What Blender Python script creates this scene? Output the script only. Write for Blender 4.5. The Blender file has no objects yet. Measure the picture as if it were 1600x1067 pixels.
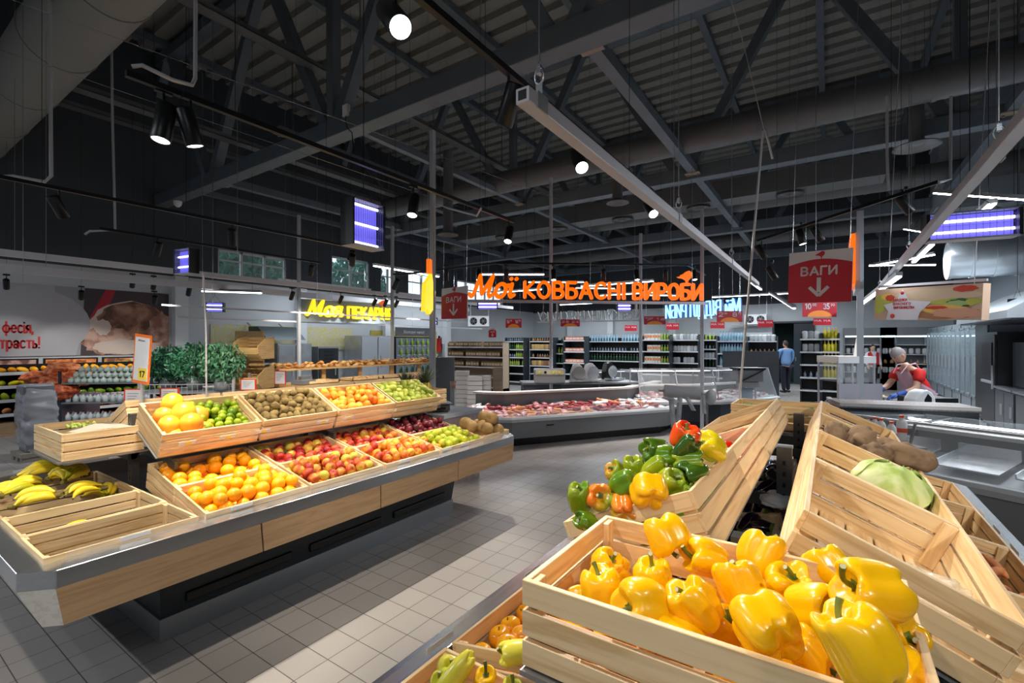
import bpy, math, random
from mathutils import Vector, Matrix, Euler, noise
random.seed(7)
PI = math.pi
SC = bpy.context.scene
COL = SC.collection
# ---------------------------------------------------------------- camera, world, exposure
CAMZ = 1.75
cam_d = bpy.data.cameras.new('camera'); cam = bpy.data.objects.new('camera', cam_d); COL.objects.link(cam)
cam.location = (0, 0, CAMZ); cam.rotation_euler = (PI/2, 0, math.radians(33.9))
cam_d.sensor_width = 36; cam_d.lens = 739.0/1600*36; cam_d.shift_y = 1.5/1600
cam_d.clip_start = 0.05; cam_d.clip_end = 200
SC.camera = cam
world = bpy.data.worlds.new('world'); SC.world = world; world.use_nodes = True
bg = world.node_tree.nodes['Background']; bg.inputs[0].default_value = (0.72, 0.86, 1.0, 1); bg.inputs[1].default_value = 1.6
SC.view_settings.view_transform = 'Standard'; SC.view_settings.look = 'None'
SC.view_settings.exposure = 0.25; SC.view_settings.gamma = 1; SC.view_settings.use_curve_mapping = False
F = 739.0; HY = 535.0; S_, C_ = math.sin(math.radians(33.9)), math.cos(math.radians(33.9))
def atz(px, py, z):
    d = F*(CAMZ-z)/(py-HY); r = (px-800)/F*d
    return Vector((-d*S_+r*C_, d*C_+r*S_, z))
def atd(px, py, d):
    r = (px-800)/F*d
    return Vector((-d*S_+r*C_, d*C_+r*S_, CAMZ-(py-HY)*d/F))
def aty(px, py, y):
    k = (px-800)/F; x = (k*y*C_-y*S_)/(C_+k*S_); d = -x*S_+y*C_
    return Vector((x, y, CAMZ-(py-HY)*d/F))
def atx(px, py, x):
    k = (px-800)/F; y = (-k*x*S_-x*C_)/(S_-k*C_); d = -x*S_+y*C_
    return Vector((x, y, CAMZ-(py-HY)*d/F))
# ---------------------------------------------------------------- fill lights: LED strips added to light the store (lamps built further down at the same places)
STRIPS = []
def area(loc, sx, sy, w, rz=0, color=(0.86, 0.93, 1.0)):
    l = bpy.data.lights.new('strip_fill_light', 'AREA'); l.shape = 'RECTANGLE'; l.size = sx; l.size_y = sy; l.energy = w; l.color = color
    o = bpy.data.objects.new('strip_fill_light', l); o.location = loc; o.rotation_euler = (0, 0, rz); COL.objects.link(o); return o
STRIP_SPEC = [ # x, y, z, half length, direction (0 = along Y, 1 = along X), watts
 (-12.9, 9.0, 3.5, 1.6, 0, 26), (-12.9, 13.5, 3.5, 1.6, 0, 36), (-9.6, 9.2, 3.7, 1.2, 0, 50),
 (-9.5, 14.2, 3.6, 1.2, 1, 80), (-5.6, 14.2, 3.6, 1.2, 1, 80), (-6.2, 17.4, 3.6, 1.3, 1, 85), (-9.6, 20.6, 3.6, 1.4, 1, 75), (-2.6, 20.6, 3.6, 1.4, 1, 85),
 (-2.0, 17.4, 3.6, 1.2, 0, 80), (1.6, 13.0, 3.6, 1.2, 0, 80), (1.4, 17.8, 3.6, 1.2, 0, 75), (1.7, 9.3, 3.5, 1.0, 0, 70), (2.3, 6.6, 3.6, 1.0, 0, 75),  # last strip added to brighten the deli counter
 (-5.0, -2.5, 4.2, 1.6, 1, 75), (1.0, -2.5, 4.2, 1.6, 1, 60), (-10.5, -1.5, 4.2, 1.6, 1, 90)]  # unseen strips behind the camera, added to fill the front
for (x, y, z, h, dr, w) in STRIP_SPEC:
    area((x, y, z-0.035), 2*h if dr else 0.07, 0.07 if dr else 2*h, w)
# ---------------------------------------------------------------- materials
MATS = {}
def mat(name, col, rough=0.5, metal=0.0, emit=None, estr=0, var=0.0, vscale=8, rnd=0.0, trans=0, ior=1.45, spec=0.5, alpha=1, coat=0, bump=0, stretch=(1, 1, 1), sss=0):
    if name in MATS: return MATS[name]
    m = bpy.data.materials.new(name); m.use_nodes = True; nt = m.node_tree; b = nt.nodes['Principled BSDF']
    c = (*col, 1); b.inputs['Base Color'].default_value = c; b.inputs['Roughness'].default_value = rough; b.inputs['Metallic'].default_value = metal
    b.inputs['Transmission Weight'].default_value = trans; b.inputs['IOR'].default_value = ior; b.inputs['Alpha'].default_value = alpha
    b.inputs['Coat Weight'].default_value = coat; b.inputs['Specular IOR Level'].default_value = spec
    if coat: b.inputs['Coat Roughness'].default_value = 0.08
    if sss: b.inputs['Subsurface Weight'].default_value = sss; b.inputs['Subsurface Radius'].default_value = (.02, .012, .004); b.inputs['Subsurface Scale'].default_value = 1.0
    if emit: b.inputs['Emission Color'].default_value = (*emit, 1); b.inputs['Emission Strength'].default_value = estr
    N = nt.nodes; L = nt.links
    if var or rnd or bump:
        tc = N.new('ShaderNodeTexCoord'); mp = N.new('ShaderNodeMapping'); mp.inputs['Scale'].default_value = stretch
        L.new(tc.outputs['Object'], mp.inputs[0])
        nz = N.new('ShaderNodeTexNoise'); nz.inputs['Scale'].default_value = vscale; nz.inputs['Detail'].default_value = 5; L.new(mp.outputs[0], nz.inputs['Vector'])
        if var or rnd:
            hs = N.new('ShaderNodeHueSaturation'); hs.inputs['Color'].default_value = c
            mr = N.new('ShaderNodeMapRange'); mr.inputs[1].default_value = .3; mr.inputs[2].default_value = .7; mr.inputs[3].default_value = 1-var; mr.inputs[4].default_value = 1+var
            L.new(nz.outputs['Fac'], mr.inputs[0])
            if rnd:
                oi = N.new('ShaderNodeObjectInfo'); m2 = N.new('ShaderNodeMapRange'); m2.inputs[3].default_value = 1-rnd; m2.inputs[4].default_value = 1+rnd
                L.new(oi.outputs['Random'], m2.inputs[0]); mu = N.new('ShaderNodeMath'); mu.operation = 'MULTIPLY'
                L.new(mr.outputs[0], mu.inputs[0]); L.new(m2.outputs[0], mu.inputs[1]); L.new(mu.outputs[0], hs.inputs['Value'])
                m3 = N.new('ShaderNodeMapRange'); m3.inputs[3].default_value = .5-rnd*.06; m3.inputs[4].default_value = .5+rnd*.06
                L.new(oi.outputs['Random'], m3.inputs[0]); L.new(m3.outputs[0], hs.inputs['Hue'])
            else: L.new(mr.outputs[0], hs.inputs['Value'])
            L.new(hs.outputs[0], b.inputs['Base Color'])
        if bump:
            bp = N.new('ShaderNodeBump'); bp.inputs['Strength'].default_value = bump; bp.inputs['Distance'].default_value = .004
            L.new(nz.outputs['Fac'], bp.inputs['Height']); L.new(bp.outputs[0], b.inputs['Normal'])
    MATS[name] = m; return m
def ramp_mat(name, stops, scale=5, rough=.4, stretch=(1, 1, 1), detail=3, rnd=.35, coat=0, bump=0, distort=0, spec=.5):
    """colour ramp over object-space noise, shifted per object"""
    if name in MATS: return MATS[name]
    m = bpy.data.materials.new(name); m.use_nodes = True; nt = m.node_tree; N = nt.nodes; L = nt.links; b = N['Principled BSDF']
    b.inputs['Roughness'].default_value = rough; b.inputs['Coat Weight'].default_value = coat; b.inputs['Specular IOR Level'].default_value = spec
    tc = N.new('ShaderNodeTexCoord'); mp = N.new('ShaderNodeMapping'); mp.inputs['Scale'].default_value = stretch
    oi = N.new('ShaderNodeObjectInfo'); cx = N.new('ShaderNodeCombineXYZ'); mul = N.new('ShaderNodeMath'); mul.operation = 'MULTIPLY'; mul.inputs[1].default_value = 37
    L.new(oi.outputs['Random'], mul.inputs[0]); L.new(mul.outputs[0], cx.inputs[0]); L.new(mul.outputs[0], cx.inputs[2]); L.new(cx.outputs[0], mp.inputs['Location'])
    L.new(tc.outputs['Object'], mp.inputs[0])
    nz = N.new('ShaderNodeTexNoise'); nz.inputs['Scale'].default_value = scale; nz.inputs['Detail'].default_value = detail; nz.inputs['Distortion'].default_value = distort
    L.new(mp.outputs[0], nz.inputs['Vector'])
    ad = N.new('ShaderNodeMath'); ad.operation = 'ADD'; m2 = N.new('ShaderNodeMapRange'); m2.inputs[3].default_value = -rnd/2; m2.inputs[4].default_value = rnd/2
    L.new(oi.outputs['Random'], m2.inputs[0]); L.new(nz.outputs['Fac'], ad.inputs[0]); L.new(m2.outputs[0], ad.inputs[1])
    cr = N.new('ShaderNodeValToRGB'); e = cr.color_ramp.elements
    while len(e) > 1: e.remove(e[-1])
    e[0].position = stops[0][0]; e[0].color = (*stops[0][1], 1)
    for p, c in stops[1:]:
        q = e.new(p); q.color = (*c, 1)
    L.new(ad.outputs[0], cr.inputs[0]); L.new(cr.outputs[0], b.inputs['Base Color'])
    if bump:
        bp = N.new('ShaderNodeBump'); bp.inputs['Strength'].default_value = bump; bp.inputs['Distance'].default_value = .002
        L.new(nz.outputs['Fac'], bp.inputs['Height']); L.new(bp.outputs[0], b.inputs['Normal'])
    MATS[name] = m; return m
def wood(name, ax, base=((.62, .40, .20), (.80, .58, .34)), ring=True):
    """pine: grain lines running along axis ax of the object"""
    if name in MATS: return MATS[name]
    m = bpy.data.materials.new(name); m.use_nodes = True; nt = m.node_tree; N = nt.nodes; L = nt.links; b = N['Principled BSDF']
    b.inputs['Roughness'].default_value = .5
    tc = N.new('ShaderNodeTexCoord'); mp = N.new('ShaderNodeMapping'); sc = [26, 26, 26]; sc[ax] = 1.6; mp.inputs['Scale'].default_value = sc
    oi = N.new('ShaderNodeObjectInfo'); mul = N.new('ShaderNodeMath'); mul.operation = 'MULTIPLY'; mul.inputs[1].default_value = 50
    cx = N.new('ShaderNodeCombineXYZ'); L.new(oi.outputs['Random'], mul.inputs[0])
    for i in range(3): L.new(mul.outputs[0], cx.inputs[i])
    L.new(cx.outputs[0], mp.inputs['Location']); L.new(tc.outputs['Object'], mp.inputs[0])
    nz = N.new('ShaderNodeTexNoise'); nz.inputs['Scale'].default_value = 1.0; nz.inputs['Detail'].default_value = 3; nz.inputs['Distortion'].default_value = .4; L.new(mp.outputs[0], nz.inputs['Vector'])
    m1 = N.new('ShaderNodeMath'); m1.operation = 'MULTIPLY'; m1.inputs[1].default_value = 7.0; L.new(nz.outputs['Fac'], m1.inputs[0])
    fr = N.new('ShaderNodeMath'); fr.operation = 'PINGPONG'; fr.inputs[1].default_value = 1.0; L.new(m1.outputs[0], fr.inputs[0])
    pw = N.new('ShaderNodeMath'); pw.operation = 'POWER'; pw.inputs[1].default_value = 1.8; L.new(fr.outputs[0], pw.inputs[0])
    mx = N.new('ShaderNodeMix'); mx.data_type = 'RGBA'; mx.inputs[6].default_value = (*base[1], 1); mx.inputs[7].default_value = (*base[0], 1)
    sm = N.new('ShaderNodeMath'); sm.operation = 'MULTIPLY'; sm.inputs[1].default_value = .75; L.new(pw.outputs[0], sm.inputs[0]); L.new(sm.outputs[0], mx.inputs[0])
    hs = N.new('ShaderNodeHueSaturation'); m2 = N.new('ShaderNodeMapRange'); m2.inputs[3].default_value = .86; m2.inputs[4].default_value = 1.1
    L.new(oi.outputs['Random'], m2.inputs[0]); L.new(m2.outputs[0], hs.inputs['Value']); L.new(mx.outputs[2], hs.inputs['Color']); L.new(hs.outputs[0], b.inputs['Base Color'])
    bp = N.new('ShaderNodeBump'); bp.inputs['Strength'].default_value = .15; bp.inputs['Distance'].default_value = .001; L.new(pw.outputs[0], bp.inputs['Height']); L.new(bp.outputs[0], b.inputs['Normal'])
    MATS[name] = m; return m
WX, WY, WZ = [wood('pine_'+'xyz'[i], i, ((.62, .37, .15), (.88, .66, .38))) for i in range(3)]
OAK = wood('oak_panel_y', 1, ((.30, .18, .09), (.40, .26, .145))); OAKX = wood('oak_panel_x', 0, ((.36, .27, .19), (.46, .36, .26))); PALEP = wood('pale_panel_x', 0, ((.36, .36, .34), (.46, .46, .44)))
STEEL = mat('brushed_steel', (.66, .69, .72), .24, .95, var=.05, vscale=3, stretch=(20, 2, 20))
KICK = mat('kick_steel', (.34, .37, .40), .34, .7)
SHELFSTEEL = mat('shelf_steel', (.34, .35, .36), .4, .8)
DARK = mat('charcoal_panel', (.022, .030, .038), .32)
BLACK = mat('matte_black', (.004, .005, .006), .35)
GREY = mat('counter_grey', (.17, .18, .19), .4)
BEAM = mat('steel_paint_slate', (.115, .140, .165), .5, var=.12, vscale=2)
DECK = mat('roof_deck_grey', (.24, .24, .22), .6)
DUCT = mat('duct_grey', (.13, .135, .14), .45, .2)
SILVER = mat('duct_silver', (.55, .60, .64), .35, .7)
WHITE = mat('white_plastic', (.75, .76, .78), .4)
PAPER = mat('paper_white', (.72, .74, .78), .7)
RED = mat('sign_red', (.50, .010, .025), .45); REDEDGE = mat('tag_red', (.75, .05, .03), .5)
ORANGE = mat('orange_letter', (1, .16, .01), .4, emit=(1, .17, .0), estr=.7)
YELLOWL = mat('yellow_letter', (1, .75, .02), .4, emit=(1, .72, .02), estr=.8)
LED = mat('led_diffuser', (1, 1, 1), .4, emit=(.88, .94, 1), estr=9)
LED2 = mat('led_diffuser_bright', (1, 1, 1), .4, emit=(.86, .93, 1), estr=26)
LAMPG = mat('lamp_reflector', (1, 1, 1), .2, emit=(1, .98, .94), estr=6)
UVL = mat('violet_tube', (.5, .5, 1), .4, emit=(.72, .72, 1), estr=3.0); UVP = mat('violet_panel', (.10, .09, .55), .3, emit=(.16, .14, .85), estr=.8)
RUB = mat('grey_rubber', (.05, .05, .055), .6)
def glassm(name, col=(.85, .92, .95), alpha=.18, rough=.05):
    return mat(name, col, rough, 0, alpha=alpha, spec=.8)
GLASS = glassm('clear_glass', alpha=.14); ACRYL = glassm('acrylic', (.9, .88, .85), .12, .1)
# ---------------------------------------------------------------- mesh builder
class MB:
    def __init__(s): s.v = []; s.f = []; s.m = []; s.sm = []
    def add(s, vs, fs, m=0, smooth=False):
        o = len(s.v); s.v += [tuple(v) for v in vs]
        for f in fs: s.f.append(tuple(o+i for i in f)); s.m.append(m); s.sm.append(smooth)
        return s
    def box(s, c, d, m=0, R=None):
        x, y, z = d[0]/2, d[1]/2, d[2]/2
        vs = [Vector((a*x, b*y, e*z)) for e in (-1, 1) for b in (-1, 1) for a in (-1, 1)]
        if R is not None: vs = [R @ v for v in vs]
        c = Vector(c)
        return s.add([v+c for v in vs], [(0, 2, 3, 1), (4, 5, 7, 6), (0, 1, 5, 4), (2, 6, 7, 3), (0, 4, 6, 2), (1, 3, 7, 5)], m)
    def bx(s, x0, x1, y0, y1, z0, z1, m=0): return s.box(((x0+x1)/2, (y0+y1)/2, (z0+z1)/2), (abs(x1-x0), abs(y1-y0), abs(z1-z0)), m)
    def bar(s, a, b, w, h=None, m=0, up=(0, 0, 1)):
        a, b = Vector(a), Vector(b); h = h or w; t = b-a; L = t.length
        if L < 1e-6: return s
        z = t/L; u = Vector(up)
        if abs(z.dot(u)) > .98: u = Vector((1, 0, 0))
        x = u.cross(z).normalized(); y = z.cross(x)
        R = Matrix((x, y, z)).transposed(); return s.box((a+b)/2, (w, h, L), m, R)
    def tube(s, pts, r, n=8, m=0, caps=True):
        pts = [Vector(p) for p in pts]; k = len(pts); rr = r if isinstance(r, (list, tuple)) else [r]*k
        vs = []; prev = None
        for i, p in enumerate(pts):
            t = (pts[min(i+1, k-1)]-pts[max(i-1, 0)]).normalized()
            if prev is None:
                u = Vector((0, 0, 1)) if abs(t.z) < .9 else Vector((1, 0, 0)); x = u.cross(t).normalized()
            else: x = (prev-t*prev.dot(t)).normalized()
            prev = x; y = t.cross(x)
            for j in range(n): a = 2*PI*j/n; vs.append(p+(x*math.cos(a)+y*math.sin(a))*rr[i])
        fs = [(i*n+j, i*n+(j+1) % n, (i+1)*n+(j+1) % n, (i+1)*n+j) for i in range(k-1) for j in range(n)]
        s.add(vs, fs, m, True)
        if caps: s.add([vs[j] for j in range(n)][::-1], [tuple(range(n))], m); s.add([vs[(k-1)*n+j] for j in range(n)], [tuple(range(n))], m)
        return s
    def cyl(s, c, r, h, n=20, m=0, r2=None):
        c = Vector(c); return s.tube([c, c+Vector((0, 0, h))], [r, r if r2 is None else r2], n, m)
    def lathe(s, prof, n=20, m=0, c=(0, 0, 0)):
        c = Vector(c); vs = [c+Vector((r*math.cos(2*PI*j/n), r*math.sin(2*PI*j/n), z)) for r, z in prof for j in range(n)]
        k = len(prof); return s.add(vs, [(i*n+j, i*n+(j+1) % n, (i+1)*n+(j+1) % n, (i+1)*n+j) for i in range(k-1) for j in range(n)], m, True)
    def poly(s, pts, m=0): return s.add(pts, [tuple(range(len(pts)))], m)
    def prism(s, pts, d, m=0):
        """closed outline pts (planar) extruded by vector d"""
        d = Vector(d); p = [Vector(q) for q in pts]; n = len(p)
        s.add(p+[q+d for q in p], [tuple(range(n))[::-1], tuple(range(n, 2*n))]+[(i, (i+1) % n, n+(i+1) % n, n+i) for i in range(n)], m); return s
    def mesh(s, name, mats):
        me = bpy.data.meshes.new(name); me.from_pydata(s.v, [], s.f)
        for m in (mats if isinstance(mats, (list, tuple)) else [mats]): me.materials.append(m)
        me.polygons.foreach_set('material_index', s.m); me.polygons.foreach_set('use_smooth', s.sm); me.update(); return me
    def obj(s, name, mats, parent=None, loc=None, rot=None, bevel=0, label=None):
        o = bpy.data.objects.new(name, s.mesh(name, mats)); COL.objects.link(o)
        if parent is not None: o.parent = parent
        if loc is not None: o.location = loc
        if rot is not None: o.rotation_euler = rot
        if bevel: md = o.modifiers.new('bevel', 'BEVEL'); md.width = bevel; md.segments = 2; md.limit_method = 'ANGLE'
        if label: o['label'] = label
        return o
def tag(o, label, cat, group=None, kind=None):
    o['label'] = label; o['category'] = cat
    if group: o['group'] = group
    if kind: o['kind'] = kind
    return o
def struct(o): o['kind'] = 'structure'; return o
def empty(name, loc=(0, 0, 0), rz=0):
    o = bpy.data.objects.new(name, None); o.empty_display_size = .1; o.location = loc; o.rotation_euler = (0, 0, rz); COL.objects.link(o); return o
def thing(name, label, cat, loc=(0, 0, 0), rz=0, group=None): return tag(empty(name, loc, rz), label, cat, group)
class Proto:
    def __init__(s, maker): s.maker = maker; s._r = None; s.used = False
    @property
    def root(s):
        if s._r is None: s._r = s.maker()
        return s._r
    def place(s, M, label, group, cat):
        if not s.used: r = s.root; s.used = True
        else:
            r = s.root.copy(); COL.objects.link(r)
            for ch in s.root.children:
                c = ch.copy(); COL.objects.link(c); c.parent = r
                for g in ch.children: d = g.copy(); COL.objects.link(d); d.parent = c
        loc, q, sc = M.decompose(); r.location = loc; r.rotation_mode = 'QUATERNION'; r.rotation_quaternion = q; r.scale = sc
        return tag(r, label, cat, group)
def rndrot(): return Euler((random.uniform(-PI, PI), random.uniform(-PI, PI), random.uniform(-PI, PI))).to_matrix().to_4x4()
def TM(loc, R=None, s=1.0): return Matrix.Translation(Vector(loc)) @ (R if R is not None else Matrix.Identity(4)) @ Matrix.Diagonal((s, s, s, 1))
def frame(o, xdir, zdir=(0, 0, 1)):
    """4x4 with x axis along xdir, z up-ish"""
    x = Vector(xdir).normalized(); z = Vector(zdir); y = z.cross(x).normalized(); z = x.cross(y)
    M = Matrix((x, y, z)).transposed().to_4x4(); M.translation = Vector(o); return M
# ---------------------------------------------------------------- lettering drawn as strokes (cap height 1)
def _a(cx, cy, rx, ry, a0, a1, n=9): return [(cx+rx*math.cos(math.radians(a0+(a1-a0)*k/n)), cy+ry*math.sin(math.radians(a0+(a1-a0)*k/n))) for k in range(n+1)]
_O = _a(.35, .5, .35, .5, 0, 360, 22); _o = _a(.25, .33, .25, .33, 0, 360, 16); _c = _a(.27, .33, .27, .33, 45, 315, 14)
_bow = lambda y0, y1, r, x=.3: [(0, y1), (x, y1)]+_a(x, (y0+y1)/2, r, (y1-y0)/2, 90, -90)+[(0, y0)]
GL_ = {
 'А': (.72, [[(0, 0), (.36, 1), (.72, 0)], [(.12, .33), (.60, .33)]]), 'Б': (.58, [[(.54, 1), (0, 1), (0, 0)], _bow(0, .58, .28)]), 'В': (.6, [[(0, 0), (0, 1)], _bow(.52, 1, .24), _bow(0, .52, .29)]), 'Г': (.5, [[(0, 0), (0, 1), (.5, 1)]]),
 'Д': (.72, [[(0, -.2), (0, 0), (.72, 0), (.72, -.2)], [(.1, 0), (.2, 1), (.62, 1), (.62, 0)]]), 'Е': (.52, [[(.52, 1), (0, 1), (0, 0), (.52, 0)], [(0, .52), (.45, .52)]]), 'З': (.55, [_a(.24, .76, .26, .24, 150, -90), _a(.24, .26, .30, .26, 90, -150)]),
 'И': (.64, [[(0, 1), (0, 0), (.64, 1), (.64, 0)]]), 'Й': (.64, [[(0, 1), (0, 0), (.64, 1), (.64, 0)], _a(.32, 1.25, .15, .1, 180, 360)]), 'І': (.14, [[(.07, 0), (.07, 1)]]), 'К': (.58, [[(0, 0), (0, 1)], [(.55, 1), (.05, .5), (.58, 0)]]), 'Л': (.64, [[(0, 0), (.1, .1), (.18, 1), (.64, 1), (.64, 0)]]),
 'М': (.8, [[(0, 0), (.04, 1), (.4, .2), (.76, 1), (.8, 0)]]), 'Н': (.62, [[(0, 0), (0, 1)], [(.62, 0), (.62, 1)], [(0, .52), (.62, .52)]]), 'О': (.7, [_O]), 'П': (.62, [[(0, 0), (0, 1), (.62, 1), (.62, 0)]]), 'Р': (.56, [[(0, 0), (0, 1)], _bow(.42, 1, .27)]),
 'С': (.62, [_a(.36, .5, .36, .5, 48, 312, 18)]), 'Т': (.6, [[(0, 1), (.6, 1)], [(.3, 1), (.3, 0)]]), 'У': (.62, [[(0, 1), (.32, .38)], [(.62, 1), (.25, .08), (.1, 0)]]), 'Ц': (.68, [[(0, 1), (0, 0), (.68, 0), (.68, -.2)], [(.6, 1), (.6, 0)]]), 'Я': (.58, [[(.58, 0), (.58, 1), (.28, 1)]+_a(.28, .72, .26, .28, 90, 270)+[(.58, .44)], [(.3, .44), (0, 0)]]),
 'Х': (.62, [[(0, 0), (.62, 1)], [(0, 1), (.62, 0)]]),
 'о': (.5, [_o]), 'ї': (.1, [[(.05, 0), (.05, .66)], [(-.08, .9), (-.08, .91)], [(.18, .9), (.18, .91)]]), 'і': (.02, [[(.01, 0), (.01, .66)], [(.01, .9), (.01, .91)]]), 'я': (.45, [[(.45, 0), (.45, .66), (.22, .66)]+_a(.22, .48, .2, .18, 90, 270)+[(.45, .30)], [(.24, .3), (0, 0)]]),
 'ф': (.7, [_a(.35, .33, .35, .33, 0, 360, 18), [(.35, -.25), (.35, .95)]]), 'е': (.5, [[(.02, .35), (.5, .35)]+_a(.26, .33, .25, .33, 10, 320, 14)]), 'с': (.46, [_c]), 'т': (.46, [[(0, .66), (.46, .66)], [(.23, .66), (.23, 0)]]), 'р': (.5, [[(0, -.28), (0, .66)], _o]), 'а': (.46, [[(.46, 0), (.46, .45)]+_a(.23, .43, .23, .23, 0, 160), _a(.2, .18, .2, .18, 0, 360, 12)]),
 'ь': (.4, [[(0, .66), (0, 0)], _bow(0, .38, .18, .2)]), 'н': (.44, [[(0, 0), (0, .66)], [(.44, 0), (.44, .66)], [(0, .34), (.44, .34)]]), 'п': (.44, [[(0, 0), (0, .66), (.44, .66), (.44, 0)]]), 'л': (.46, [[(0, 0), (.1, .1), (.14, .66), (.46, .66), (.46, 0)]]), 'д': (.5, [[(0, -.15), (0, 0), (.5, 0), (.5, -.15)], [(.08, 0), (.14, .66), (.43, .66), (.43, 0)]]), 'у': (.46, [[(0, .66), (.24, .1)], [(.46, .66), (.14, -.25), (.0, -.28)]]), 'б': (.5, [_o, [(0, .35), (.05, .8), (.45, .95)]]), 'к': (.4, [[(0, 0), (0, .66)], [(.38, .66), (.04, .33), (.4, 0)]]), 'й': (.44, [[(0, .66), (0, 0), (.44, .66), (.44, 0)], [(.14, .92), (.22, .85), (.3, .92)]]),
 '!': (.02, [[(.01, 1), (.01, .3)], [(.01, 0), (.01, .02)]]), ',': (.05, [[(.05, .05), (0, -.15)]]), '0': (.5, [_a(.25, .5, .25, .5, 0, 360, 18)]), '1': (.25, [[(0, .8), (.22, 1), (.22, 0)]]), '2': (.5, [_a(.25, .73, .24, .27, 160, -20)+[(0, 0), (.5, 0)]]), '3': (.5, [_a(.22, .76, .24, .24, 150, -90), _a(.22, .26, .27, .26, 90, -150)]), '4': (.5, [[(.38, 0), (.38, 1), (0, .3), (.5, .3)]]), '5': (.5, [[(.45, 1), (.06, 1), (.03, .55)]+_a(.2, .31, .28, .31, 110, -140)]), '6': (.5, [[(.4, 1), (.05, .45)]+_a(.25, .28, .24, .28, 160, -200, 16)]), '7': (.5, [[(0, 1), (.5, 1), (.15, 0)]]), '8': (.5, [_a(.25, .76, .21, .24, 0, 360, 14), _a(.25, .27, .25, .27, 0, 360, 14)]), '9': (.5, [[(.1, 0), (.45, .55)]+_a(.25, .72, .24, .28, -20, 340, 16)])}
SCRIPT = {'М': (1.05, [[(-.12, .12), (0, 0), (.1, .1), (.22, 1), (.5, .12), (.86, 1), (.82, .15), (.92, 0), (1.05, .12)]]), 'о': (.55, [_a(.27, .30, .25, .32, 60, 420, 18), [(.4, .55), (.52, .5), (.6, .56)]]), 'ї': (.3, [[(.02, .5), (.12, .62), (.12, .1), (.2, 0), (.34, .1)], [(.02, .86), (.03, .87)], [(.28, .86), (.29, .87)]]), 'я': (.6, [[(.48, .62), (.46, .1), (.54, 0), (.66, .1)], [(.48, .62), (.25, .64)]+_a(.24, .46, .18, .17, 90, 270)+[(.46, .3)], [(.3, .3), (.1, 0), (-.05, .05)]]), 'й': (.6, [[(.05, .62), (.03, .1), (.12, 0), (.4, .62), (.42, .1), (.5, 0), (.6, .1)], [(.16, .9), (.24, .82), (.33, .9)]])}
def text_obj(body, size, m, name, parent=None, M=None, ext=.01, shear=0, off=0.0, align='LEFT', width=None, weight=None, script=False, cap=.72):
    """upright lettering: x to the right, z up, front towards -y; size = line size, cap height = .72 * size"""
    hgt = size*cap; wt = (weight or .17)*hgt; gap = (.10+(weight or .17)*1.0) if not script else .10; pen = 0; strokes = []; gl = dict(GL_)
    if script: gl.update(SCRIPT)
    for ch in body:
        if ch == ' ': pen += .45; continue
        w, ps = gl[ch]; strokes += [[(x+pen+shear*y*.6, y) for x, y in p] for p in ps]; pen += w+gap
    xs = [x for p in strokes for x, y in p]; x0, x1 = min(xs), max(xs); kx = hgt if not width else (width-wt)/max(1e-6, x1-x0); mb = MB(); q = 0
    for p in strokes:
        P = [Vector(((x-x0)*kx+wt/2, 0, y*(hgt-wt)+wt/2)) for x, y in p]
        for a, b in zip(P, P[1:]):
            if (b-a).length > 1e-5: mb.bar(a, b, 2*ext, wt*.92, up=(0, 1, 0)) if False else mb.bar(a, b, wt, 2*ext, up=(0, 1, 0))
        for c in P: mb.prism([(c.x+wt/2*math.cos(PI*k/4+.39), -ext*1.004, c.z+wt/2*math.sin(PI*k/4+.39)) for k in range(8)], (0, 2*ext*1.004, 0))
    o = mb.obj(name, m)
    if parent is not None: o.parent = parent
    if M is not None: o.matrix_local = M
    return o
# ================================================================ the setting
def floor_mat():
    m = bpy.data.materials.new('floor_tiles'); m.use_nodes = True; nt = m.node_tree; N = nt.nodes; L = nt.links; b = N['Principled BSDF']
    tc = N.new('ShaderNodeTexCoord'); mp = N.new('ShaderNodeMapping'); mp.inputs['Location'].default_value = (.1, 0, 0); L.new(tc.outputs['Object'], mp.inputs[0])
    br = N.new('ShaderNodeTexBrick'); br.offset = 0; br.squash = 1; br.inputs['Scale'].default_value = 1; br.inputs['Brick Width'].default_value = .2; br.inputs['Row Height'].default_value = .2
    br.inputs['Mortar Size'].default_value = .0028; br.inputs['Mortar Smooth'].default_value = .2; br.inputs['Bias'].default_value = 0
    br.inputs['Color1'].default_value = (.300, .280, .265, 1); br.inputs['Color2'].default_value = (.335, .315, .298, 1); br.inputs['Mortar'].default_value = (.075, .065, .06, 1)
    L.new(mp.outputs[0], br.inputs['Vector'])
    nz = N.new('ShaderNodeTexNoise'); nz.inputs['Scale'].default_value = 1.3; nz.inputs['Detail'].default_value = 4; L.new(tc.outputs['Object'], nz.inputs[0])
    mr = N.new('ShaderNodeMapRange'); mr.inputs[3].default_value = .28; mr.inputs[4].default_value = .46; L.new(nz.outputs['Fac'], mr.inputs[0]); L.new(mr.outputs[0], b.inputs['Roughness'])
    L.new(br.outputs['Color'], b.inputs['Base Color'])
    bp = N.new('ShaderNodeBump'); bp.inputs['Strength'].default_value = .4; bp.inputs['Distance'].default_value = .002; bp.invert = True; L.new(br.outputs['Fac'], bp.inputs['Height']); L.new(bp.outputs[0], b.inputs['Normal'])
    return m
XL, XR, YB, YF, ZD = -14.0, 3.7, 23.0, -6.0, 8.95
struct(MB().bx(XL, XR, YF, YB, -.1, 0).obj('floor', floor_mat()))
WALLM = mat('wall_paint_pale', (.50, .53, .56), .7, var=.03, vscale=1); WALLD = mat('wall_paint_dark', (.055, .065, .075), .7)
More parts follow.
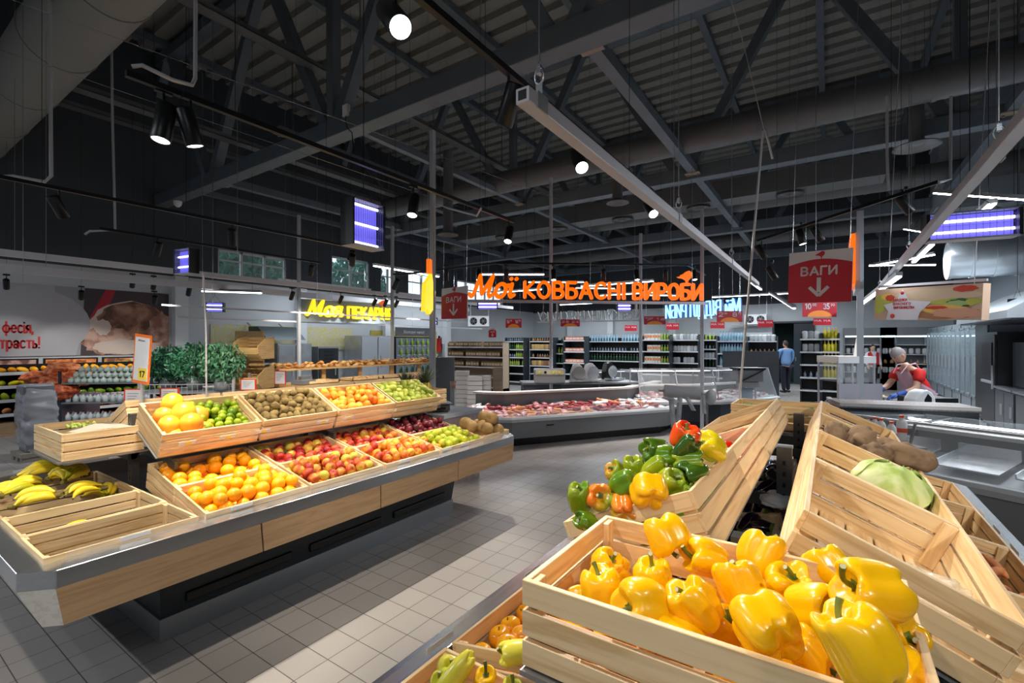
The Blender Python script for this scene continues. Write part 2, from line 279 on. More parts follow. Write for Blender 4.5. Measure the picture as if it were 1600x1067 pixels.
# corrugated roof deck: ribs run along X
mb = MB(); p = .5; y = YF
while y < YB:
    for (a, b_, za, zb) in ((0, .28, 0, 0), (.28, .31, 0, .13), (.31, .47, .13, .13), (.47, .5, .13, 0)):
        mb.add([(XL, y+a, ZD+za), (XR+6, y+a, ZD+za), (XR+6, y+b_, ZD+zb), (XL, y+b_, ZD+zb)], [(0, 1, 2, 3)])
    y += p
mb.bx(XL, XR+6, YF, YB, ZD+.18, ZD+.28)
struct(mb.obj('ceiling', DECK))
# left wall with clerestory openings
wins = [(6.3, 8.3, 3.58, 4.35), (9.9, 11.5, 3.55, 4.7), (12.0, 12.8, 3.55, 4.7), (13.4, 15.0, 3.55, 4.6), (16.4, 20.0, 3.55, 4.6)]
mb = MB(); mb.bx(XL-.2, XL, YF, YB, 0, 3.45, 0); mb.bx(XL-.2, XL, YF, YB, 5.0, ZD+.2, 1)
ys = YF
for (a, b_, z0, z1) in wins:
    mb.bx(XL-.2, XL, ys, a, 3.45, 5.0, 1); mb.bx(XL-.2, XL, a, b_, 3.45, z0, 1)
    if z1 < 5.0: mb.bx(XL-.2, XL, a, b_, z1, 5.0, 1)
    ys = b_
mb.bx(XL-.2, XL, ys, YB, 3.45, 5.0, 1)
struct(mb.obj('wall_left', [WALLM, WALLD]))
for i, (a, b_, z0, z1) in enumerate(wins):
    w = struct(empty(f'window_{i+1}', (XL-.1, (a+b_)/2, z0))); h = z1-z0; l = (b_-a)/2; mb = MB(); n = max(2, round((b_-a)/.8))
    for k in range(n+1): yy = -l+2*l*k/n; mb.box((0, min(max(yy, -l+.03), l-.03), h/2), (.07, .06, h))
    mb.box((0, 0, .03), (.07, 2*l, .06)); mb.box((0, 0, h-.03), (.07, 2*l, .06)); mb.box((0, 0, h*.62), (.06, 2*l, .04))
    mb.obj('window_frame', mat('window_frame_grey', (.55, .58, .6), .5), w)
    MB().box((0, 0, h/2), (.01, 2*l-.1, h-.1)).obj('window_glass', GLASS, w)
# back wall with a doorway
dx0, dx1 = -2.0, -.55
mb = MB(); mb.bx(XL, dx0, YB, YB+.2, 0, 3.4, 0); mb.bx(dx1, XR, YB, YB+.2, 0, 3.4, 0); mb.bx(dx0, dx1, YB, YB+.2, 2.6, 3.4, 0); mb.bx(XL, XR, YB, YB+.2, 3.4, ZD+.2, 1)
struct(mb.obj('wall_back', [WALLM, WALLD]))
mb = MB(); mb.bx(dx0-.5, dx1+.5, YB+2.5, YB+2.6, 0, 2.8); mb.bx(dx0-.5, dx0-.4, YB+.2, YB+2.5, 0, 2.8); mb.bx(dx1+.4, dx1+.5, YB+.2, YB+2.5, 0, 2.8); mb.bx(dx0-.5, dx1+.5, YB+.2, YB+2.6, -.1, 0); mb.bx(dx0-.5, dx1+.5, YB+.2, YB+2.6, 2.8, 2.9)
struct(mb.obj('wall_corridor', mat('corridor_green', (.05, .09, .09), .6)))
d = struct(empty('door_1', (dx1, YB, 0)))
MB().box((-.35, -.04, 1.28), (.7, .05, 2.5)).obj('door_leaf', DARK, d); mb = MB()
for x in (.0, dx0-dx1): mb.box((x, -.02, 1.3), (.08, .1, 2.6))
mb.box(((dx0-dx1)/2, -.02, 2.6), (dx1-dx0+.08, .1, .08)); mb.obj('door_frame', DARK, d)
MB().box((-.62, -.09, 1.05), (.03, .06, .16)).obj('door_handle', STEEL, d)
struct(MB().bx(XR, XR+.2, 6.5, YB, 0, ZD+.2).obj('wall_right', mat('wall_paint_steelblue', (.22, .26, .30), .6)))
struct(MB().bx(XL, XR+6, YF-.2, YF, 0, ZD+.2).obj('wall_front', WALLM))
struct(MB().bx(XR+5.8, XR+6, YF, 6.5, 0, ZD+.2).obj('wall_far_right', WALLM))
struct(MB().bx(XR, XR+6, YF, 6.5, -.1, 0).obj('floor_side', bpy.data.materials['floor_tiles']))
struct(MB().bx(XR+.2, XR+6, 6.5, 6.7, 0, ZD+.2).obj('wall_side', WALLM))
# columns / pilasters on the pale walls
for i, (x, y) in enumerate(((-13.9, 5.35), (-13.9, 8.7), (-13.9, 12.2), (-13.9, 15.6), (-11.6, 22.9), (-9.3, 22.9), (-6.2, 22.9))):
    w = (.2, .3) if x < -13 else (.3, .2)
    struct(MB().bx(x-w[0]/2, x+w[0]/2, y-w[1]/2, y+w[1]/2, 0, 3.45).obj(f'trim_{i+1}', mat('pilaster_pale', (.62, .65, .68), .6)))
# trusses along X
NODES = [-2.6+4.35*k for k in range(-3, 3)]
def truss(y, idx):
    t = struct(empty(f'trim_truss_{idx}', (0, y, 0))); x0, x1 = XL, XR+(5.5 if y < 6 else 0); zb, zt = 5.15, 8.75
    b = MB(); b.bx(x0, x1, -.14, .14, zb, zb+.28); b.obj('bottom_chord', BEAM, t, bevel=.012)
    MB().bx(x0, x1, -.12, .12, zt-.1, zt+.15).obj('top_chord', BEAM, t)
    k = 0
    for xn in NODES:
        for sx in (-1, 1):
            xt = xn+sx*2.0
            if xt < x0 or xt > x1 or xn > x1: continue
            MB().bar((xn+sx*.12, 0, zb+.2), (xt, 0, zt-.05), .18, .18, up=(0, 1, 0)).obj('diagonal', BEAM, t)
        if k % 2 == 0 and xn < x1: MB().bar((xn, 0, zb+.2), (xn, 0, zt), .16, .16, up=(0, 1, 0)).obj('vertical', BEAM, t)
        k += 1
TY = (-2.0, 4.95, 10.4, 16.0, 21.4)
for i, y in enumerate(TY): truss(y, i+1)
# purlins under the deck, along Y (trim)
for i in range(9):
    x = -13.2+2.17*i
    struct(MB().bx(x-.07, x+.07, YF, YB, 8.78, 8.95).obj(f'trim_purlin_{i+1}', BEAM))
# bracing tubes between the bottom chords
PLATE = mat('brace_plate', (.28, .22, .17), .5)
n = 0
for (x, z, w) in ((-2.35, 5.32, .16), (-11.1, 5.32, .16), (-8.9, 5.9, .12), (-6.6, 5.36, .12), (-13.0, 5.5, .12), (2.3, 5.32, .16)):
    for j in range(1, len(TY)-1):
        n += 1; o = struct(empty(f'trim_brace_{n}', (x, TY[j], z)))
        L = TY[j+1]-TY[j]
        MB().bx(-w/2, w/2, .15, L-.15, -w/2, w/2).obj('brace_tube', BEAM, o)
        q = MB()
        for yy in (.2, L-.2): q.box((0, yy, -w/2-.01), (w*1.8, .22, .02)); q.cyl((w*.6, yy, -w/2-.05), .02, .04, 8); q.cyl((-w*.6, yy, -w/2-.05), .02, .04, 8)
        q.obj('brace_plate', PLATE if j == 1 else BEAM, o)
# cable trays running along Y on the left
for i, (x, z) in enumerate(((-9.9, 5.75), (-12.2, 6.3), (-7.6, 6.6))):
    t = tag(empty('cable_tray', (x, 0, z)), ['perforated cable tray hung above the left aisle', 'higher cable tray nearest the left wall', 'highest cable tray, nearest the middle of the roof'][i], 'cable tray', 'cable trays under the roof')
    mb = MB(); mb.bx(-.12, .12, YF+.1, YB-.2, 0, .01); mb.bx(-.12, -.11, YF+.1, YB-.2, 0, .08); mb.bx(.11, .12, YF+.1, YB-.2, 0, .08); mb.obj('tray', DUCT, t)
    for k in range(4): MB().cyl((0, 1.2+4.8*k, .0), .012, 8.9-z, 6).obj('hanger_rod', DUCT, t)
# ducts
def duct(name, label, a, b, r, m, n=24, rings=6, group=None):
    t = thing(name, label, 'duct', a, 0, group); v = Vector(b)-Vector(a)
    MB().tube([(0, 0, 0), v], r, n, 0).obj('duct_pipe', m, t); u = v.normalized(); mb = MB()
    for k in range(rings+1):
        c = v*(k/rings); MB().tube([c-u*.03, c+u*.03], r+.012, n, 0).obj('duct_collar', m, t)
    return t
duct('round_duct', 'long round grey air duct behind the first lower chord', (-10.4, 9.2, 5.55), (9.5 if False else 3.6, 9.2, 5.55), .25, DUCT)
duct('round_duct', 'second round grey air duct, further back in the hall', (-13.5, 14.9, 5.75), (3.6, 14.9, 5.75), .25, DUCT)
duct('round_duct', 'very large round duct at the top left corner, close to the camera', (-13.8, 1.85, 5.75), (-3.0, 1.85, 5.75), .42, DECK)
duct('round_duct', 'third round duct, farthest towards the back wall', (-13.5, 19.5, 5.6), (3.6, 19.5, 5.6), .25, DUCT)
t = thing('rectangular_duct', 'wide flat rectangular air duct hanging between the trusses', 'duct', (-5, 13.2, 5.35)); MB().box((0, 0, .25), (12, .7, .5)).obj('duct_box', DUCT, t)
for k in range(5):
    MB().lathe([(.30, 0), (.30, .04), (.2, .05), (.1, .01), (.1, .0), (.0, .0)], 20, 0, (-4.2+2.1*k, 0, -.06)).obj('air_diffuser', DUCT, t)
for i, (px, py, r) in enumerate(((1432, 228, .30), (965, 316, .22), (700, 366, .2))):
    c = atd(px, py, 9.6 if i else 7.6); t = thing('round_air_outlet', ['round air outlet under the duct on the right', 'round air outlet left of the middle of the roof', 'round air outlet far left of the middle'][i], 'air outlet', c)
    MB().lathe([(r, 0), (r*1.05, -.02), (r*.72, .03), (r*.5, -.01), (r*.3, .03), (0, .02)], 24).obj('louvre_ring', DUCT, t); MB().cyl((0, 0, .02), .1, 5.6-c.z if c.z < 5.4 else .3, 12).obj('duct_neck', DUCT, t)
# silver ducts at the right
t = duct('silver_duct', 'fat bright silver round duct at the right edge', (2.0, 12.9, 3.40), (3.66, 12.9, 3.40), .36, SILVER, rings=5)
t = duct('silver_duct', 'upper silver duct with elbow above the violet insect lamp', (2.3, 14.2, 4.35), (3.66, 14.2, 4.35), .28, SILVER, rings=4)
t = thing('silver_box_duct', 'square silver duct box at the upper right', 'duct', (2.9, 15.6, 4.9)); MB().box((0, 0, .95), (1.5, 1.2, 1.9)).obj('duct_box', SILVER, t); mb = MB()
for k in range(4): MB().box((0, 0, .1+.55*k), (1.54, 1.24, .05)).obj('duct_collar', SILVER, t)
# LED strips added as fill (the fixtures of STRIP_SPEC)
names = ['beside the left wall above the bakery', 'beside the left wall at the bakery end', 'above the bakery table', 'above the far meat case', 'above the slicers', 'above the middle shelves', 'above the far left shelves', 'above the door', 'running away from the camera over the dark panel', 'over the work counter', 'over the freezer aisle', 'over the deli ring', 'above the empty deli counter', 'behind the camera, left', 'behind the camera, right', 'behind the camera, far left']
for (x, y, z, h, dr, w), nm in zip(STRIP_SPEC, names):
    t = thing('linear_lamp', 'white LED strip lamp added as fill '+nm, 'lamp', (x, y, z), 0, 'added LED strip lamps'); sx, sy = (2*h, .09) if dr else (.09, 2*h)
    MB().box((0, 0, .03), (sx, sy, .06)).obj('lamp_housing', WHITE, t); MB().box((0, 0, -.01), (sx*.99 if dr else .07, .07 if dr else sy*.99, .02)).obj('lamp_diffuser', LED, t)
    for k in (-.8, .8): MB().bar((k*h*dr, k*h*(1-dr), .06), (k*h*dr, k*h*(1-dr), 8.85-z), .005).obj('suspension_wire', BLACK, t)
# further thin strips seen in the photo
for i, (p0, p1, d0, d1, nm) in enumerate((((1203, 458), (1241, 482), 12, 9, 'right of the leaning pole'), ((1345, 476), (1405, 432), 9, 6, 'left of the sandwich banner'), ((1365, 415), (1460, 398), 11, 10, 'above the sandwich banner'), ((1358, 415), (1462, 414), 13, 12.4, 'behind the banner frame'),
   ((1460, 302), (1610, 313), 7, 6, 'just above the big violet insect lamp'), ((750, 429), (850, 429), 12, 12, 'above the orange lettering, upper'), ((826, 441), (912, 441), 14, 14, 'above the orange lettering, middle'), ((900, 450), (960, 451), 16, 16, 'behind the orange lettering'), ((316, 455), (408, 458), 9.5, 9.5, 'on the pale rail above the plants'), ((1413, 358), (1500, 372), 10, 9, 'left of the violet insect lamp'), ((1000, 461), (1060, 462), 17, 16.5, 'far behind the lettering at right'))):
    a, b = atd(*p0, d0), atd(*p1, d1); m = (a+b)/2; t = thing('linear_lamp', 'thin glowing strip lamp '+nm, 'lamp', m, 0, 'thin strip lamps')
    MB().bar(a-m+Vector((0, 0, .035)), b-m+Vector((0, 0, .035)), .07, .05).obj('lamp_housing', GREY, t); MB().bar(a-m, b-m, .05, .02).obj('lamp_diffuser', LED2 if i in (2, 3, 4, 9) else LED, t)
    MB().bar((b-m)*.7+Vector((0, 0, .06)), (b-m)*.7+Vector((0, 0, 8.85-m.z)), .005).obj('suspension_wire', BLACK, t)
t = thing('junction_box', 'small white junction box on the first big chord', 'junction box', aty(541, 173, 4.80)); MB().box((0, 0, 0), (.12, .06, .18)).obj('box_body', WHITE, t); MB().tube([(0, -.01, -.09), (.02, -.03, -.2), (.09, -.04, -.32), (.17, -.02, -.40), (.18, 0, -.7)], .008, 6).obj('black_cable', BLACK, t)
t = thing('dome_camera', 'small white dome camera under the first big chord at the left', 'camera', Vector((-13.0, 4.95, 5.06))); MB().lathe([(.09, .08), (.09, .03), (.07, -.02), (.03, -.06), (0, -.065)], 16).obj('dome_shell', WHITE, t); MB().cyl((0, 0, .06), .05, .05, 10).obj('camera_mount', WHITE, t)
# trees outside the clerestory
LEAF = ramp_mat('leaf_green', [(.3, (.01, .06, .03)), (.55, (.03, .16, .07)), (.75, (.10, .30, .16))], 6, .5)
def leaf_ball(n, rx, ry, rz, s, seed, mb=None, shell=.55):
    rd = random.Random(seed); mb = mb or MB()
    for _ in range(n):
        while True:
            p = Vector((rd.uniform(-1, 1), rd.uniform(-1, 1), rd.uniform(-1, 1)))
            if shell < p.length <= 1: break
        p = Vector((p.x*rx, p.y*ry, p.z*rz)); R = Euler((rd.uniform(-PI, PI), rd.uniform(-PI, PI), rd.uniform(-PI, PI))).to_matrix()
        a = s*rd.uniform(.7, 1.3); vs = [R @ Vector(q) for q in ((-a, 0, 0), (-a*.2, -a*.4, .1*a), (a, 0, 0), (-a*.2, a*.4, .1*a))]
        mb.add([v+p for v in vs], [(0, 1, 2, 3)])
    return mb
for i, (y, z) in enumerate(((6.4, 5.2), (7.9, 5.0), (9.5, 4.9), (13.5, 3.8))):
    t = thing('tree', ['leafy tree outside the first clerestory window', 'leafy tree filling the right part of the first clerestory window', 'tree outside between the first and second windows', 'lower tree top outside the third window'][i], 'tree', (-17.5, y, 0), 0, 'trees outside')
    leaf_ball(2000, 1.4, 1.5, 1.9, .17, 50+i, None, .2).obj('foliage', ramp_mat('outdoor_leaf', [(.3, (.03, .22, .15)), (.55, (.08, .42, .28)), (.75, (.25, .70, .50))], 4, .5), t, (0, 0, z)); MB().tube([(0, 0, 0), (.1, .05, z)], [.2, .08], 8).obj('trunk', mat('bark', (.08, .05, .03), .9), t)
struct(MB().bx(-40, XL-.2, -20, 40, -.2, -.1).obj('ground_outside', mat('ground', (.12, .16, .08), .9)))
# ================================================================ wooden crates
def crate_meshes(W=.4, L=.6, H=.16, key='c'):
    t = .012; n = 3; g = .009; ph = (H-g*(n-1))/n; out = {}
    for s, nm in ((1, 'a'), (-1, 'b')):
        mb = MB()
        for k in range(n): mb.bx(s*(W/2-t), s*W/2, -L/2, L/2, k*(ph+g), k*(ph+g)+ph)
        out['side'+nm] = mb.mesh('side_panel', WY); mb = MB()
        for k in range(n): mb.bx(-W/2+t, W/2-t, s*(L/2-t), s*L/2, k*(ph+g), k*(ph+g)+ph)
        out['end'+nm] = mb.mesh('end_panel', WX)
    mb = MB(); k = 5; w = (W-2*t-.006*(k-1))/k
    for i in range(k): x = -W/2+t+i*(w+.006); mb.bx(x, x+w, -L/2+t, L/2-t, .002, .012)
    out['floor'] = mb.mesh('bottom_slats', WY)
    for i, (a, b) in enumerate(((1, 1), (1, -1), (-1, 1), (-1, -1))):
        mb = MB(); mb.bx(a*(W/2-t-.035), a*(W/2-t), b*(L/2-t-.014), b*(L/2-t), .013, H-.004); out['post%d' % i] = mb.mesh('corner_post', WZ)
    return out
CR = crate_meshes()
CN = {'side': 'side_panel', 'end': 'end_panel', 'floo': 'bottom_slats', 'post': 'corner_post'}
def crate(M, label, group=None, meshes=None):
    t = thing('wooden_crate', label, 'crate', group=group); t.rotation_mode = 'QUATERNION'; l, q, s = M.decompose(); t.location = l; t.rotation_quaternion = q
    for k, me in (meshes or CR).items():
        o = bpy.data.objects.new(me.name.split('.')[0], me); COL.objects.link(o); o.parent = t
        md = o.modifiers.new('bevel', 'BEVEL'); md.width = .0012; md.segments = 1
    return M
CH = .16
def tiltM(hi, lo, yc, H=CH):
    """hi, lo = (x, z) of the high and the low rim edge; the crate's long side runs along Y"""
    c = Vector(((hi[0]+lo[0])/2, yc, (hi[1]+lo[1])/2)); x = Vector((lo[0]-hi[0], 0, lo[1]-hi[1])).normalized()
    if x.x < 0: x = -x
    z = x.cross(Vector((0, 1, 0))).normalized(); M = Matrix((x, Vector((0, 1, 0)), z)).transposed().to_4x4(); M.translation = c-z*H; return M
def flatM(xc, yc, ztop, H=CH, rz=0): return Matrix.Translation((xc, yc, ztop-H)) @ Matrix.Rotation(rz, 4, 'Z')
# ================================================================ produce counters
def ring(hx0, hx1, y0, y1, c): return [(hx0+c, y0), (hx1-c, y0), (hx1, y0+c), (hx1, y1-c), (hx1-c, y1), (hx0+c, y1), (hx0, y1-c), (hx0, y0+c)]
def counter(label, s, wl, wr, y0, y1, base, yb0, yb1, banks):
    t = thing('produce_counter', label, 'counter', (s, (y0+y1)/2, 0)); oy = (y0+y1)/2; c = .1; zt = .79
    O = ring(-wl, wr, y0-oy, y1-oy, c); I = ring(-wl+.09, wr-.09, y0-oy+.09, y1-oy-.09, c*.7); n = 8
    mb = MB(); vs = [(*p, .715) for p in O]+[(*p, zt) for p in O]+[(*p, zt+.012) for p in I]+[(*p, .69) for p in I]
    fs = []
    for k in range(3): fs += [(k*n+i, k*n+(i+1) % n, (k+1)*n+(i+1) % n, (k+1)*n+i) for i in range(n)]
    mb.add(vs, fs); mb.obj('steel_rim', STEEL, t, bevel=.004)
    MB().prism([(*p, .66) for p in I], (0, 0, .03)).obj('deck', DARK, t)
    # wood facing, one panel per stretch
    zi = .55; B = ring(-wl, wr, y0-oy+.07, y1-oy-.07, c*.55)
    for i in range(n):
        a, b = Vector(O[i]), Vector(O[(i+1) % n]); a2, b2 = Vector(B[i]), Vector(B[(i+1) % n])
        Lg = (b-a).length; cuts = 1 if Lg < 1.5 else 4
        for k in range(cuts):
            u0, u1 = k/cuts+(.0015 if k else 0), (k+1)/cuts-(.0015 if k < cuts-1 else 0)
            mid = Vector(((wr-wl)/2, 0)); p = [a.lerp(b, u0), a.lerp(b, u1), b2.lerp(a2, 1-u1), b2.lerp(a2, 1-u0)]
            p3 = [(p[0].x, p[0].y, .714), (p[1].x, p[1].y, .714), (p[2].x, p[2].y, zi), (p[3].x, p[3].y, zi)]
            mb = MB(); nrm = Vector((b.y-a.y, a.x-b.x, 0)).normalized(); mb.prism(p3[::-1], -nrm*.018)
            mb.obj('wood_panel', OAK if abs((b-a).y) > .5 else PALEP, t)
    MB().prism([(p[0]*.985, p[1]*.985, zi+.004) for p in B], (0, 0, .02)).obj('underside', DARK, t)
    # base
    ya, yb = yb0-oy, yb1-oy; cx = (wr-wl)/2
    mb = MB(); mb.add([(cx-base, ya, .13), (cx+base, ya, .13), (cx+base, yb, .13), (cx-base, yb, .13), (cx-base-.06, ya-.04, .555), (cx+base+.06, ya-.04, .555), (cx+base+.06, yb+.04, .555), (cx-base-.06, yb+.04, .555)],
        [(0, 3, 2, 1), (4, 5, 6, 7), (0, 1, 5, 4), (1, 2, 6, 5), (2, 3, 7, 6), (3, 0, 4, 7)]); mb.obj('base_cabinet', DARK, t)
    MB().bx(cx-base-.012, cx+base+.012, ya-.012, yb+.012, 0, .135).obj('kick_plate', KICK, t)
    nv = 3
    for sx in (-1, 1):
        for k in range(nv):
            a = ya+.12+(yb-ya-.1)*k/nv; b = a+(yb-ya-.1)/nv-.14; x = cx+sx*(base+.021); MB().bx(x-.012, x+.012, a, b, .185, .245).obj('vent_slot', BLACK, t, bevel=.008)
    MB().bx(cx-.28, cx+.28, ya-.026, ya-.004, .3, .36).obj('vent_slot', BLACK, t)
    # spine posts, arms, shelf trays
    P = mat('post_steel', (.10, .105, .11), .4, .7)
    for y in (banks['y'][0]+.02, (banks['y'][0]+banks['y'][1])/2, banks['y'][1]-.02):
        mb = MB(); mb.bx(-.03, .03, y-oy-.022, y-oy+.022, .66, 1.28)
        for k in range(9): mb.bx(-.006, .006, y-oy-.0235, y-oy+.0235, .80+.05*k, .82+.05*k, 1)
        mb.obj('shelf_post', [P, BLACK], t)
    for (hi, lo) in banks['upper']:
        M = tiltM(hi, lo, oy, CH+.012); x = M.to_3x3().col[0]; c0 = M.translation; z = M.to_3x3().col[2]; R = M.to_3x3(); ym = (banks['y'][0]+banks['y'][1])/2-oy; ln = banks['y'][1]-banks['y'][0]
        MB().box(Vector((c0.x-s, ym, c0.z))+z*.004, (.385, ln, .006), 0, R).obj('shelf_tray', SHELFSTEEL, t)
        sd = 1 if lo[0] > hi[0] else -1; e = Vector((lo[0]-s, ym, lo[1]))+x*(sd*.02)-z*.085
        MB().box(e, (.004, ln, .07), 0, R).obj('price_rail', ACRYL, t)
        for k in range(10):
            if random.random() < .15: continue
            yy = ym-ln/2+ln*(k+.6)/10.4; mb = MB(); mb.box(e+Vector((0, yy-ym, 0))+x*(sd*.004)+z*.02, (.002, .10, .024), 0, R); mb.box(e+Vector((0, yy-ym+.005, 0))+x*(sd*.0055)+z*.02, (.001, .035, .02), 1, R); mb.obj('price_tag', [PAPER, mat('tag_yellow', (.9, .7, .08), .5)], t)
        for y in (banks['y'][0]+.1, (banks['y'][0]+banks['y'][1])/2, banks['y'][1]-.1): MB().bar(Vector((0, y-oy, c0.z-.1)), Vector((lo[0]-s-sd*.05, y-oy, lo[1]-.21)), .02, .05).obj('shelf_arm', P, t)
    for (yy, z, x0, x1) in banks['arms']:
        mb = MB(); mb.bx(x0-s, x1-s, yy[0]-oy, yy[1]-oy, z-.012, z-.002); mb.obj('end_shelf', SHELFSTEEL, t)
        mb = MB(); mb.bx(x0-s+.1, x1-s-.1, min(yy[1], banks['y'][0])-oy-.02 if yy[1] < oy else yy[0]-oy-.03, (min(yy[1], banks['y'][0])-oy+.03) if yy[1] < oy else yy[0]-oy+.02, z-.07, z-.012); mb.obj('end_arm', P, t)
    # low acrylic label rail along the front edge
    for (x, sd) in ((wr-.075, 1), (-wl+.075, -1)):
        mb = MB(); mb.box((x, 0, zt+.03), (.003, y1-y0-.3, .035)); mb.obj('price_rail', ACRYL, t)
        for k in range(12):
            if random.random() < .4: continue
            yy = -(y1-y0)/2+.4+k*(y1-y0-.7)/12; mb = MB(); mb.box((x+sd*.004, yy, zt+.03), (.002, .12, .018)); mb.obj('price_tag', PAPER, t)
    return t
XS1 = -3.82; Y1 = (1.18, 3.66)
L_UP = ((-3.70, 1.36), (-3.33, 1.19)); L_UPM = ((-3.94, 1.36), (-4.31, 1.19))
L_LOA = ((-3.165, .908), (-2.78, .83)); L_LOB = ((-3.555, .988), (-3.17, .91))
counter('long fruit counter on the left with bananas, oranges and apples', XS1, 1.12, 1.12, .48, 4.15, .58, 1.15, 3.70,
        dict(y=(1.18, 3.66), upper=[L_UP, L_UPM], arms=[((.80, 1.24), 1.055, -4.33, -3.69), ((3.66, 4.14), 1.055, -4.28, -3.69)]))
XS2 = -.17
R_UP = ((-.05, 1.375), (.32, 1.215)); R_UPM = ((-.29, 1.375), (-.66, 1.215))
R_LOA = ((-.575, .908), (-.96, .83)); R_LOB = ((-.185, .986), (-.57, .91)); R_ROA = ((.285, .908), (.67, .83))
counter('vegetable counter in the right foreground with pepper crates', XS2, .905, .93, .42, 4.42, .42, 1.2, 3.75,
        dict(y=(1.25, 3.67), upper=[R_UP, R_UPM], arms=[((.74, 1.25), 1.142, -.48, .125), ((3.66, 4.2), 1.142, -.64, .05)]))
# crates of the left counter
LC = {}
yy = [1.18+.62*(i+.5) for i in range(4)]
nm4 = ['nearest', 'second', 'third', 'farthest']
for i in range(4):
    LC['u', i] = crate(tiltM(*L_UP, yy[i]), 'pine crate on the upper shelf of the left counter holding '+['grapefruits and limes', 'kiwis', 'peaches', 'green pears'][i])
    LC['m', i] = crate(tiltM(*L_UPM, yy[i]), 'pine crate on the far, hidden side of the left upper shelf, %s one' % nm4[i])
    LC['a', i] = crate(tiltM(*L_LOA, yy[i]), 'pine crate in the front lower row holding '+['oranges', 'red and yellow apples', 'orange streaked apples', 'green apples'][i])
    LC['b', i] = crate(tiltM(*L_LOB, yy[i]), 'pine crate in the rear lower row, shaded by the shelf, holding '+['oranges', 'red and green apples', 'red apples', 'dark red plums'][i])
for i, xc in enumerate((-2.99, -3.385, -3.78, -4.175)):
    LC['e', i] = crate(flatM(xc, .86, .83 if i else .825), ['empty flat pine crate at the near corner of the left counter', 'flat pine crate with one small bunch of bananas', 'flat pine crate full of bananas in two bunches', 'flat pine crate with bananas farthest from the aisle'][i])
LC['p', 0] = crate(flatM(-4.01, 1.02, 1.235, rz=PI/2) @ Matrix.Rotation(.12, 4, 'X') if False else Matrix.Translation((-4.005, 1.02, 1.055)) @ Matrix.Rotation(PI/2, 4, 'Z'), 'pine crate lined with paper on the raised shelf left of the grapefruits')
LC['q', 0] = crate(Matrix.Translation((-3.98, 3.92, 1.055)) @ Matrix.Rotation(PI/2, 4, 'Z'), 'pine crate holding pineapples at the far end of the left counter')
LC['c', 0] = crate(flatM(-3.02, 3.92, .86, H=CH), 'pine crate under the brown melons at the far end', meshes=crate_meshes(.40, .44, .13, 'd'))
# crates of the right counter
RC = {}
y2 = [1.25+.602*(i+.5) for i in range(4)]
for i in range(4):
    RC['r', i] = crate(tiltM(*R_UP, y2[i]), 'tilted pine crate on the right upper bank '+['nearly empty with a clear bag', 'holding one cabbage', 'holding large brown roots', 'holding packed garlic, farthest'][i])
    RC['l', i] = crate(tiltM(*R_UPM, y2[i]), 'tilted pine crate on the left upper bank '+['heaped with green peppers', 'holding red tomatoes', 'empty, third from the front', 'empty, farthest of the bank'][i])
    RC['a', i] = crate(tiltM(*R_LOA, 1.10+.602*(i+.5)), 'low pine crate along the aisle edge '+['holding orange tomatoes', 'under the green pepper heap', 'in the middle of the edge', 'at the far end of the edge'][i])
    RC['b', i] = crate(tiltM(*R_LOB, 1.22+.602*(i+.5)), 'low crate between the upper banks, %s, with eggplants' % nm4[i])
for i in range(5):
    RC['s', i] = crate(tiltM(*R_ROA, 1.19+.602*(i+.5)), 'low pine crate at the right edge '+['nearest the camera', 'second from the camera', 'holding brown carrots', 'with a few roots in the corner', 'empty, farthest'][i])
RC['n', 0] = crate(flatM(-.765, .775, .83), 'pine crate in the lower left foreground with yellow peppers and pears')
RC['y', 0] = crate(Matrix.Translation((-.18, .948, 1.145)) @ Matrix.Rotation(PI/2, 4, 'Z'), 'large pine crate of yellow bell peppers in the foreground')
RC['f', 0] = crate(Matrix.Translation((-.30, 3.95, 1.145)) @ Matrix.Rotation(PI/2, 4, 'Z'), 'flat pine crate with broccoli at the far end of the right counter')
# ================================================================ fruit and vegetables
GREENSTEM = ramp_mat('green_stem', [(.3, (.06, .09, .004)), (.7, (.20, .24, .025))], 30, .5); BROWNSTEM = mat('brown_stem', (.12, .07, .03), .8)
M_ORANGE = ramp_mat('orange_skin', [(.3, (1.0, .34, .002)), (.6, (1.0, .45, .003))], 4, .38, bump=.25); M_GRAPEFRUIT = ramp_mat('grapefruit_skin', [(.35, (1.0, .48, .02)), (.5, (1.0, .36, .04)), (.65, (1.0, .52, .03))], 4, .4, rnd=.3)
M_LIME = ramp_mat('lime_skin', [(.3, (.12, .24, .004)), (.6, (.32, .42, .01))], 5, .38); M_KIWI = ramp_mat('kiwi_skin', [(.3, (.17, .11, .035)), (.65, (.34, .24, .08))], 25, .85)
M_APPLE = ramp_mat('apple_red_yellow', [(.34, (.32, .012, .010)), (.46, (.58, .08, .02)), (.56, (.74, .38, .04)), (.66, (.62, .52, .06))], 12, .4, (1, 1, .18), rnd=.22)
M_APPLEO = ramp_mat('apple_orange', [(.32, (.45, .02, .01)), (.45, (.72, .16, .015)), (.58, (.82, .38, .03)), (.7, (.75, .52, .06))], 12, .4, (1, 1, .18), rnd=.25)
M_APPLER = ramp_mat('apple_red', [(.35, (.30, .008, .012)), (.6, (.55, .03, .02)), (.75, (.70, .40, .06))], 8, .3, (1, 1, .3), rnd=.2)
M_PLUM = ramp_mat('dark_red_plum', [(.35, (.05, .003, .010)), (.65, (.22, .010, .02))], 6, .28, rnd=.3); M_GAPPLE = ramp_mat('green_apple', [(.35, (.42, .55, .02)), (.65, (.66, .66, .06))], 5, .3)
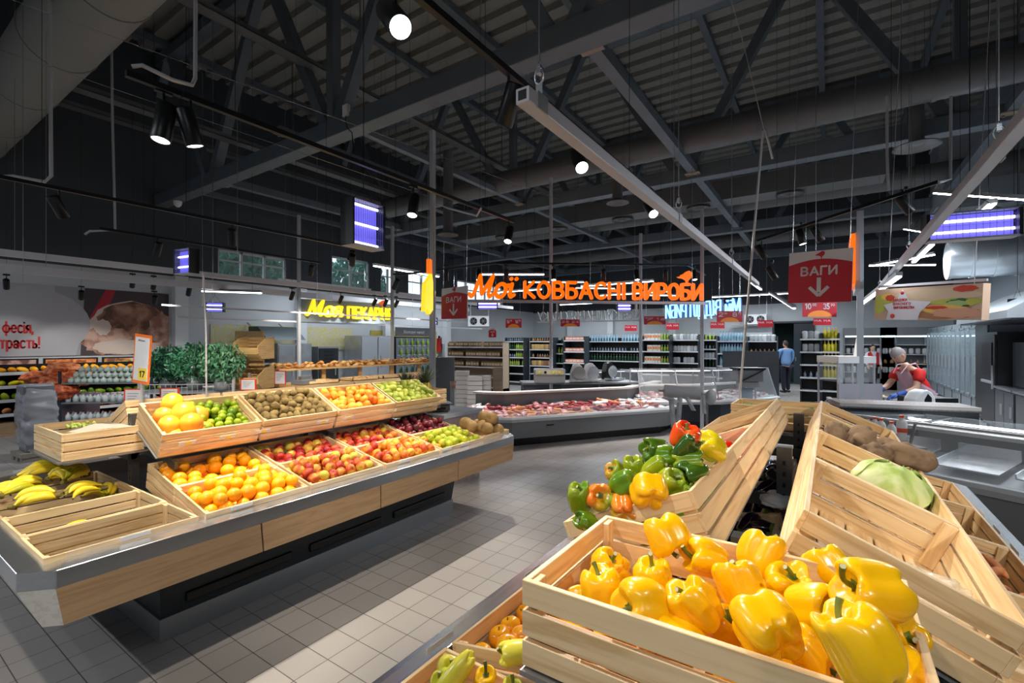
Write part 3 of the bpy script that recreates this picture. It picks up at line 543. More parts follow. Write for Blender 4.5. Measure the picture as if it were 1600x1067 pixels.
M_PEACH = ramp_mat('peach_skin', [(.36, (.78, .17, .01)), (.5, (.92, .40, .03)), (.64, (.90, .58, .08))], 7, .5, rnd=.25); M_PEAR = ramp_mat('pear_green', [(.3, (.26, .34, .03)), (.65, (.52, .55, .07))], 10, .45)
M_MELON = ramp_mat('brown_melon', [(.3, (.34, .20, .07)), (.6, (.55, .37, .15))], 14, .75, bump=.4); M_BANANA = ramp_mat('banana_skin', [(.25, (.42, .46, .01)), (.42, (.92, .66, .02)), (.7, (1.0, .78, .06))], 3, .42, rnd=.35)
M_YPEP = ramp_mat('yellow_pepper_skin', [(.3, (1.0, .48, .001)), (.6, (1.0, .57, .002))], 3, .25, coat=.25, rnd=.2); M_GPEP = ramp_mat('green_pepper_skin', [(.3, (.04, .12, .003)), (.5, (.12, .26, .005)), (.7, (.32, .38, .01))], 5, .2, coat=.5, rnd=.35)
M_DGPEP = ramp_mat('dark_green_pepper_skin', [(.3, (.012, .05, .004)), (.7, (.05, .13, .008))], 5, .2, coat=.5, rnd=.3); M_OPEP = ramp_mat('orange_green_pepper_skin', [(.3, (.25, .38, .02)), (.42, (.85, .22, .01)), (.7, (.90, .16, .01))], 4, .2, coat=.5, rnd=.2)
M_RPEP = ramp_mat('red_orange_pepper_skin', [(.3, (.75, .03, .006)), (.6, (.92, .12, .008))], 4, .18, coat=.5); M_YGPEP = ramp_mat('yellow_green_pepper_skin', [(.3, (.38, .48, .01)), (.5, (.72, .60, .01)), (.7, (.92, .66, .01))], 5, .2, coat=.5, rnd=.2)
M_TOMO = ramp_mat('orange_tomato_skin', [(.3, (.92, .30, .005)), (.6, (1.0, .44, .01))], 4, .2, coat=.4); M_TOMR = ramp_mat('red_tomato_skin', [(.3, (.70, .02, .006)), (.6, (.88, .06, .01))], 4, .2, coat=.4)
M_PALEPEP = ramp_mat('pale_yellow_pepper_skin', [(.3, (.62, .66, .04)), (.6, (.82, .76, .08))], 4, .25, coat=.4); M_ROOT = ramp_mat('brown_root_skin', [(.3, (.10, .06, .035)), (.6, (.25, .165, .10))], 22, .9, bump=.6)
M_CARROT = ramp_mat('dusty_carrot_skin', [(.3, (.36, .13, .05)), (.6, (.72, .27, .09))], 16, .8, bump=.4); M_CABBAGE = ramp_mat('cabbage_leaf', [(.35, (.38, .52, .12)), (.5, (.52, .66, .22)), (.62, (.70, .78, .42))], 7, .5, distort=1.5, bump=.5, rnd=0)
M_EGGP = mat('eggplant_skin', (.012, .004, .018), .15, coat=.5)
def sphere_like(rf, nu=20, nv=13, mb=None, m=0):
    """rf(theta from the top, phi) -> point"""
    mb = mb or MB(); vs = [rf(0, 0)]
    for i in range(1, nv):
        for j in range(nu): vs.append(rf(PI*i/nv, 2*PI*j/nu))
    vs.append(rf(PI, 0)); fs = [(0, 1+j, 1+(j+1) % nu) for j in range(nu)]
    for i in range(nv-2):
        for j in range(nu): a = 1+i*nu; fs.append((a+j, a+nu+j, a+nu+(j+1) % nu, a+(j+1) % nu))
    b = 1+(nv-2)*nu; fs += [(b+j, len(vs)-1, b+(j+1) % nu) for j in range(nu)]
    return mb.add(vs, fs, m, True)
def round_fruit(name, r, m, stem=BROWNSTEM, dimple=.12, sq=.94, stemlen=.012, stemr=.0016, wob=.02, sname='stem', low=False):
    def mk():
        s = random.random()*9
        def rf(t, p):
            k = r*(1+wob*math.sin(2*p+s)*math.sin(t)+wob*.6*math.sin(3*p+s*2)*math.sin(t)); d = 1-dimple*math.exp(-(t/.33)**2)-dimple*.6*math.exp(-((PI-t)/.28)**2)
            return (k*d*math.sin(t)*math.cos(p), k*d*math.sin(t)*math.sin(p), k*sq*math.cos(t)*(1-dimple*1.9*math.exp(-(t/.33)**2))*(1-dimple*1.2*math.exp(-((PI-t)/.28)**2)))
        o = sphere_like(rf, 14 if low else 20, 9 if low else 13).obj(name, m)
        if stem:
            z0 = r*sq*(1-dimple*1.9)-.002; MB().tube([(0, 0, z0), (.001, 0, z0+stemlen*.6), (.003, .001, z0+stemlen)], [stemr*1.3, stemr, stemr], 6).obj(sname, stem, o)
        return o
    return Proto(mk)
def pear_proto(r=.036):
    def mk():
        prof = [(0, -.045), (.014, -.046), (.028, -.038), (.036, -.02), (.035, -.002), (.028, .016), (.020, .030), (.016, .040), (.009, .047), (0, .048)]
        o = MB().lathe(prof, 16).obj('pear', M_PEAR); MB().tube([(0, 0, .045), (.002, 0, .056), (.006, 0, .064)], .0016, 6).obj('stem', BROWNSTEM, o); return o
    return Proto(mk)
def pepper(R=.045, Ht=.095, lobes=4, m=M_YPEP, seed=0, stemlen=.035, bend=.5, name='bell_pepper', taper=.22, deep=.13):
    rd = random.Random(seed); ph = rd.uniform(0, 6); amp = [rd.uniform(.9, 1.12) for _ in range(lobes)]
    def rf(t, p):
        u = t/PI; c = math.cos(lobes*(p-ph)); li = int(((p-ph+PI/lobes) % (2*PI))/(2*PI/lobes)) % lobes
        body = math.sin(t)**.62*(1-taper*max(0, u-.3)*1.25); g = ((1-c)/2)**2.6; sh = math.sin(t)**.5
        a = R*body*(1-deep*g*sh*(1.35-.6*abs(2*u-1)))*(1+(amp[li]-1)*((c+1)/2)*sh)
        zz = Ht/2*math.copysign(abs(math.cos(t))**.8, math.cos(t)); top = math.exp(-(t/.34)**2); bot = math.exp(-((PI-t)/.36)**2)
        zz += -.26*Ht*top+.16*Ht*bot-.09*Ht*g*math.exp(-((t-.6)/.4)**2)+.12*Ht*g*math.exp(-((PI-.55-t)/.4)**2)+(amp[li]-1)*.5*Ht*((c+1)/2)*math.sin(t)*(-1 if u > .5 else 1)
        bd = .10*Ht*math.sin(t)**2*math.sin(ph+2*u)
        return (a*math.cos(p)+bd, a*math.sin(p)+.06*R*math.sin(2*t+ph), zz)
    o = sphere_like(rf, 48, 30).obj(name, m); z0 = Ht/2-.26*Ht
    mb = MB(); q = 5
    vs = [(0, 0, z0+.004)]+[((.0105 if k % 2 == 0 else .008)*math.cos(PI*k/q), (.0105 if k % 2 == 0 else .008)*math.sin(PI*k/q), z0+(.001 if k % 2 else .0035)) for k in range(2*q)]
    mb.add(vs, [(0, 1+k, 1+(k+1) % (2*q)) for k in range(2*q)], 0, True)
    pts = [(bend*stemlen*(k/6)**2, 0, z0-.002+stemlen*(k/6)*(1-.25*bend*(k/6))) for k in range(7)]
    mb.tube(pts, [.0065, .0048, .0042, .004, .0042, .0046, .0052], 8)
    e = Vector(pts[-1]); mb.tube([e, e+(e-Vector(pts[-2])).normalized()*.001], .0045, 8, 1)
    mb.obj('stem', [GREENSTEM, mat('cut_stem', (.55, .52, .32), .8)], o)
    return o
def place_pepper(loc, axis, label, twist=0, cat='pepper', group=None, **kw):
    o = pepper(**kw); a = Vector(axis).normalized(); q = a.to_track_quat('Z', 'X'); o.rotation_mode = 'QUATERNION'; o.rotation_quaternion = q @ Euler((0, 0, twist)).to_quaternion(); o.location = loc
    return tag(o, label, cat, group)
def fill(M, protos, r, layers, label, group, cat, w=.365, l=.565, ar=1.0, jit=.18, skip=None, orient='rnd', sc=(.92, 1.08), z0=.012, y0=None, y1=None, x0=None, x1=None):
    """heap of fruit in crate space; layers = list of (z above the crate bottom, inset, chance)"""
    X0, X1 = (-w/2 if x0 is None else x0), (w/2 if x1 is None else x1); Y0, Y1 = (-l/2 if y0 is None else y0), (l/2 if y1 is None else y1); n = 0
    for li, (z, inset, pr) in enumerate(layers):
        a0, a1, b0, b1 = X0+r+inset, X1-r-inset, Y0+r+inset, Y1-r-inset; st = 2*r*.99; nr = max(1, int((a1-a0)/(st*.88))+1); nc = max(1, int((b1-b0)/st)+1)
        for i in range(nr):
            for j in range(nc):
                if random.random() > pr: continue
                u = a0+(a1-a0)*(i/(nr-1) if nr > 1 else .5); v = b0+(b1-b0)*(j/(nc-1) if nc > 1 else .5)+((i+li) % 2)*st*.5-st*.25
                u += random.uniform(-jit, jit)*r*2; v += random.uniform(-jit, jit)*r*2; v = min(max(v, Y0+r), Y1-r); u = min(max(u, X0+r), X1-r); zz = z+random.uniform(-.1, .18)*r
                if orient == 'rnd': R = rndrot()
                elif orient == 'up': R = Euler((random.gauss(0, .5), random.gauss(0, .5), random.uniform(0, 6))).to_matrix().to_4x4()
                elif orient == 'lie': R = Euler((PI/2+random.gauss(0, .3), random.gauss(0, .3), random.gauss(0, .9))).to_matrix().to_4x4()
                random.choice(protos).place(M @ TM((u, v, zz), R, random.uniform(*sc)), label, group, cat); n += 1
    return n
# --- left counter
orange = [round_fruit('orange', .041, M_ORANGE, mat('orange_button', (.10, .20, .02), .7), .03, .96, .003, .003, .01, 'stem_button')]
ap = [round_fruit('apple', .039, M_APPLE, BROWNSTEM, .16, .90)]; apo = [round_fruit('apple', .038, M_APPLEO, BROWNSTEM, .16, .90)]; apr = [round_fruit('apple', .037, M_APPLER, BROWNSTEM, .16, .9)]; apg = [round_fruit('apple', .037, M_GAPPLE, BROWNSTEM, .15, .92)]
plum = [round_fruit('plum', .034, M_PLUM, BROWNSTEM, .08, .95, .006)]
fill(LC['a', 0], orange, .041, [(.06, 0, .8), (.125, .0, .97), (.175, .03, .6)], 'bright orange in the front part of the orange pile', 'oranges in the front crate', 'orange')
fill(LC['b', 0], orange, .041, [(.06, 0, .9), (.12, .01, .8)], 'orange in the shaded rear part of the orange pile', 'oranges in the rear crate', 'orange')
fill(LC['a', 1], ap, .038, [(.105, 0, .95), (.16, .015, .85)], 'red and yellow apple in the front crate beside the oranges', 'apples beside the oranges, front', 'apple')
fill(LC['b', 1], apr+ap, .037, [(.12, 0, .92)], 'red or greenish apple in the rear crate beside the oranges', 'apples beside the oranges, rear', 'apple')
fill(LC['a', 2], apo, .037, [(.11, 0, .95), (.16, .015, .85)], 'orange streaked apple in the front crate in the middle of the counter', 'orange streaked apples, front', 'apple')
fill(LC['b', 2], apr+apo, .037, [(.12, 0, .92)], 'red apple in the shaded rear crate in the middle of the counter', 'red apples, rear', 'apple')
fill(LC['a', 3], apg, .036, [(.105, 0, .95), (.155, .01, .8)], 'yellow-green apple in front of the dark plums', 'green apples', 'apple', y0=-.20)
fill(LC['a', 3], apo, .036, [(.12, 0, .9)], 'orange apple in the narrow strip beside the green apples', 'orange apples beside the green ones', 'apple', y1=-.19)
fill(LC['b', 3], plum, .034, [(.08, 0, .9), (.135, 0, .9), (.175, .03, .5)], 'dark red plum in the pile behind the green apples', 'dark plums', 'plum')
kiwi = [round_fruit('kiwi', .0275, M_KIWI, mat('kiwi_end', (.10, .06, .02), .9), .04, 1.28, .002, .003, .02, 'blossom_end', low=True)]
fill(LC['u', 1], kiwi, .030, [(.10, 0, .85), (.145, .0, .95), (.178, .03, .45)], 'brown kiwi in the second crate of the upper shelf', 'kiwis', 'kiwi', orient='lie')
peach = [round_fruit('peach', .037, M_PEACH, BROWNSTEM, .12, .92, .003)]
fill(LC['u', 2], peach, .037, [(.09, 0, .9), (.14, .0, .9), (.172, .05, .4)], 'orange and yellow peach in the third crate of the upper shelf', 'peaches', 'peach')
fill(LC['u', 3], [pear_proto()], .034, [(.09, 0, .9), (.14, .0, .9), (.172, .05, .35)], 'green pear in the farthest crate of the upper shelf', 'green pears', 'pear', orient='lie')
lime = [round_fruit('lime', .025, M_LIME, GREENSTEM, .03, 1.1, .002, .002, .01, 'blossom_end', low=True)]
fill(LC['u', 0], lime, .026, [(.06, 0, .9), (.10, 0, .95), (.138, .02, .6)], 'small green lime beside the grapefruits', 'limes', 'lime', y0=-.05)
gf = Proto(lambda: round_fruit('grapefruit', .066, M_GRAPEFRUIT, mat('grapefruit_button', (.2, .16, .04), .7), .05, .95, .003, .003, .01, 'stem_button').root)
for (x, y, z, s, lab) in ((.06, -.215, .13, 1, 'grapefruit at the front left corner of its crate'), (-.06, -.20, .13, .95, 'grapefruit at the left edge behind the front one'), (.0, -.12, .175, 1.12, 'big pinkish grapefruit on top of the heap'),
    (.10, -.11, .155, 1.05, 'round yellow grapefruit at the front of the heap'), (-.11, -.15, .19, 1.05, 'grapefruit leaning against the back board'), (-.02, -.02, .13, 1.0, 'grapefruit next to the limes'), (.12, -.03, .10, .9, 'low grapefruit at the front beside the limes'), (-.12, -.05, .12, .9, 'half hidden grapefruit at the back beside the limes'), (.11, -.2, .08, .9, 'lowest grapefruit in the front left corner')):
    gf.place(LC['u', 0] @ TM((x, y, z), rndrot(), s), lab, None, 'grapefruit')
def melon(): return round_fruit('melon', .068, M_MELON, BROWNSTEM, .03, 1.12, .004, .004, .02, 'stem_scar').root
mp = Proto(melon)
for (x, y, z, s, lab) in ((-3.17, 3.86, .90, .95, 'brown melon at the far left of the melon group'), (-3.06, 3.82, .88, .95, 'melon in front beside the green apples'), (-3.02, 3.99, .96, .98, 'left one of the two melons on top'), (-2.91, 3.97, .955, 1.02, 'right one of the two melons on top'),
     (-2.89, 3.86, .87, .95, 'lower melon below the two on top'), (-2.86, 4.01, .84, .9, 'low melon nearest the counter end'), (-3.1, 3.98, .87, .95, 'melon hidden at the back of the group'), (-2.98, 3.9, .88, .9, 'melon in the middle of the group')):
    mp.place(TM((x-.01, y, z), Euler((PI/2+random.gauss(0, .4), 0, random.uniform(0, 3))).to_matrix().to_4x4(), s), lab, None, 'melon')
# bananas
def banana_bunch(n=5, seed=0, L=.19, curl=1.0):
    rd = random.Random(seed); root = empty('banana_bunch')
    for k in range(n):
        a = (k-(n-1)/2)*.20+rd.uniform(-.04, .04); lift = rd.uniform(-.004, .006)+.016*(k % 2); pts = []; rr = []
        for i in range(11):
            u = i/10; th = u*1.25*curl; R = L/1.25; x = .015+R*math.sin(th); yb = R*(1-math.cos(th))*.55; z = .012+lift+.022*math.sin(PI*u)
            pts.append(Vector((x*math.cos(a)-yb*math.sin(a), x*math.sin(a)+yb*math.cos(a), z))); rr.append([.005, .007, .013, .0165, .0175, .0178, .0172, .016, .013, .007, .0035][i])
        MB().tube(pts, rr, 7).obj('banana', M_BANANA, root); MB().tube([pts[-1]-Vector((0, 0, .000)), pts[-1]+(pts[-1]-pts[-2]).normalized()*.008], [.0036, .003], 6).obj('banana_tip', BROWNSTEM, root)
    MB().tube([(-.012, 0, .016), (.02, 0, .012)], [.010, .014], 8).obj('crown', mat('banana_crown', (.18, .14, .03), .8), root)
    return root
BB = []
def bunch(loc, rz, tilt, label, n=5, seed=0, L=.19, roll=0):
    o = banana_bunch(n, seed, L); o.scale = (1.15, 1.15, 1.2); o.location = Vector(loc)+Vector((0, 0, .03 if loc[2] > .75 else 0)); o.rotation_euler = (roll, tilt, rz); tag(o, label, 'bananas'); return o
BSPEC = [(-3.37, .70, .715, 1.45, 3, .17, 'pair of bananas lying alone in the half empty crate'),
 (-3.72, .62, .80, 1.3, 5, .18, 'banana bunch at the front end of the banana crate'), (-3.66, .80, .83, -2.4, 5, .17, 'banana bunch crossing the middle of the banana crate'), (-3.74, 1.03, .80, -1.9, 5, .18, 'banana bunch at the far right end of the banana crate'), (-3.84, .86, .86, 2.4, 6, .17, 'greenish banana bunch on top in the middle of the crate'),
 (-3.92, .60, .83, 1.9, 4, .17, 'banana bunch with dark stems at the left end'), (-4.08, .62, .82, 1.1, 6, .19, 'banana bunch in the rear crate, left'), (-4.06, .84, .85, .8, 6, .19, 'banana bunch in the rear crate, middle'), (-4.12, 1.04, .82, -1.7, 5, .19, 'banana bunch in the rear crate at its right end'),
 (-4.26, .72, .85, 1.6, 5, .19, 'green banana bunch at the far left of the rear crate'), (-4.24, .96, .86, -2.2, 5, .18, 'banana bunch at the back of the rear crate'), (-4.18, .60, .80, .4, 5, .18, 'banana bunch half hidden at the left end of the rear crate'), (-3.80, 1.06, .75, 2.9, 5, .17, 'banana bunch under the others at the right end of the crate')]
for i, (x, y, z, rz, n, L, lab) in enumerate(BSPEC): bunch((x, y, z), rz, random.uniform(-.1, .1), lab, n, i+1, L, random.uniform(-.1, .1))
# paper and grapes in the raised crate
t = tag(MB().add([(-4.20, .93, 1.15), (-3.95, .90, 1.19), (-3.74, .91, 1.21), (-4.24, 1.05, 1.18), (-3.95, 1.04, 1.225), (-3.74, 1.05, 1.215), (-4.27, 1.19, 1.185), (-3.95, 1.19, 1.20), (-3.74, 1.19, 1.205)], [(0, 1, 4, 3), (1, 2, 5, 4), (3, 4, 7, 6), (4, 5, 8, 7)]).obj('liner_paper', mat('kraft_paper', (.55, .47, .38), .8)), 'crumpled pale paper lining the raised crate', 'paper')
t = tag(empty('grape_bunch', (-4.06, .98, 1.195)), 'small bunch of green grapes on the paper liner', 'grapes'); gm = mat('green_grape', (.45, .55, .10), .3, coat=.3); mb = MB()
for k in range(26): c = Vector((random.gauss(0, .035), random.gauss(0, .028), random.uniform(.008, .03))); sphere_like(lambda a, b: (c.x+.011*math.sin(a)*math.cos(b), c.y+.011*math.sin(a)*math.sin(b), c.z+.011*math.cos(a)), 8, 6, mb)
mb.obj('berries', gm, t); MB().tube([(-.05, 0, .02), (0, 0, .03), (.05, .01, .02)], .002, 6).obj('stalk', GREENSTEM, t)
# pineapples
M_PINE = ramp_mat('pineapple_skin', [(.35, (.22, .13, .02)), (.5, (.62, .42, .05)), (.65, (.35, .36, .05))], 28, .7, rnd=.1, bump=.6); M_PLEAF = ramp_mat('pineapple_leaf', [(.3, (.06, .11, .06)), (.7, (.25, .33, .22))], 8, .55)
for i, (x, y, s, lab) in enumerate(((-4.12, 3.88, .95, 'pineapple on the left of the crate'), (-3.84, 3.95, 1.1, 'largest pineapple, on the right of the crate'), (-3.97, 4.03, .9, 'pineapple half hidden between the two others'), (-3.98, 3.85, .85, 'small pineapple in front in the middle'))):
    t = thing('pineapple', lab, 'pineapple', (x, y, 1.10), i); t.scale = (s, s, s)
    def rf(a, b): k = .062*(math.sin(a)**.6)*(1+.05*math.sin(9*b+5*a)*math.cos(7*a)); return (k*math.cos(b), k*math.sin(b), .09+.088*math.cos(a))
    sphere_like(rf, 40, 22).obj('fruit_body', M_PINE, t); mb = MB(); rd = random.Random(i)
    for k in range(44):
        a = k*2.4; u = k/44; el = .25+1.2*u; Ln = .10+.10*(1-abs(u-.5)); w = .011
        d = Vector((math.cos(a)*math.cos(el), math.sin(a)*math.cos(el), math.sin(el))); sd = Vector((-math.sin(a), math.cos(a), 0)); b0 = Vector((0, 0, .165+.03*u)); dn = Vector((math.cos(a), math.sin(a), -.4))
        p = [b0, b0+d*Ln*.5+dn*.003, b0+d*Ln+dn*.03*(1-u)]; mb.add([p[0]-sd*w, p[0]+sd*w, p[1]+sd*w*.8, p[1]-sd*w*.8, p[2]], [(0, 1, 2, 3), (3, 2, 4)])
    mb.obj('leaf_crown', M_PLEAF, t)
# --- right counter: the yellow bell peppers, one by one.  (px, py, z, R, H, axis(screen right, up, towards camera), label)
RT = Vector((C_, S_, 0)); FW = Vector((-S_, C_, 0)); UPV = Vector((0, 0, 1))
def sax(r, u, t): return RT*r+UPV*u-FW*t
YP = [
 (1036, 836, 1.34, .047, .088, (.3, -.85, .4), 3, .03, 'yellow bell pepper sitting highest against the back board'),
 (948, 882, 1.255, .036, .072, (.5, .7, .3), 4, .03, 'yellow pepper in the back left corner of the crate'),
 (938, 918, 1.265, .038, .085, (-.15, .95, -.15), 3, .028, 'upright yellow pepper with a short stem near the left board'),
 (905, 945, 1.225, .034, .06, (-.25, .9, .3), 4, .05, 'low yellow pepper with a long hooked stem at the far left'),
 (1022, 905, 1.275, .041, .085, (-.12, .95, -.1), 4, .042, 'yellow pepper with a tall cut stem below the highest one'),
 (1103, 876, 1.31, .040, .095, (-.95, .25, .05), 4, .035, 'yellow pepper lying with its curved stem pointing left'),
 (1190, 868, 1.32, .045, .095, (.55, .75, -.3), 4, .03, 'two-lobed yellow pepper against the back board, stem behind'),
 (1002, 950, 1.285, .045, .095, (-.9, .15, .3), 3, .02, 'large yellow pepper behind the front board with its stem end left'),
 (1082, 948, 1.295, .043, .09, (-.5, .8, -.2), 4, .02, 'glossy yellow pepper in the middle of the crate'),
 (1157, 914, 1.31, .045, .092, (-.1, .9, -.5), 4, .02, 'yellow pepper in the middle just under the two-lobed one'),
 (1198, 982, 1.31, .050, .092, (-.2, .35, -.9), 4, .02, 'broad yellow pepper at the front with a deep crease'),
 (1236, 915, 1.29, .042, .085, (-.1, .8, .3), 4, .03, 'yellow pepper with a stubby stem right of the middle'),
 (1272, 945, 1.305, .043, .09, (.3, .3, .9), 3, .02, 'yellow pepper left of the curved stem, half in shadow'),
 (1294, 884, 1.29, .043, .08, (-.2, .7, -.5), 4, .02, 'yellow pepper at the back right behind the biggest one'),
 (1362, 918, 1.365, .050, .105, (-.97, .10, -.05), 3, .055, 'big yellow pepper at the right with a long dark green stem'),
 (1334, 1012, 1.355, .045, .108, (-.36, .86, -.30), 4, .035, 'longest yellow pepper in the front with an upright cut stem'),
 (1404, 1000, 1.285, .036, .075, (.2, .5, .6), 4, .02, 'yellow pepper beside the right board, upper of two'),
 (1416, 1052, 1.275, .034, .07, (.2, .3, -.8), 4, .02, 'yellow pepper beside the right board, lower of two'),
 (1060, 995, 1.255, .040, .09, (-.6, .2, -.6), 4, .02, 'low yellow pepper squeezed behind the front board'),
 (1133, 985, 1.24, .036, .085, (.2, .9, .2), 3, .02, 'narrow yellow pepper left of the broad creased one'),
 (1262, 1015, 1.24, .036, .08, (.6, -.6, .3), 4, .03, 'deep orange-yellow pepper with its green stem at the bottom')]
for i, (px, py, z, R, Hh, ax, lo, sl, lab) in enumerate(YP):
    place_pepper(atz(px, py, z), sax(*ax), lab, twist=i*1.3, R=R*1.04, Ht=Hh*1.03, lobes=lo, seed=i+3, stemlen=sl, bend=.9 if sl > .045 else .45)
MC = RC['y', 0]; k = 0
for i in range(3):
    for j in range(6):
        o = place_pepper(MC @ Vector((-.125+.125*i, -.24+.096*j, .055)), (random.gauss(0, 1), random.gauss(0, 1), random.gauss(0, .4)), 'yellow pepper buried in the bottom layer of the foreground crate', group='bottom layer of yellow peppers', R=.042, Ht=.08, seed=100+k, stemlen=.012); k += 1
GP = [
 (1070, 680, 1.53, .046, .08, (.2, .8, .3), 4, 'RPEP', 'red-orange pepper at the very top of the green heap'),
 (1072, 700, 1.50, .034, .10, (.5, .7, .3), 3, 'DGPEP', 'dark green pepper beside the red one on top'),
 (1108, 698, 1.475, .050, .105, (-.75, .5, .2), 4, 'YGPEP', 'large yellow-green pepper leaning on the raised board'),
 (1024, 700, 1.475, .042, .10, (-.9, .1, .3), 4, 'GPEP', 'bright green pepper lying left of the red one'),
 (1036, 713, 1.455, .036, .085, (.8, .2, .3), 3, 'GPEP', 'small green pepper just below the red one'),
 (1075, 722, 1.46, .040, .10, (.9, .1, .3), 4, 'GPEP', 'shiny green pepper in the upper middle of the heap'),
 (1080, 740, 1.43, .044, .10, (-.8, -.1, .4), 4, 'DGPEP', 'dark green pepper touching the raised board'),
 (990, 732, 1.425, .036, .08, (-.2, .9, .2), 4, 'GPEP', 'green pepper with a stem in the left middle'),
 (1024, 735, 1.43, .038, .095, (.7, .6, .3), 3, 'GPEP', 'light green pepper in the middle of the heap'),
 (964, 736, 1.41, .034, .07, (-.7, .6, .3), 4, 'OPEP', 'orange and green pepper with a pale looping stem'),
 (1048, 755, 1.41, .040, .09, (.3, .7, .5), 4, 'GPEP', 'green pepper right of the big round yellow one'),
 (1066, 772, 1.385, .040, .09, (.6, .7, .2), 3, 'GPEP', 'pointed green pepper at the lower right of the heap'),
 (978, 760, 1.40, .042, .10, (.6, .6, .3), 4, 'GPEP', 'large green pepper in the lower left of the heap'),
 (1016, 766, 1.415, .050, .08, (.1, .5, -.8), 4, 'YPEP', 'round yellow pepper in the middle of the green heap'),
 (936, 775, 1.37, .042, .07, (.0, .35, .95), 5, 'OPEP', 'orange ribbed pepper showing its green star stem'),
 (911, 778, 1.36, .036, .10, (-.2, .9, .2), 4, 'GPEP', 'curved green pepper at the left end of the heap'),
 (975, 793, 1.35, .040, .075, (.2, .3, -.8), 5, 'OPEP', 'orange pepper at the bottom of the heap'),
 (915, 812, 1.32, .028, .075, (-.6, .2, .3), 3, 'GPEP', 'small green pepper lowest at the left')]
for i, (px, py, z, R, Hh, ax, lo, mk_, lab) in enumerate(GP):
    place_pepper(atz(px, py, z-.06), sax(*ax), lab, twist=i, R=R*1.02, Ht=Hh*1.02, lobes=lo, m={'RPEP': M_RPEP, 'DGPEP': M_DGPEP, 'YGPEP': M_YGPEP, 'GPEP': M_GPEP, 'OPEP': M_OPEP, 'YPEP': M_YPEP}[mk_], seed=i+40, stemlen=.02, deep=.12 if mk_ != 'YPEP' else .07)
MC = RC['l', 0]
for i in range(3):
    for j in range(6): place_pepper(MC @ Vector((-.12+.12*i, -.235+.094*j, .065)), (random.gauss(0, 1), random.gauss(0, 1), random.gauss(0, .4)), 'green pepper in the bottom layer of the heap', group='bottom layer of green peppers', R=.042, Ht=.085, m=M_GPEP, seed=200+k, stemlen=.015); k += 1
# tomatoes
def tom(nm, m): return [Proto(lambda: round_fruit(nm, .036, m, GREENSTEM, .14, .86, .010, .002, .03, 'stem').root)]
fill(RC['l', 1], tom('tomato', M_TOMR), .036, [(.05, 0, .9), (.10, 0, .8)], 'red tomato in the crate behind the green peppers', 'red tomatoes', 'tomato', orient='up')
fill(RC['a', 0], tom('tomato', M_TOMO), .036, [(.05, 0, .95), (.10, 0, .85)], 'orange tomato in the low crate left of the yellow peppers', 'orange tomatoes', 'tomato', orient='up')
fill(RC['n', 0], tom('tomato', M_TOMO), .034, [(.05, 0, .8)], 'orange tomato under the pale peppers in the nearest low crate', 'orange tomatoes in the nearest crate', 'tomato', orient='up')
for i, (px, py, z, R, Hh, ax, lab) in enumerate(((808, 1020, .90, .036, .12, (-.9, .1, .3), 'pale yellow pointed pepper on the orange tomatoes'), (716, 1052, .86, .034, .14, (-.6, -.8, .2), 'long pale yellow pepper pointing up in the nearest crate'), (700, 1050, .83, .036, .09, (.3, .6, .5), 'roundish pale pepper behind the long one'), (695, 1070, .82, .036, .09, (-.3, .6, .5), 'roundish pale pepper at the lower edge of the picture'), (758, 1062, .84, .034, .07, (.1, .9, .3), 'yellow pepper with a dark stem right of the long one'), (800, 1085, .82, .034, .09, (.1, .9, .3), 'pale pepper cut off by the lower frame'))):
    place_pepper(atz(px, py, z), sax(*ax), lab, R=R, Ht=Hh, lobes=3, m=M_PALEPEP if i != 4 else M_YPEP, seed=70+i, taper=.5, deep=.06)
# cabbage
def rfc(a, b):
    k = .098*(1+.04*math.sin(3*b+2*a)+.02*math.sin(7*b-3*a)); return (k*1.25*math.sin(a)*math.cos(b), k*math.sin(a)*math.sin(b), k*.82*math.cos(a))
t = thing('cabbage', 'pale green cabbage in the second tilted crate', 'cabbage', RC['r', 1] @ Vector((.07, .04, .115))); t.rotation_euler = (.1, .35, .5)
sphere_like(rfc, 36, 24).obj('head', M_CABBAGE, t)
for kk, (c0, sp, tw) in enumerate(((.2, 1.25, 0), (2.2, 1.15, .2), (4.1, 1.2, -.2))):
    mb = MB(); N1 = 12; vs = []
    for i in range(N1+1):
        for j in range(N1+1):
            a = .3+1.9*i/N1; b = c0+(j/N1-.5)*sp*2.0*(.5+.5*math.sin(PI*i/N1)); p = Vector(rfc(a, b)); n_ = p.normalized(); e = max(abs(j/N1-.5)*2, i/N1)**3
            vs.append(p+n_*(.004+.008*e+.003*math.sin(9*b)+.0022*math.sin(14*b+6*a)))
    mb.add(vs, [(i*(N1+1)+j, i*(N1+1)+j+1, (i+1)*(N1+1)+j+1, (i+1)*(N1+1)+j) for i in range(N1) for j in range(N1)], 0, True); mb.obj('outer_leaf', M_CABBAGE, t)
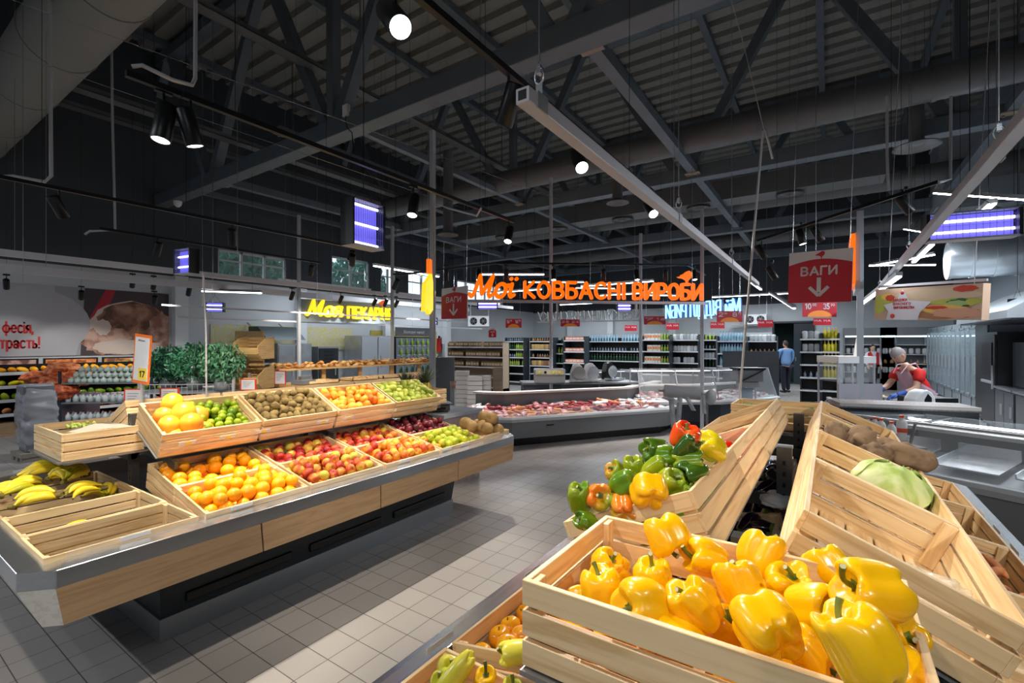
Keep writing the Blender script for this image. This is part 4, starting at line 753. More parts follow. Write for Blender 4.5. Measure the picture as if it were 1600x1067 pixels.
# roots
def root_obj(name, L, R, m, seed, lumps=.15):
    rd = random.Random(seed); s = rd.random()*20
    def rf(a, b):
        p = Vector((math.sin(a)*math.cos(b), math.sin(a)*math.sin(b), math.cos(a))); k = 1+lumps*noise.noise(p*1.7+Vector((s, 0, 0)))+lumps*.4*noise.noise(p*5+Vector((0, s, 0)))
        w = 1 if p.z > -.1 else 1-.45*(-p.z-.1); return (p.x*R*k*w, p.y*R*k*w, p.z*L/2*(1+.1*k))
    return sphere_like(rf, 20, 16).obj(name, m)
for i, (u, v, z, L, R, a, lab) in enumerate(((-.13, -.19, .11, .12, .045, .5, 'round brown root under the partition, uppermost'), (-.10, -.07, .10, .11, .04, 1.2, 'small brown root beside the uppermost one'), (-.03, -.10, .13, .16, .05, .2, 'lumpy brown root in the middle of the roots'), (.03, -.20, .10, .13, .05, 2, 'brown root at the near edge of its crate'), (.07, -.05, .12, .13, .05, 1, 'brown root behind the long one'), (.13, -.15, .14, .20, .055, 1.6, 'long brown root ending in a thin tail'), (.0, .12, .10, .13, .05, .4, 'brown root in the far half of its crate'), (-.1, .1, .08, .12, .05, .9, 'brown root at the far upper side'))):
    t = thing('celery_root', lab, 'root vegetable', RC['r', 2] @ Vector((u, v, z+.045))); o = root_obj('root_body', L, R, M_ROOT, i, .5); o.parent = t; t.rotation_euler = (PI/2+.2, a*.3, a)
    MB().tube([(0, 0, -L/2*.98), (.01, .005, -L/2-.03), (.03, 0, -L/2-(.09 if i == 5 else .05))], [.008, .003, .001], 6).obj('root_tail', M_ROOT, t)
gb = mat('garlic_white', (.70, .62, .52), .6)
for i in range(9):
    o = round_fruit('garlic_bulb', .024, gb, mat('garlic_neck', (.6, .5, .38), .7), -.1, .85, .015, .003, .05, 'neck').root; o.location = RC['r', 3] @ Vector((.0+.06*(i % 3), -.22+.06*(i//3), .12)); o.rotation_euler = (i, i*2, i); tag(o, 'pale garlic bulb in the farthest tilted crate', 'garlic', 'garlic bulbs')
for i in range(16):
    u = random.uniform(-.14, .14); v = random.uniform(-.24, .2); o = root_obj('carrot', .15, .017, M_CARROT, 30+i, .3); o.location = RC['s', 2] @ Vector((u, v, .06+.02*(i//4))); o.rotation_euler = (PI/2+random.gauss(0, .2), random.gauss(0, .2), random.uniform(-1.5, 1.5)); MB().tube([(0, 0, .072), (.003, 0, .085)], [.005, .003], 6).obj('carrot_top', mat('dry_green', (.12, .14, .04), .8), o); tag(o, 'dusty orange-brown carrot in the low right crate', 'carrot', 'carrots')
for i in range(3): o = root_obj('carrot', .13, .02, M_ROOT, 60+i, .3); o.location = RC['s', 3] @ Vector((.1-.04*i, .12+.05*i, .035)); o.rotation_euler = (PI/2, 0, i); tag(o, 'brown root left in the corner of an almost empty crate', 'root vegetable', 'leftover roots')
def egg():
    o = MB().lathe([(0, -.10), (.02, -.098), (.037, -.08), (.042, -.05), (.038, -.01), (.028, .03), (.02, .06), (.012, .075), (0, .078)], 20).obj('eggplant', M_EGGP)
    MB().lathe([(.024, .058), (.016, .078), (.006, .085), (.005, .10), (0, .1)], 8).obj('calyx', GREENSTEM, o); return o
ep = Proto(egg)
for q in range(4):
    fill(RC['b', q], [ep], .05, [(.06, 0, .9), (.12, .0, .7)], 'dark glossy eggplant in the gap between the banks, crate %s from the front' % ('first', 'second', 'third', 'fourth')[q], 'eggplants, crate %d' % (q+1), 'eggplant', orient='lie')
# plastic bag in the empty crate, broccoli
def bag(name, label, loc, sx, sy, sz, seed, m=None, cat='bag'):
    rd = random.Random(seed); s = rd.random()*30
    def rf(a, b):
        p = Vector((math.sin(a)*math.cos(b), math.sin(a)*math.sin(b), math.cos(a))); k = 1+.35*noise.noise(p*2.2+Vector((s, 0, 0)))+.12*noise.noise(p*7+Vector((0, s, 0))); return (p.x*sx*k, p.y*sy*k, p.z*sz*k)
    o = sphere_like(rf, 28, 18).obj(name, m or glassm('clear_film', (.9, .84, .70), .45, .12)); o.location = loc; return tag(o, label, cat)
bag('plastic_bag', 'crumpled clear plastic bag in the nearly empty tilted crate', RC['r', 0] @ Vector((.09, -.12, .06)), .09, .10, .045, 3)
bag('plastic_bag', 'white packet lying in the gap between the upper banks', (-.19, 2.45, 1.04), .07, .09, .03, 5, PAPER)
MBROC = ramp_mat('broccoli_green', [(.3, (.03, .12, .02)), (.7, (.16, .30, .06))], 40, .8, bump=.8)
for i, (x, y, lab) in enumerate(((-.50, 3.9, 'broccoli head at the left of the far flat crate'), (-.2, 3.85, 'dark broccoli in the middle of the far flat crate'), (-.08, 3.95, 'broccoli at the right of the far flat crate'))):
    t = thing('broccoli', lab, 'broccoli', (x, y, 1.20)); mb = MB(); rd = random.Random(i)
    for k in range(16):
        c = Vector((rd.gauss(0, .03), rd.gauss(0, .03), .055+rd.uniform(-.01, .02))); r_ = rd.uniform(.016, .026); sphere_like(lambda a, b: c+Vector((math.sin(a)*math.cos(b), math.sin(a)*math.sin(b), math.cos(a)))*r_*(1+.12*math.sin(7*b)*math.sin(6*a)), 12, 8, mb)
    mb.obj('florets', MBROC, t); MB().tube([(0, 0, 0), (0, 0, .05)], [.014, .02], 8).obj('stalk', GREENSTEM, t)
# ================================================================ track lighting, rails, signs, insect lamps
def wire(a, b, r=.002, m=None): return MB().bar(a, b, r*2)
def track(label, pts, group='black lighting tracks'):
    o = Vector(pts[0]); t = thing('lighting_track', label, 'lamp track', o, 0, group); mb = MB()
    for a, b in zip(pts, pts[1:]): mb.bar(Vector(a)-o, Vector(b)-o, .035, .035)
    mb.obj('track_rail', BLACK, t)
    for a, b in zip(pts, pts[1:]):
        for u in (.15, .85):
            p = Vector(a).lerp(Vector(b), u); MB().bar(p-o, Vector((p.x, p.y, 8.8))-o, .004).obj('suspension_wire', BLACK, t)
    return t
def spot(loc, aim, label, w=60, size=1.0, on=True, ang=62, color=(1, .90, .76), blend=.5):
    loc = Vector(loc); d = (Vector(aim)-loc).normalized(); t = thing('track_spotlight', label, 'spotlight', loc); q = d.to_track_quat('-Z', 'Y').to_matrix(); s = size
    mb = MB(); mb.lathe([(.0, .13), (.046, .13), (.05, .12), (.05, -.09), (.047, -.095), (.044, -.088), (.044, -.085)], 24); o = mb.obj('lamp_body', BLACK, t, rot=q.to_euler()); o.scale = (s, s, s)
    o = MB().lathe([(.0, -.06), (.03, -.062), (.044, -.088)], 20).obj('lamp_reflector', LAMPG if on else SHELFSTEEL, t, rot=q.to_euler()); o.scale = (s, s, s)
    mb = MB(); mb.box((0, 0, .2*s), (.03, .09, .03)); mb.bar((0, 0, .2*s), (0, 0, .05), .012); mb.obj('mounting_arm', BLACK, t)
    if on and w:
        l = bpy.data.lights.new('spot_beam', 'SPOT'); l.energy = w; l.spot_size = math.radians(ang); l.spot_blend = blend; l.color = color; l.shadow_soft_size = .035
        lo = bpy.data.objects.new('spot_beam', l); COL.objects.link(lo); lo.parent = t; lo.location = d*(.1*s); lo.rotation_euler = d.to_track_quat('-Z', 'Y').to_euler()
    return t
ZT = 3.27
track('black lighting track above the left fruit counter', [(-3.3, 1.0, ZT), (-3.3, 4.95, ZT)])
track('black lighting track above the aisle, left of the grey hanging tube', [(-1.5, -.8, ZT), (-1.5, 5.0, ZT)])
track('black lighting track farther left, over the floor behind the fruit counter', [(-6.4, .6, ZT+.02), (-6.4, 5.1, ZT+.02)])
track('short black lighting track at the far left', [(-8.6, 2.3, ZT+.1), (-8.6, 5.8, ZT+.1)])
a4, b4 = atd(1184, 376, 7.3), atd(1467, 284, 4.9)
track('black lighting track slanting up to the right above the red sign', [a4, b4])
tk5 = [atd(*p) for p in ((618, 430, 9.6), (775, 411, 9.0), (1075, 414, 9.6), (1102, 430, 11.5))]
track('black lighting track bent around the orange lettering', tk5)
SP = ZT-.2
spot((-3.32, 1.19, SP-.02), (-3.2, .78, .8), 'black spotlight nearest the camera on the left counter track', 175, 1.05)
spot((-3.26, 1.31, SP-.02), (-3.2, 1.9, .9), 'second black spotlight, close beside the nearest one over the left counter', 130, 1.0)
spot((-3.3, 3.22, SP-.03), (-2.95, 2.5, .85), 'black spotlight in the middle of the left counter track, tilted to the left', 150)
spot((-3.3, 4.84, SP), (-2.95, 3.7, .85), 'black spotlight at the far end of the left counter track', 150)
spot((-1.5, 1.36, SP+.02), (.1, .75, 1.3), 'large lit black spotlight at the top of the picture', 95, 1.0)
spot((-1.5, 3.1, SP-.02), (-.3, 1.9, 1.3), 'lit black spotlight half hidden behind the grey tube', 170)
spot((-1.5, 4.75, SP+.02), (-.2, 3.2, 1.2), 'lit black spotlight at the far end of the aisle track', 160)
spot((-1.5, -.2, SP), (-3.2, .9, .9), 'black spotlight of the aisle track behind the camera', 150)
spot((-1.5, .35, SP), (.4, 1.3, 1.3), 'black spotlight of the aisle track above the camera', 85)
spot((-1.5, 2.2, SP), (-2.8, 2.7, .85), 'black spotlight of the aisle track turned to the fruit', 110)
track('unseen lighting track added right of the camera to light the counter edge', [(1.9, -.8, ZT), (1.9, 1.2, ZT)])  # out-of-view track with two spots, added to brighten the right crates
spot((1.9, .1, SP), (.45, 1.7, .9), 'unseen spotlight added right of the camera to brighten the right crates', 75)
spot((1.9, 1.0, SP), (.6, 2.9, .85), 'second unseen spotlight added right of the camera to brighten the far right crates', 100)
spot((-6.4, 1.4, SP+.02), (-7.6, 3.0, .5), 'lit black spotlight at the left edge of the picture', 220)
spot((-6.4, 3.05, SP+.02), (-8.0, 3.9, .8), 'lit black spotlight above the potted plants', 260)
spot((-6.4, 4.9, SP), (-8.8, 6.6, 1.0), 'black spotlight with a light rim above the bakery sign', 220)
spot((-8.6, 3.0, SP+.1), (-10, 3.0, .8), 'unlit looking spotlight on the short far left track', 170, color=(.95, .97, 1))
spot((-8.6, 5.6, SP+.1), (-10.3, 6.2, .8), 'black spotlight in front of the green window', 180)
for (px, py, d, sx, lab, on) in ((1252, 372, 6.7, .15, 'lit spotlight just above the big red sign', True), (1278, 368, 6.6, .5, 'unlit spotlight tilted beside the lit one above the red sign', False), (1415, 322, 5.4, .6, 'large dark spotlight at the right of the slanting track', False), (1190, 395, 7.2, .5, 'dark spotlight at the left end of the slanting track', False), (1207, 428, 7.5, .5, 'lower dark spotlight left of the red sign', False)):
    p = atd(px, py, d); spot(p, p+RT*sx-UPV-FW*.2, lab, 90 if on else 0, 1.0, on)
for i, px in enumerate((697, 748, 791, 865, 943, 995, 1040, 1085)):
    k = (px-618)/(1102-618); p = atd(px, 431, [9.3, 9.2, 9.1, 9.2, 9.4, 9.5, 9.6, 10][i]); aim = p+FW*.3-UPV*2.6-FW*(1.2 if i % 2 else 0)
    spot(p, aim, 'spotlight above the orange lettering, number words aside: '.replace('number words aside: ', '')+['over the small red sign', 'over the first script letter', 'over the dotted letter', 'over the first capitals', 'over the middle of the capitals', 'left of the bird', 'under the bird', 'at the right end'][i], 110, 1.0, True, 80, (1, .95, .92))
for i, (px, py, d, lab) in enumerate(((207, 443, 9.0, 'small white-faced spotlight above the mural, left'), (240, 446, 9.2, 'small black spotlight above the mural, right'), (295, 456, 9.5, 'small spotlight at the end of the pale rail'), (127, 462, 9.3, 'black spotlight in front of the mural'), (241, 470, 9.1, 'lit spotlight in front of the mural picture'), (10, 445, 8.5, 'black spotlight cut off at the left frame'), (456, 463, 10.4, 'small spotlight left of the bakery lettering'), (532, 469, 11, 'small spotlight above the bakery lettering'), (585, 473, 11.5, 'small spotlight behind the orange bird of the bakery'), (602, 474, 11.6, 'small spotlight right of the orange bird'), (619, 475, 11.8, 'small spotlight past the bakery lettering'), (660, 480, 12, 'small spotlight near the small red sign'), (548, 400, 9.0, 'black spotlight in front of the bright windows'), (618, 445, 8.2, 'long black spotlight pointing down right of the windows'))):
    p = atd(px, py, d); spot(p, p+Vector((-1.5, .3, -1.6)), lab, 45 if d > 9.1 else 30, .9, True, 70, (1, .95, .88))
    MB().bar((0, 0, .2), (0, 0, 8.8-p.z), .004).obj('hanging_rod', BLACK, [o for o in bpy.data.objects if o.get('label') == lab][0])
# square grey tubes hung over the right counter
def htube(label, a, b, w, hooks, m, conn=True):
    o = Vector(a); t = thing('hanging_rail', label, 'rail', o); L = (Vector(b)-o)
    mb = MB(); mb.bar((0, 0, 0), L, w, w); mb.obj('rail_tube', m, t, bevel=.004); u = L.normalized()
    MB().bar(-u*.001, u*.01, w*.62, w*.62).obj('tube_opening', BLACK, t)
    for k, yh in enumerate(hooks):
        c = u*(yh-o.y)/u.y
        q = MB(); q.bar(c+Vector((w*.55, -.04, 0)), c+Vector((w*.55, .04, 0)), .006, w*1.1); q.bar(c+Vector((w*.3, 0, 0)), c+Vector((w*.3, 0, .085)), .006, .03, up=(1, 0, 0)); q.obj('hanger_plate', SHELFSTEEL, t)
        q = MB(); q.tube([c+Vector((w*.3+.022*math.sin(v*PI/4), 0, .115+.035*math.cos(v*PI/4))) for v in range(9)], .005, 6); q.box(c+Vector((w*.3, 0, .14)), (.02, .02, .035)); q.tube([c+Vector((w*.3+.008*math.sin(v*2.2), .008*math.cos(v*2.2), .12+.007*v)) for v in range(8)], .006, 6); q.obj('cable_clamp', STEEL, t)
        MB().bar(c+Vector((w*.3, 0, .15)), c+Vector((w*.3, 0, 8.8-o.z)), .005).obj('suspension_cable', STEEL, t)
    return t
TUBE = mat('tube_aluminium', (.50, .50, .53), .42, .55)
htube('square grey tube hanging above the aisle side of the pepper counter', (-1, 1.56, 2.72), (-1, 8.8, 2.72), .062, (1.66, 3.8, 6.2), TUBE)
htube('square grey tube hanging at the right, running to the upper right corner', (.71, 1.2, 2.74), (.71, 14.5, 2.66), .062, (3.45, 6.8, 10.5), TUBE)
# long white rails on the left
for (x, z, y0, y1, w, lab) in ((-9.4, 2.98, 1.0, 14, .09, 'upper long white rail in front of the mural wall'), (-10.2, 2.86, .2, 12.5, .12, 'thicker long pale rail just below the upper one'), (-10.0, 2.22, 3.8, 13, .035, 'thin pale rail crossing below the bakery lettering'), (-9.0, 2.36, 3.2, 11, .03, 'thin pale rail above the potted plants')):
    t = thing('white_rail', lab, 'rail', (x, y0, z)); MB().bar((0, 0, 0), (0, y1-y0, 0), w, w).obj('rail_bar', mat('rail_white', (.62, .62, .66), .4), t)
    for k in range(4): yy = .6+(y1-y0-1.2)*k/3; MB().bar((0, yy, w/2), (0, yy, 8.8-z), .006).obj('suspension_wire', STEEL, t)
# conduits and slanted white pole
CONDM = mat('conduit_grey', (.42, .43, .46), .5)
def cond(label, pts, r=.011, name='cable_conduit', m=None, cat='cable'):
    pts = [Vector(p) for p in pts]; o = MB().tube([p-pts[0] for p in pts], r, 8).obj(name, m or CONDM, None, pts[0]); return tag(o, label, cat)
cond('light grey cable conduit feeding the left counter track', [atd(308, -420, 2.95), atd(305, 122, 2.95), atd(300, 133, 2.9), atd(270, 125, 2.78), atd(222, 102, 2.72), atd(206, 104, 2.70)], .012)
cond('light grey cable conduit hanging at the far left', [atd(78, -330, 5.2), atd(78, 60, 5.2), atd(80, 275, 5.2), atd(70, 284, 5.2), atd(20, 275, 5.0), atd(4, 276, 4.95)], .018)
cond('grey conduit ending on the short far left track', [atd(174, 60, 7.5), atd(176, 200, 7.5), atd(180, 360, 7.5), atd(140, 361, 7.3), atd(133, 366, 7.3)], .018)
cond('thin pale conduit beside the middle spotlight of the left track', [atd(678, 600, 6.0), atd(679, 318, 6.0), atd(700, 325, 5.7), atd(745, 337, 5.3), atd(752, 325, 5.2)], .012)
cond('grey conduit running down beside the right track', [atd(1386, 150, 5.5), atd(1386, 240, 5.5), atd(1388, 297, 5.5)], .014)
cond('pale conduit with a bend at the end of the slanting track', [atd(1486, 150, 5.2), atd(1485, 280, 5.2), atd(1475, 283, 5.1), atd(1466, 285, 5.0)], .014)
cond('slanted white pole rising from the far end of the right counter', [atd(1152, 660, 3.75), atd(1192, 205, 3.75), atd(1196, 203, 3.75), atd(1207, 248, 3.75)], .0085, 'slanted_pole', mat('pole_pale', (.55, .55, .58), .45), 'pole')
cond('thin wire going up from the bent tip of the slanted pole', [atd(1194, 204, 3.75), atd(1162, 70, 3.75), atd(1120, -80, 3.75), atd(1100, -230, 4.4)], .003, 'guy_wire', CONDM, 'wire')
cond('thin pale pole on the spine of the left counter', [(-3.82, 1.64, 1.27), atd(322, 520, 3.48), atd(318, 430, 3.46)], .006, 'thin_pole', mat('pole_pale', (.55, .55, .58), .45), 'pole')
for i, (p0, p1, lab) in enumerate(((atd(20, 0, 4), atd(800, 285, 8), 'upper thin steel cable sloping across the upper left'), (atd(0, 78, 4), atd(650, 300, 8), 'lower thin steel cable sloping across the upper left'))):
    v = (p1-p0); o = MB().bar(-v*.6, v*1.25, .004).obj('tension_cable', STEEL, None, p0); tag(o, lab, 'cable')
for i, (px, pt, pb, d, lab) in enumerate(((36, 0, 440, 5.5, 'far left'), (72, 100, 416, 5.6, 'above the white rail end'), (371, 100, 400, 6.5, 'left of the counter spotlight'), (1053, 120, 330, 4.6, 'left of the aisle tube end'), (1275, 0, 395, 5.0, 'left string of the red sign'), (1424, 0, 350, 6, 'over the violet lamp'), (1557, 0, 200, 4.2, 'at the upper right'))):
    a, b = atd(px, pb, d), atd(px, pb, d); b.z = 8.8; o = MB().bar((0, 0, 0), b-a, .005).obj('hanging_wire', STEEL, None, a); tag(o, 'thin vertical steel wire '+lab, 'wire')
# posts
for (px, d, zt, w, lab) in ((676, 7.6, 5.15, .07, 'pale square post right of the bakery lettering'), (861, 10.2, 5.3, .055, 'slim grey post behind the orange lettering'), (1097, 9.35, 4.4, .06, 'pale post at the right end of the orange lettering'), (1344, 6.3, 3.5, .075, 'blue-grey square post right of the big red sign'), (467, 10.6, 4.6, .06, 'pale post at the left end of the bakery lettering'), (613, 11.6, 4.6, .06, 'pale post at the right end of the bakery lettering'), (1001, 11.5, 4.4, .06, 'pale post behind the bird of the orange lettering')):
    p = atd(px, 535, d); o = MB().bx(-w/2, w/2, -w/2, w/2, 0, zt).obj('steel_post', mat('post_pale', (.42, .45, .50), .45), None, (p.x, p.y, 0)); tag(o, lab, 'post')
# --- insect lamps
def insect_lamp(p, yaw, w, h, d, label, tubes=2):
    t = thing('insect_lamp', label, 'insect lamp', p, yaw); mb = MB()
    mb.box((0, d*.3, 0), (w, d*.4, h)); mb.box((-w/2+.012, 0, 0), (.024, d, h)); mb.box((w/2-.012, 0, 0), (.024, d, h)); mb.obj('housing', BLACK, t)
    MB().box((0, 0, h/2), (w-.03, d*.9, .012)).obj('top_plate', mat('lamp_top_grey', (.2, .21, .24), .5), t); MB().box((0, 0, -h/2), (w-.03, d, .016)).obj('catch_tray', TUBE, t)
    MB().box((0, d*.08, 0), (w-.06, .006, h*.9)).obj('back_panel', UVP, t)
    for k in range(tubes): z = (k-(tubes-1)/2)*h*.42; MB().tube([(-w/2+.03, -.01, z), (w/2-.03, -.01, z)], .014, 10).obj('violet_tube', UVL, t)
    mb = MB()
    for k in range(14): x = -w/2+.03+(w-.06)*k/13; mb.bar((x, -d*.42, -h/2), (x, -d*.42, h/2), .003)
    for z in (-.3, 0, .3): mb.bar((-w/2+.02, -d*.42, z*h), (w/2-.02, -d*.42, z*h), .003)
    mb.obj('guard_grid', mat('grid_violet_grey', (.3, .3, .5), .4), t); mb = MB()
    for sx in (-.35, .35): mb.bar((sx*w, 0, h/2), (0, 0, h/2+.18), .004)
    mb.bar((0, 0, h/2+.18), (0, 0, 8.8-p.z), .006); mb.obj('hanging_chain', BLACK, t); return t
cy = math.radians(33.9)
insect_lamp(atd(568, 352, 5.3), cy+1.02, .46, .50, .20, 'tall insect lamp with black side slots left of the middle', 3)
insect_lamp(atd(291, 409, 7.0), cy-.45, .40, .36, .14, 'square insect lamp with two violet tubes at the left')
insect_lamp(atd(336, 480, 12.2), cy+.2, .44, .24, .14, 'small insect lamp hanging before the bakery wall')
insect_lamp(atd(1515, 353, 4.3), cy-.42, .66, .24, .15, 'large wide insect lamp glowing violet at the upper right')
insect_lamp(atd(762, 477, 13), cy, .56, .22, .14, 'insect lamp behind the orange script letters'); insect_lamp(atd(975, 480, 13.5), cy, .42, .22, .14, 'insect lamp below the orange capitals'); insect_lamp(atd(678, 502, 14.5), cy, .22, .22, .14, 'tiny insect lamp under the small red sign'); insect_lamp(atd(1590, 478, 8), cy, .2, .24, .14, 'insect lamp cut off by the right frame')
# --- signs
def panel(mb, w, h, m, d=.02, y=0, cx=0, cz=0): mb.box((cx, y, cz), (w, d, h), m); return mb
def bird(mb, x, z, s, m, y=0, d=.004):
    o = [(0, .28), (.22, .36), (.40, .52), (.62, .60), (.80, .50), (.86, .30), (.76, .05), (.56, -.14), (.52, -.34), (.58, -.44), (.44, -.40), (.40, -.12), (.16, .02), (-.12, .05), (-.30, .12), (-.05, .18)]
    return mb.prism([(x+a*s, y, z+b*s) for a, b in o], (0, d, 0), m)
SIGNW = mat('sign_white', (.66, .64, .68), .5)
def weigh_sign(M, w, h, label, s=1.0, group=None):
    t = thing('scales_sign', label, 'sign', M.translation, 0, group); t.rotation_euler = M.to_euler(); mb = MB(); mb.box((0, 0, 0), (w, .012, h), 0)
    pts = [(-w/2, -.008, -h/2), (w/2, -.008, -h/2)]+[(w/2-w*k/12, -.008, h*(.24+.10*math.sin(PI*k/12))) for k in range(13)]; mb.poly(pts, 1); mb.obj('sign_plate', [SIGNW, RED], t)
    mb = MB(); bird(mb, -.02*w/.5, h*.40, .07*w/.5, 0, -.0115); mb.obj('bird_emblem', RED, t)
    text_obj('ВАГИ', h*.26, SIGNW, 'lettering', t, Matrix.Translation((-w*.30, -.009, h*.02)), .002, 0, .004*h/.4, width=w*.58)
    mb = MB(); a = .035*h; mb.prism([(-a, -.012, -.02*h), (a, -.012, -.02*h), (a, -.012, -.30*h), (-a, -.012, -.30*h)][::-1], (0, .003, 0))
    for sx in (-1, 1): mb.bar((0, -.0105, -.37*h), (sx*.15*w, -.0105, -.2*h), .06*h, .004, up=(0, 1, 0))
    mb.obj('arrow', SIGNW, t); mb = MB()
    for sx in (-.45, .45): mb.bar((sx*w, 0, h/2), (sx*w, 0, 8.8-M.translation.z), .003)
    mb.obj('hanging_string', STEEL, t); return t
def between(pl, pr, zdir=(0, 0, 1)):
    a, b = atd(*pl), atd(*pr); M = frame((a+b)/2, (b-a).normalized()); return M, (b-a).length
M, w = between((1232.5, 435, 3.85), (1332, 429, 3.55)); weigh_sign(M, w, .405, 'large red and white hanging sign reading ВАГИ with an arrow')
M, w = between((690.5, 475, 6.9), (730.5, 472, 6.35)); weigh_sign(M, w*1.0, .44, 'smaller red hanging sign reading ВАГИ left of the orange lettering')
M, w = between((763.5, 520, 13), (775.5, 520, 13)); weigh_sign(M, w, .25, 'tiny orange-red ВАГИ sign far behind over the coffee shelf')
# orange lettering
A, B = atd(733, 466, 8.5), atd(1100, 470, 9.15); u = (B-A).normalized(); M = frame(A, u); wt = (B-A).length
t = thing('store_sign', 'big orange illuminated lettering reading Мої КОВБАСНІ ВИРОБИ', 'sign', A); t.rotation_euler = M.to_euler()
text_obj('Мої', .62, ORANGE, 'script_lettering', t, Matrix.Translation((-.03, 0, .0)), .03, .42, width=wt*.205, weight=.15, script=True)
text_obj('КОВБАСНІ', .47, ORANGE, 'capital_lettering', t, Matrix.Translation((wt*.218, 0, 0)), .03, width=wt*.430, weight=.165)
text_obj('ВИРОБИ', .47, ORANGE, 'capital_lettering', t, Matrix.Translation((wt*.680, 0, 0)), .03, width=wt*.315, weight=.165)
mb = MB(); bird(mb, wt*.895, .42, .26, 0, -.02, .05); mb.obj('bird_emblem', ORANGE, t)
mb = MB(); mb.bar((-.1, .03, -.045), (wt+.08, .03, -.045), .05, .05); mb.bar((-.1, .03, -.34), (-.1, .03, -.045), .03); mb.bar((wt*.36, .03, -.34), (wt*.36, .03, -.045), .03); mb.bar((wt*.7, .03, -.34), (wt*.7, .03, -.045), .03); mb.obj('sign_frame', TUBE, t)
mb = MB()
for k in (.05, .5, .95): mb.bar((wt*k, .03, 0), (wt*k, .03, 8.8-A.z), .006)
mb.obj('hanging_wire', STEEL, t)
# bakery lettering
A, B = atd(474, 496, 10.7), atd(614, 500.5, 12.6); u = (B-A).normalized(); M = frame(A, u); wt = (B-A).length
t = thing('store_sign', 'yellow illuminated lettering reading Моя ПЕКАРНЯ above the bakery', 'sign', A); t.rotation_euler = M.to_euler(); hh = .40
text_obj('Моя', .56, YELLOWL, 'script_lettering', t, Matrix.Translation((.0, -.04, .03)), .03, .4, width=wt*.40, weight=.15, script=True)
text_obj('ПЕКАРНЯ', .44, YELLOWL, 'capital_lettering', t, Matrix.Translation((wt*.44, -.04, .0)), .03, width=wt*.55, weight=.165)
MB().box((wt/2, .04, .16), (wt*1.04, .05, .52)).obj('back_board', mat('board_steelblue', (.16, .20, .24), .5), t); mb = MB(); bird(mb, wt*.82, .40, .20, 0, -.05, .03); mb.obj('bird_emblem', mat('bird_orange', (.9, .15, .02), .5, emit=(.9, .12, .01), estr=.3), t)
# yellow banner seen edge-on, orange strip sign seen edge-on
p = atd(672, 458, 7.3); t = thing('edge_on_sign', 'narrow yellow sign seen almost edge-on beside the small red sign', 'sign', p, cy+1.42); mb = MB(); mb.prism([(-.25, 0, -.30), (-.12, 0, -.25), (0, 0, -.33), (.2, 0, -.22), (.28, 0, .05), (.18, 0, .12), (.1, 0, .32), (-.05, 0, .2), (-.2, 0, .12)], (0, .06, 0)); mb.obj('letter_cluster', YELLOWL, t); MB().box((.05, .03, .42), (.1, .06, .22)).obj('orange_top', ORANGE, t); MB().bar((0, .03, .5), (0, .03, 8.8-p.z), .006).obj('hanging_wire', STEEL, t)
p = atd(1331, 412, 6.2); t = thing('edge_on_sign', 'orange illuminated strip seen edge-on behind the big red sign', 'sign', p, cy-.60); MB().box((0, 0, 0), (.055, .9, .62)).obj('orange_face', ORANGE, t); MB().box((.05, .1, -.02), (.05, .9, .72)).obj('sign_box', TUBE, t)
# mirrored lettering seen from behind
BLUEL = mat('blue_lit_letter', (.3, .6, 1), .4, emit=(.28, .62, 1.0), estr=1.6); BLUEB = mat('blue_letter_back', (.02, .06, .22), .4, emit=(.02, .09, .4), estr=.5); OUTL = mat('dull_letter_side', (.38, .40, .38), .5)
def backsign(label, body, pl, pr, size, mt, back=None):
    A, B = atd(*pl), atd(*pr); u = (B-A).normalized(); M = frame(B, -u); t = thing('back_to_front_sign', label, 'sign', B); t.rotation_euler = M.to_euler(); w = (B-A).length
    text_obj(body, size, mt, 'lettering', t, Matrix.Translation((0, 0, 0)), .02, width=w, weight=.08)
    if back: text_obj(body, size, back, 'lettering_back', t, Matrix.Translation((0, -.045, 0)), .015, width=w, weight=.2)
    mb = MB(); mb.bar((0, 0, -.03), (w, 0, -.03), .03); mb.bar((.2, 0, 0), (.2, 0, 8.8-B.z), .006); mb.bar((w-.2, 0, 0), (w-.2, 0, 8.8-B.z), .006); mb.obj('sign_frame', TUBE, t)
backsign('blue lit lettering seen mirrored from behind, right of the orange words', 'Мій ВІДДІЛ РИБИ', (1040, 498, 12.5), (1157, 490, 10.5), .50, BLUEL, BLUEB)
backsign('unlit grey lettering seen mirrored from behind below the orange words', 'Моя КУЛІНАРІЯ СМАКУ', (840, 502, 15.5), (1002, 499, 14), .42, OUTL)
# red price banners
def banner(px0, px1, py0, py1, d, txt, label, glow=False, yaw=0):
    c = atd((px0+px1)/2, (py0+py1)/2, d); w, h = (px1-px0)*d/F, (py1-py0)*d/F; t = thing('price_banner', label, 'sign', c, cy+yaw); mb = MB(); mb.box((0, 0, 0), (w, .01, h), 0)
    if glow: mb.poly([(w*.36*math.cos(PI*k/10), -.007, -h/2+h*.42*math.sin(PI*k/10)) for k in range(11)], 1)
    mb.obj('banner_plate', [RED, mat('banner_orange', (.95, .30, .04), .5)], t)
    for i, s in enumerate(txt):
        if isinstance(s, tuple): text_obj(s[0], h*.56, SIGNW, 'lettering', t, Matrix.Translation((-w*.44+i*w*.54, -.009, -h*.02)), .001, width=w*.19); text_obj(s[1], h*.26, SIGNW, 'lettering', t, Matrix.Translation((-w*.22+i*w*.54, -.009, h*.19)), .001, width=w*.12); continue
        text_obj(s, h*.42, SIGNW, 'lettering', t, Matrix.Translation((-w*.45+i*w*.52, -.009, 0)), .001, width=w*.38)
    mb = MB()
    for sx in (-.4, .4): mb.bar((sx*w, 0, h/2), (sx*w, 0, 8.8-c.z), .004)
    mb.obj('hanging_string', STEEL, t); return t
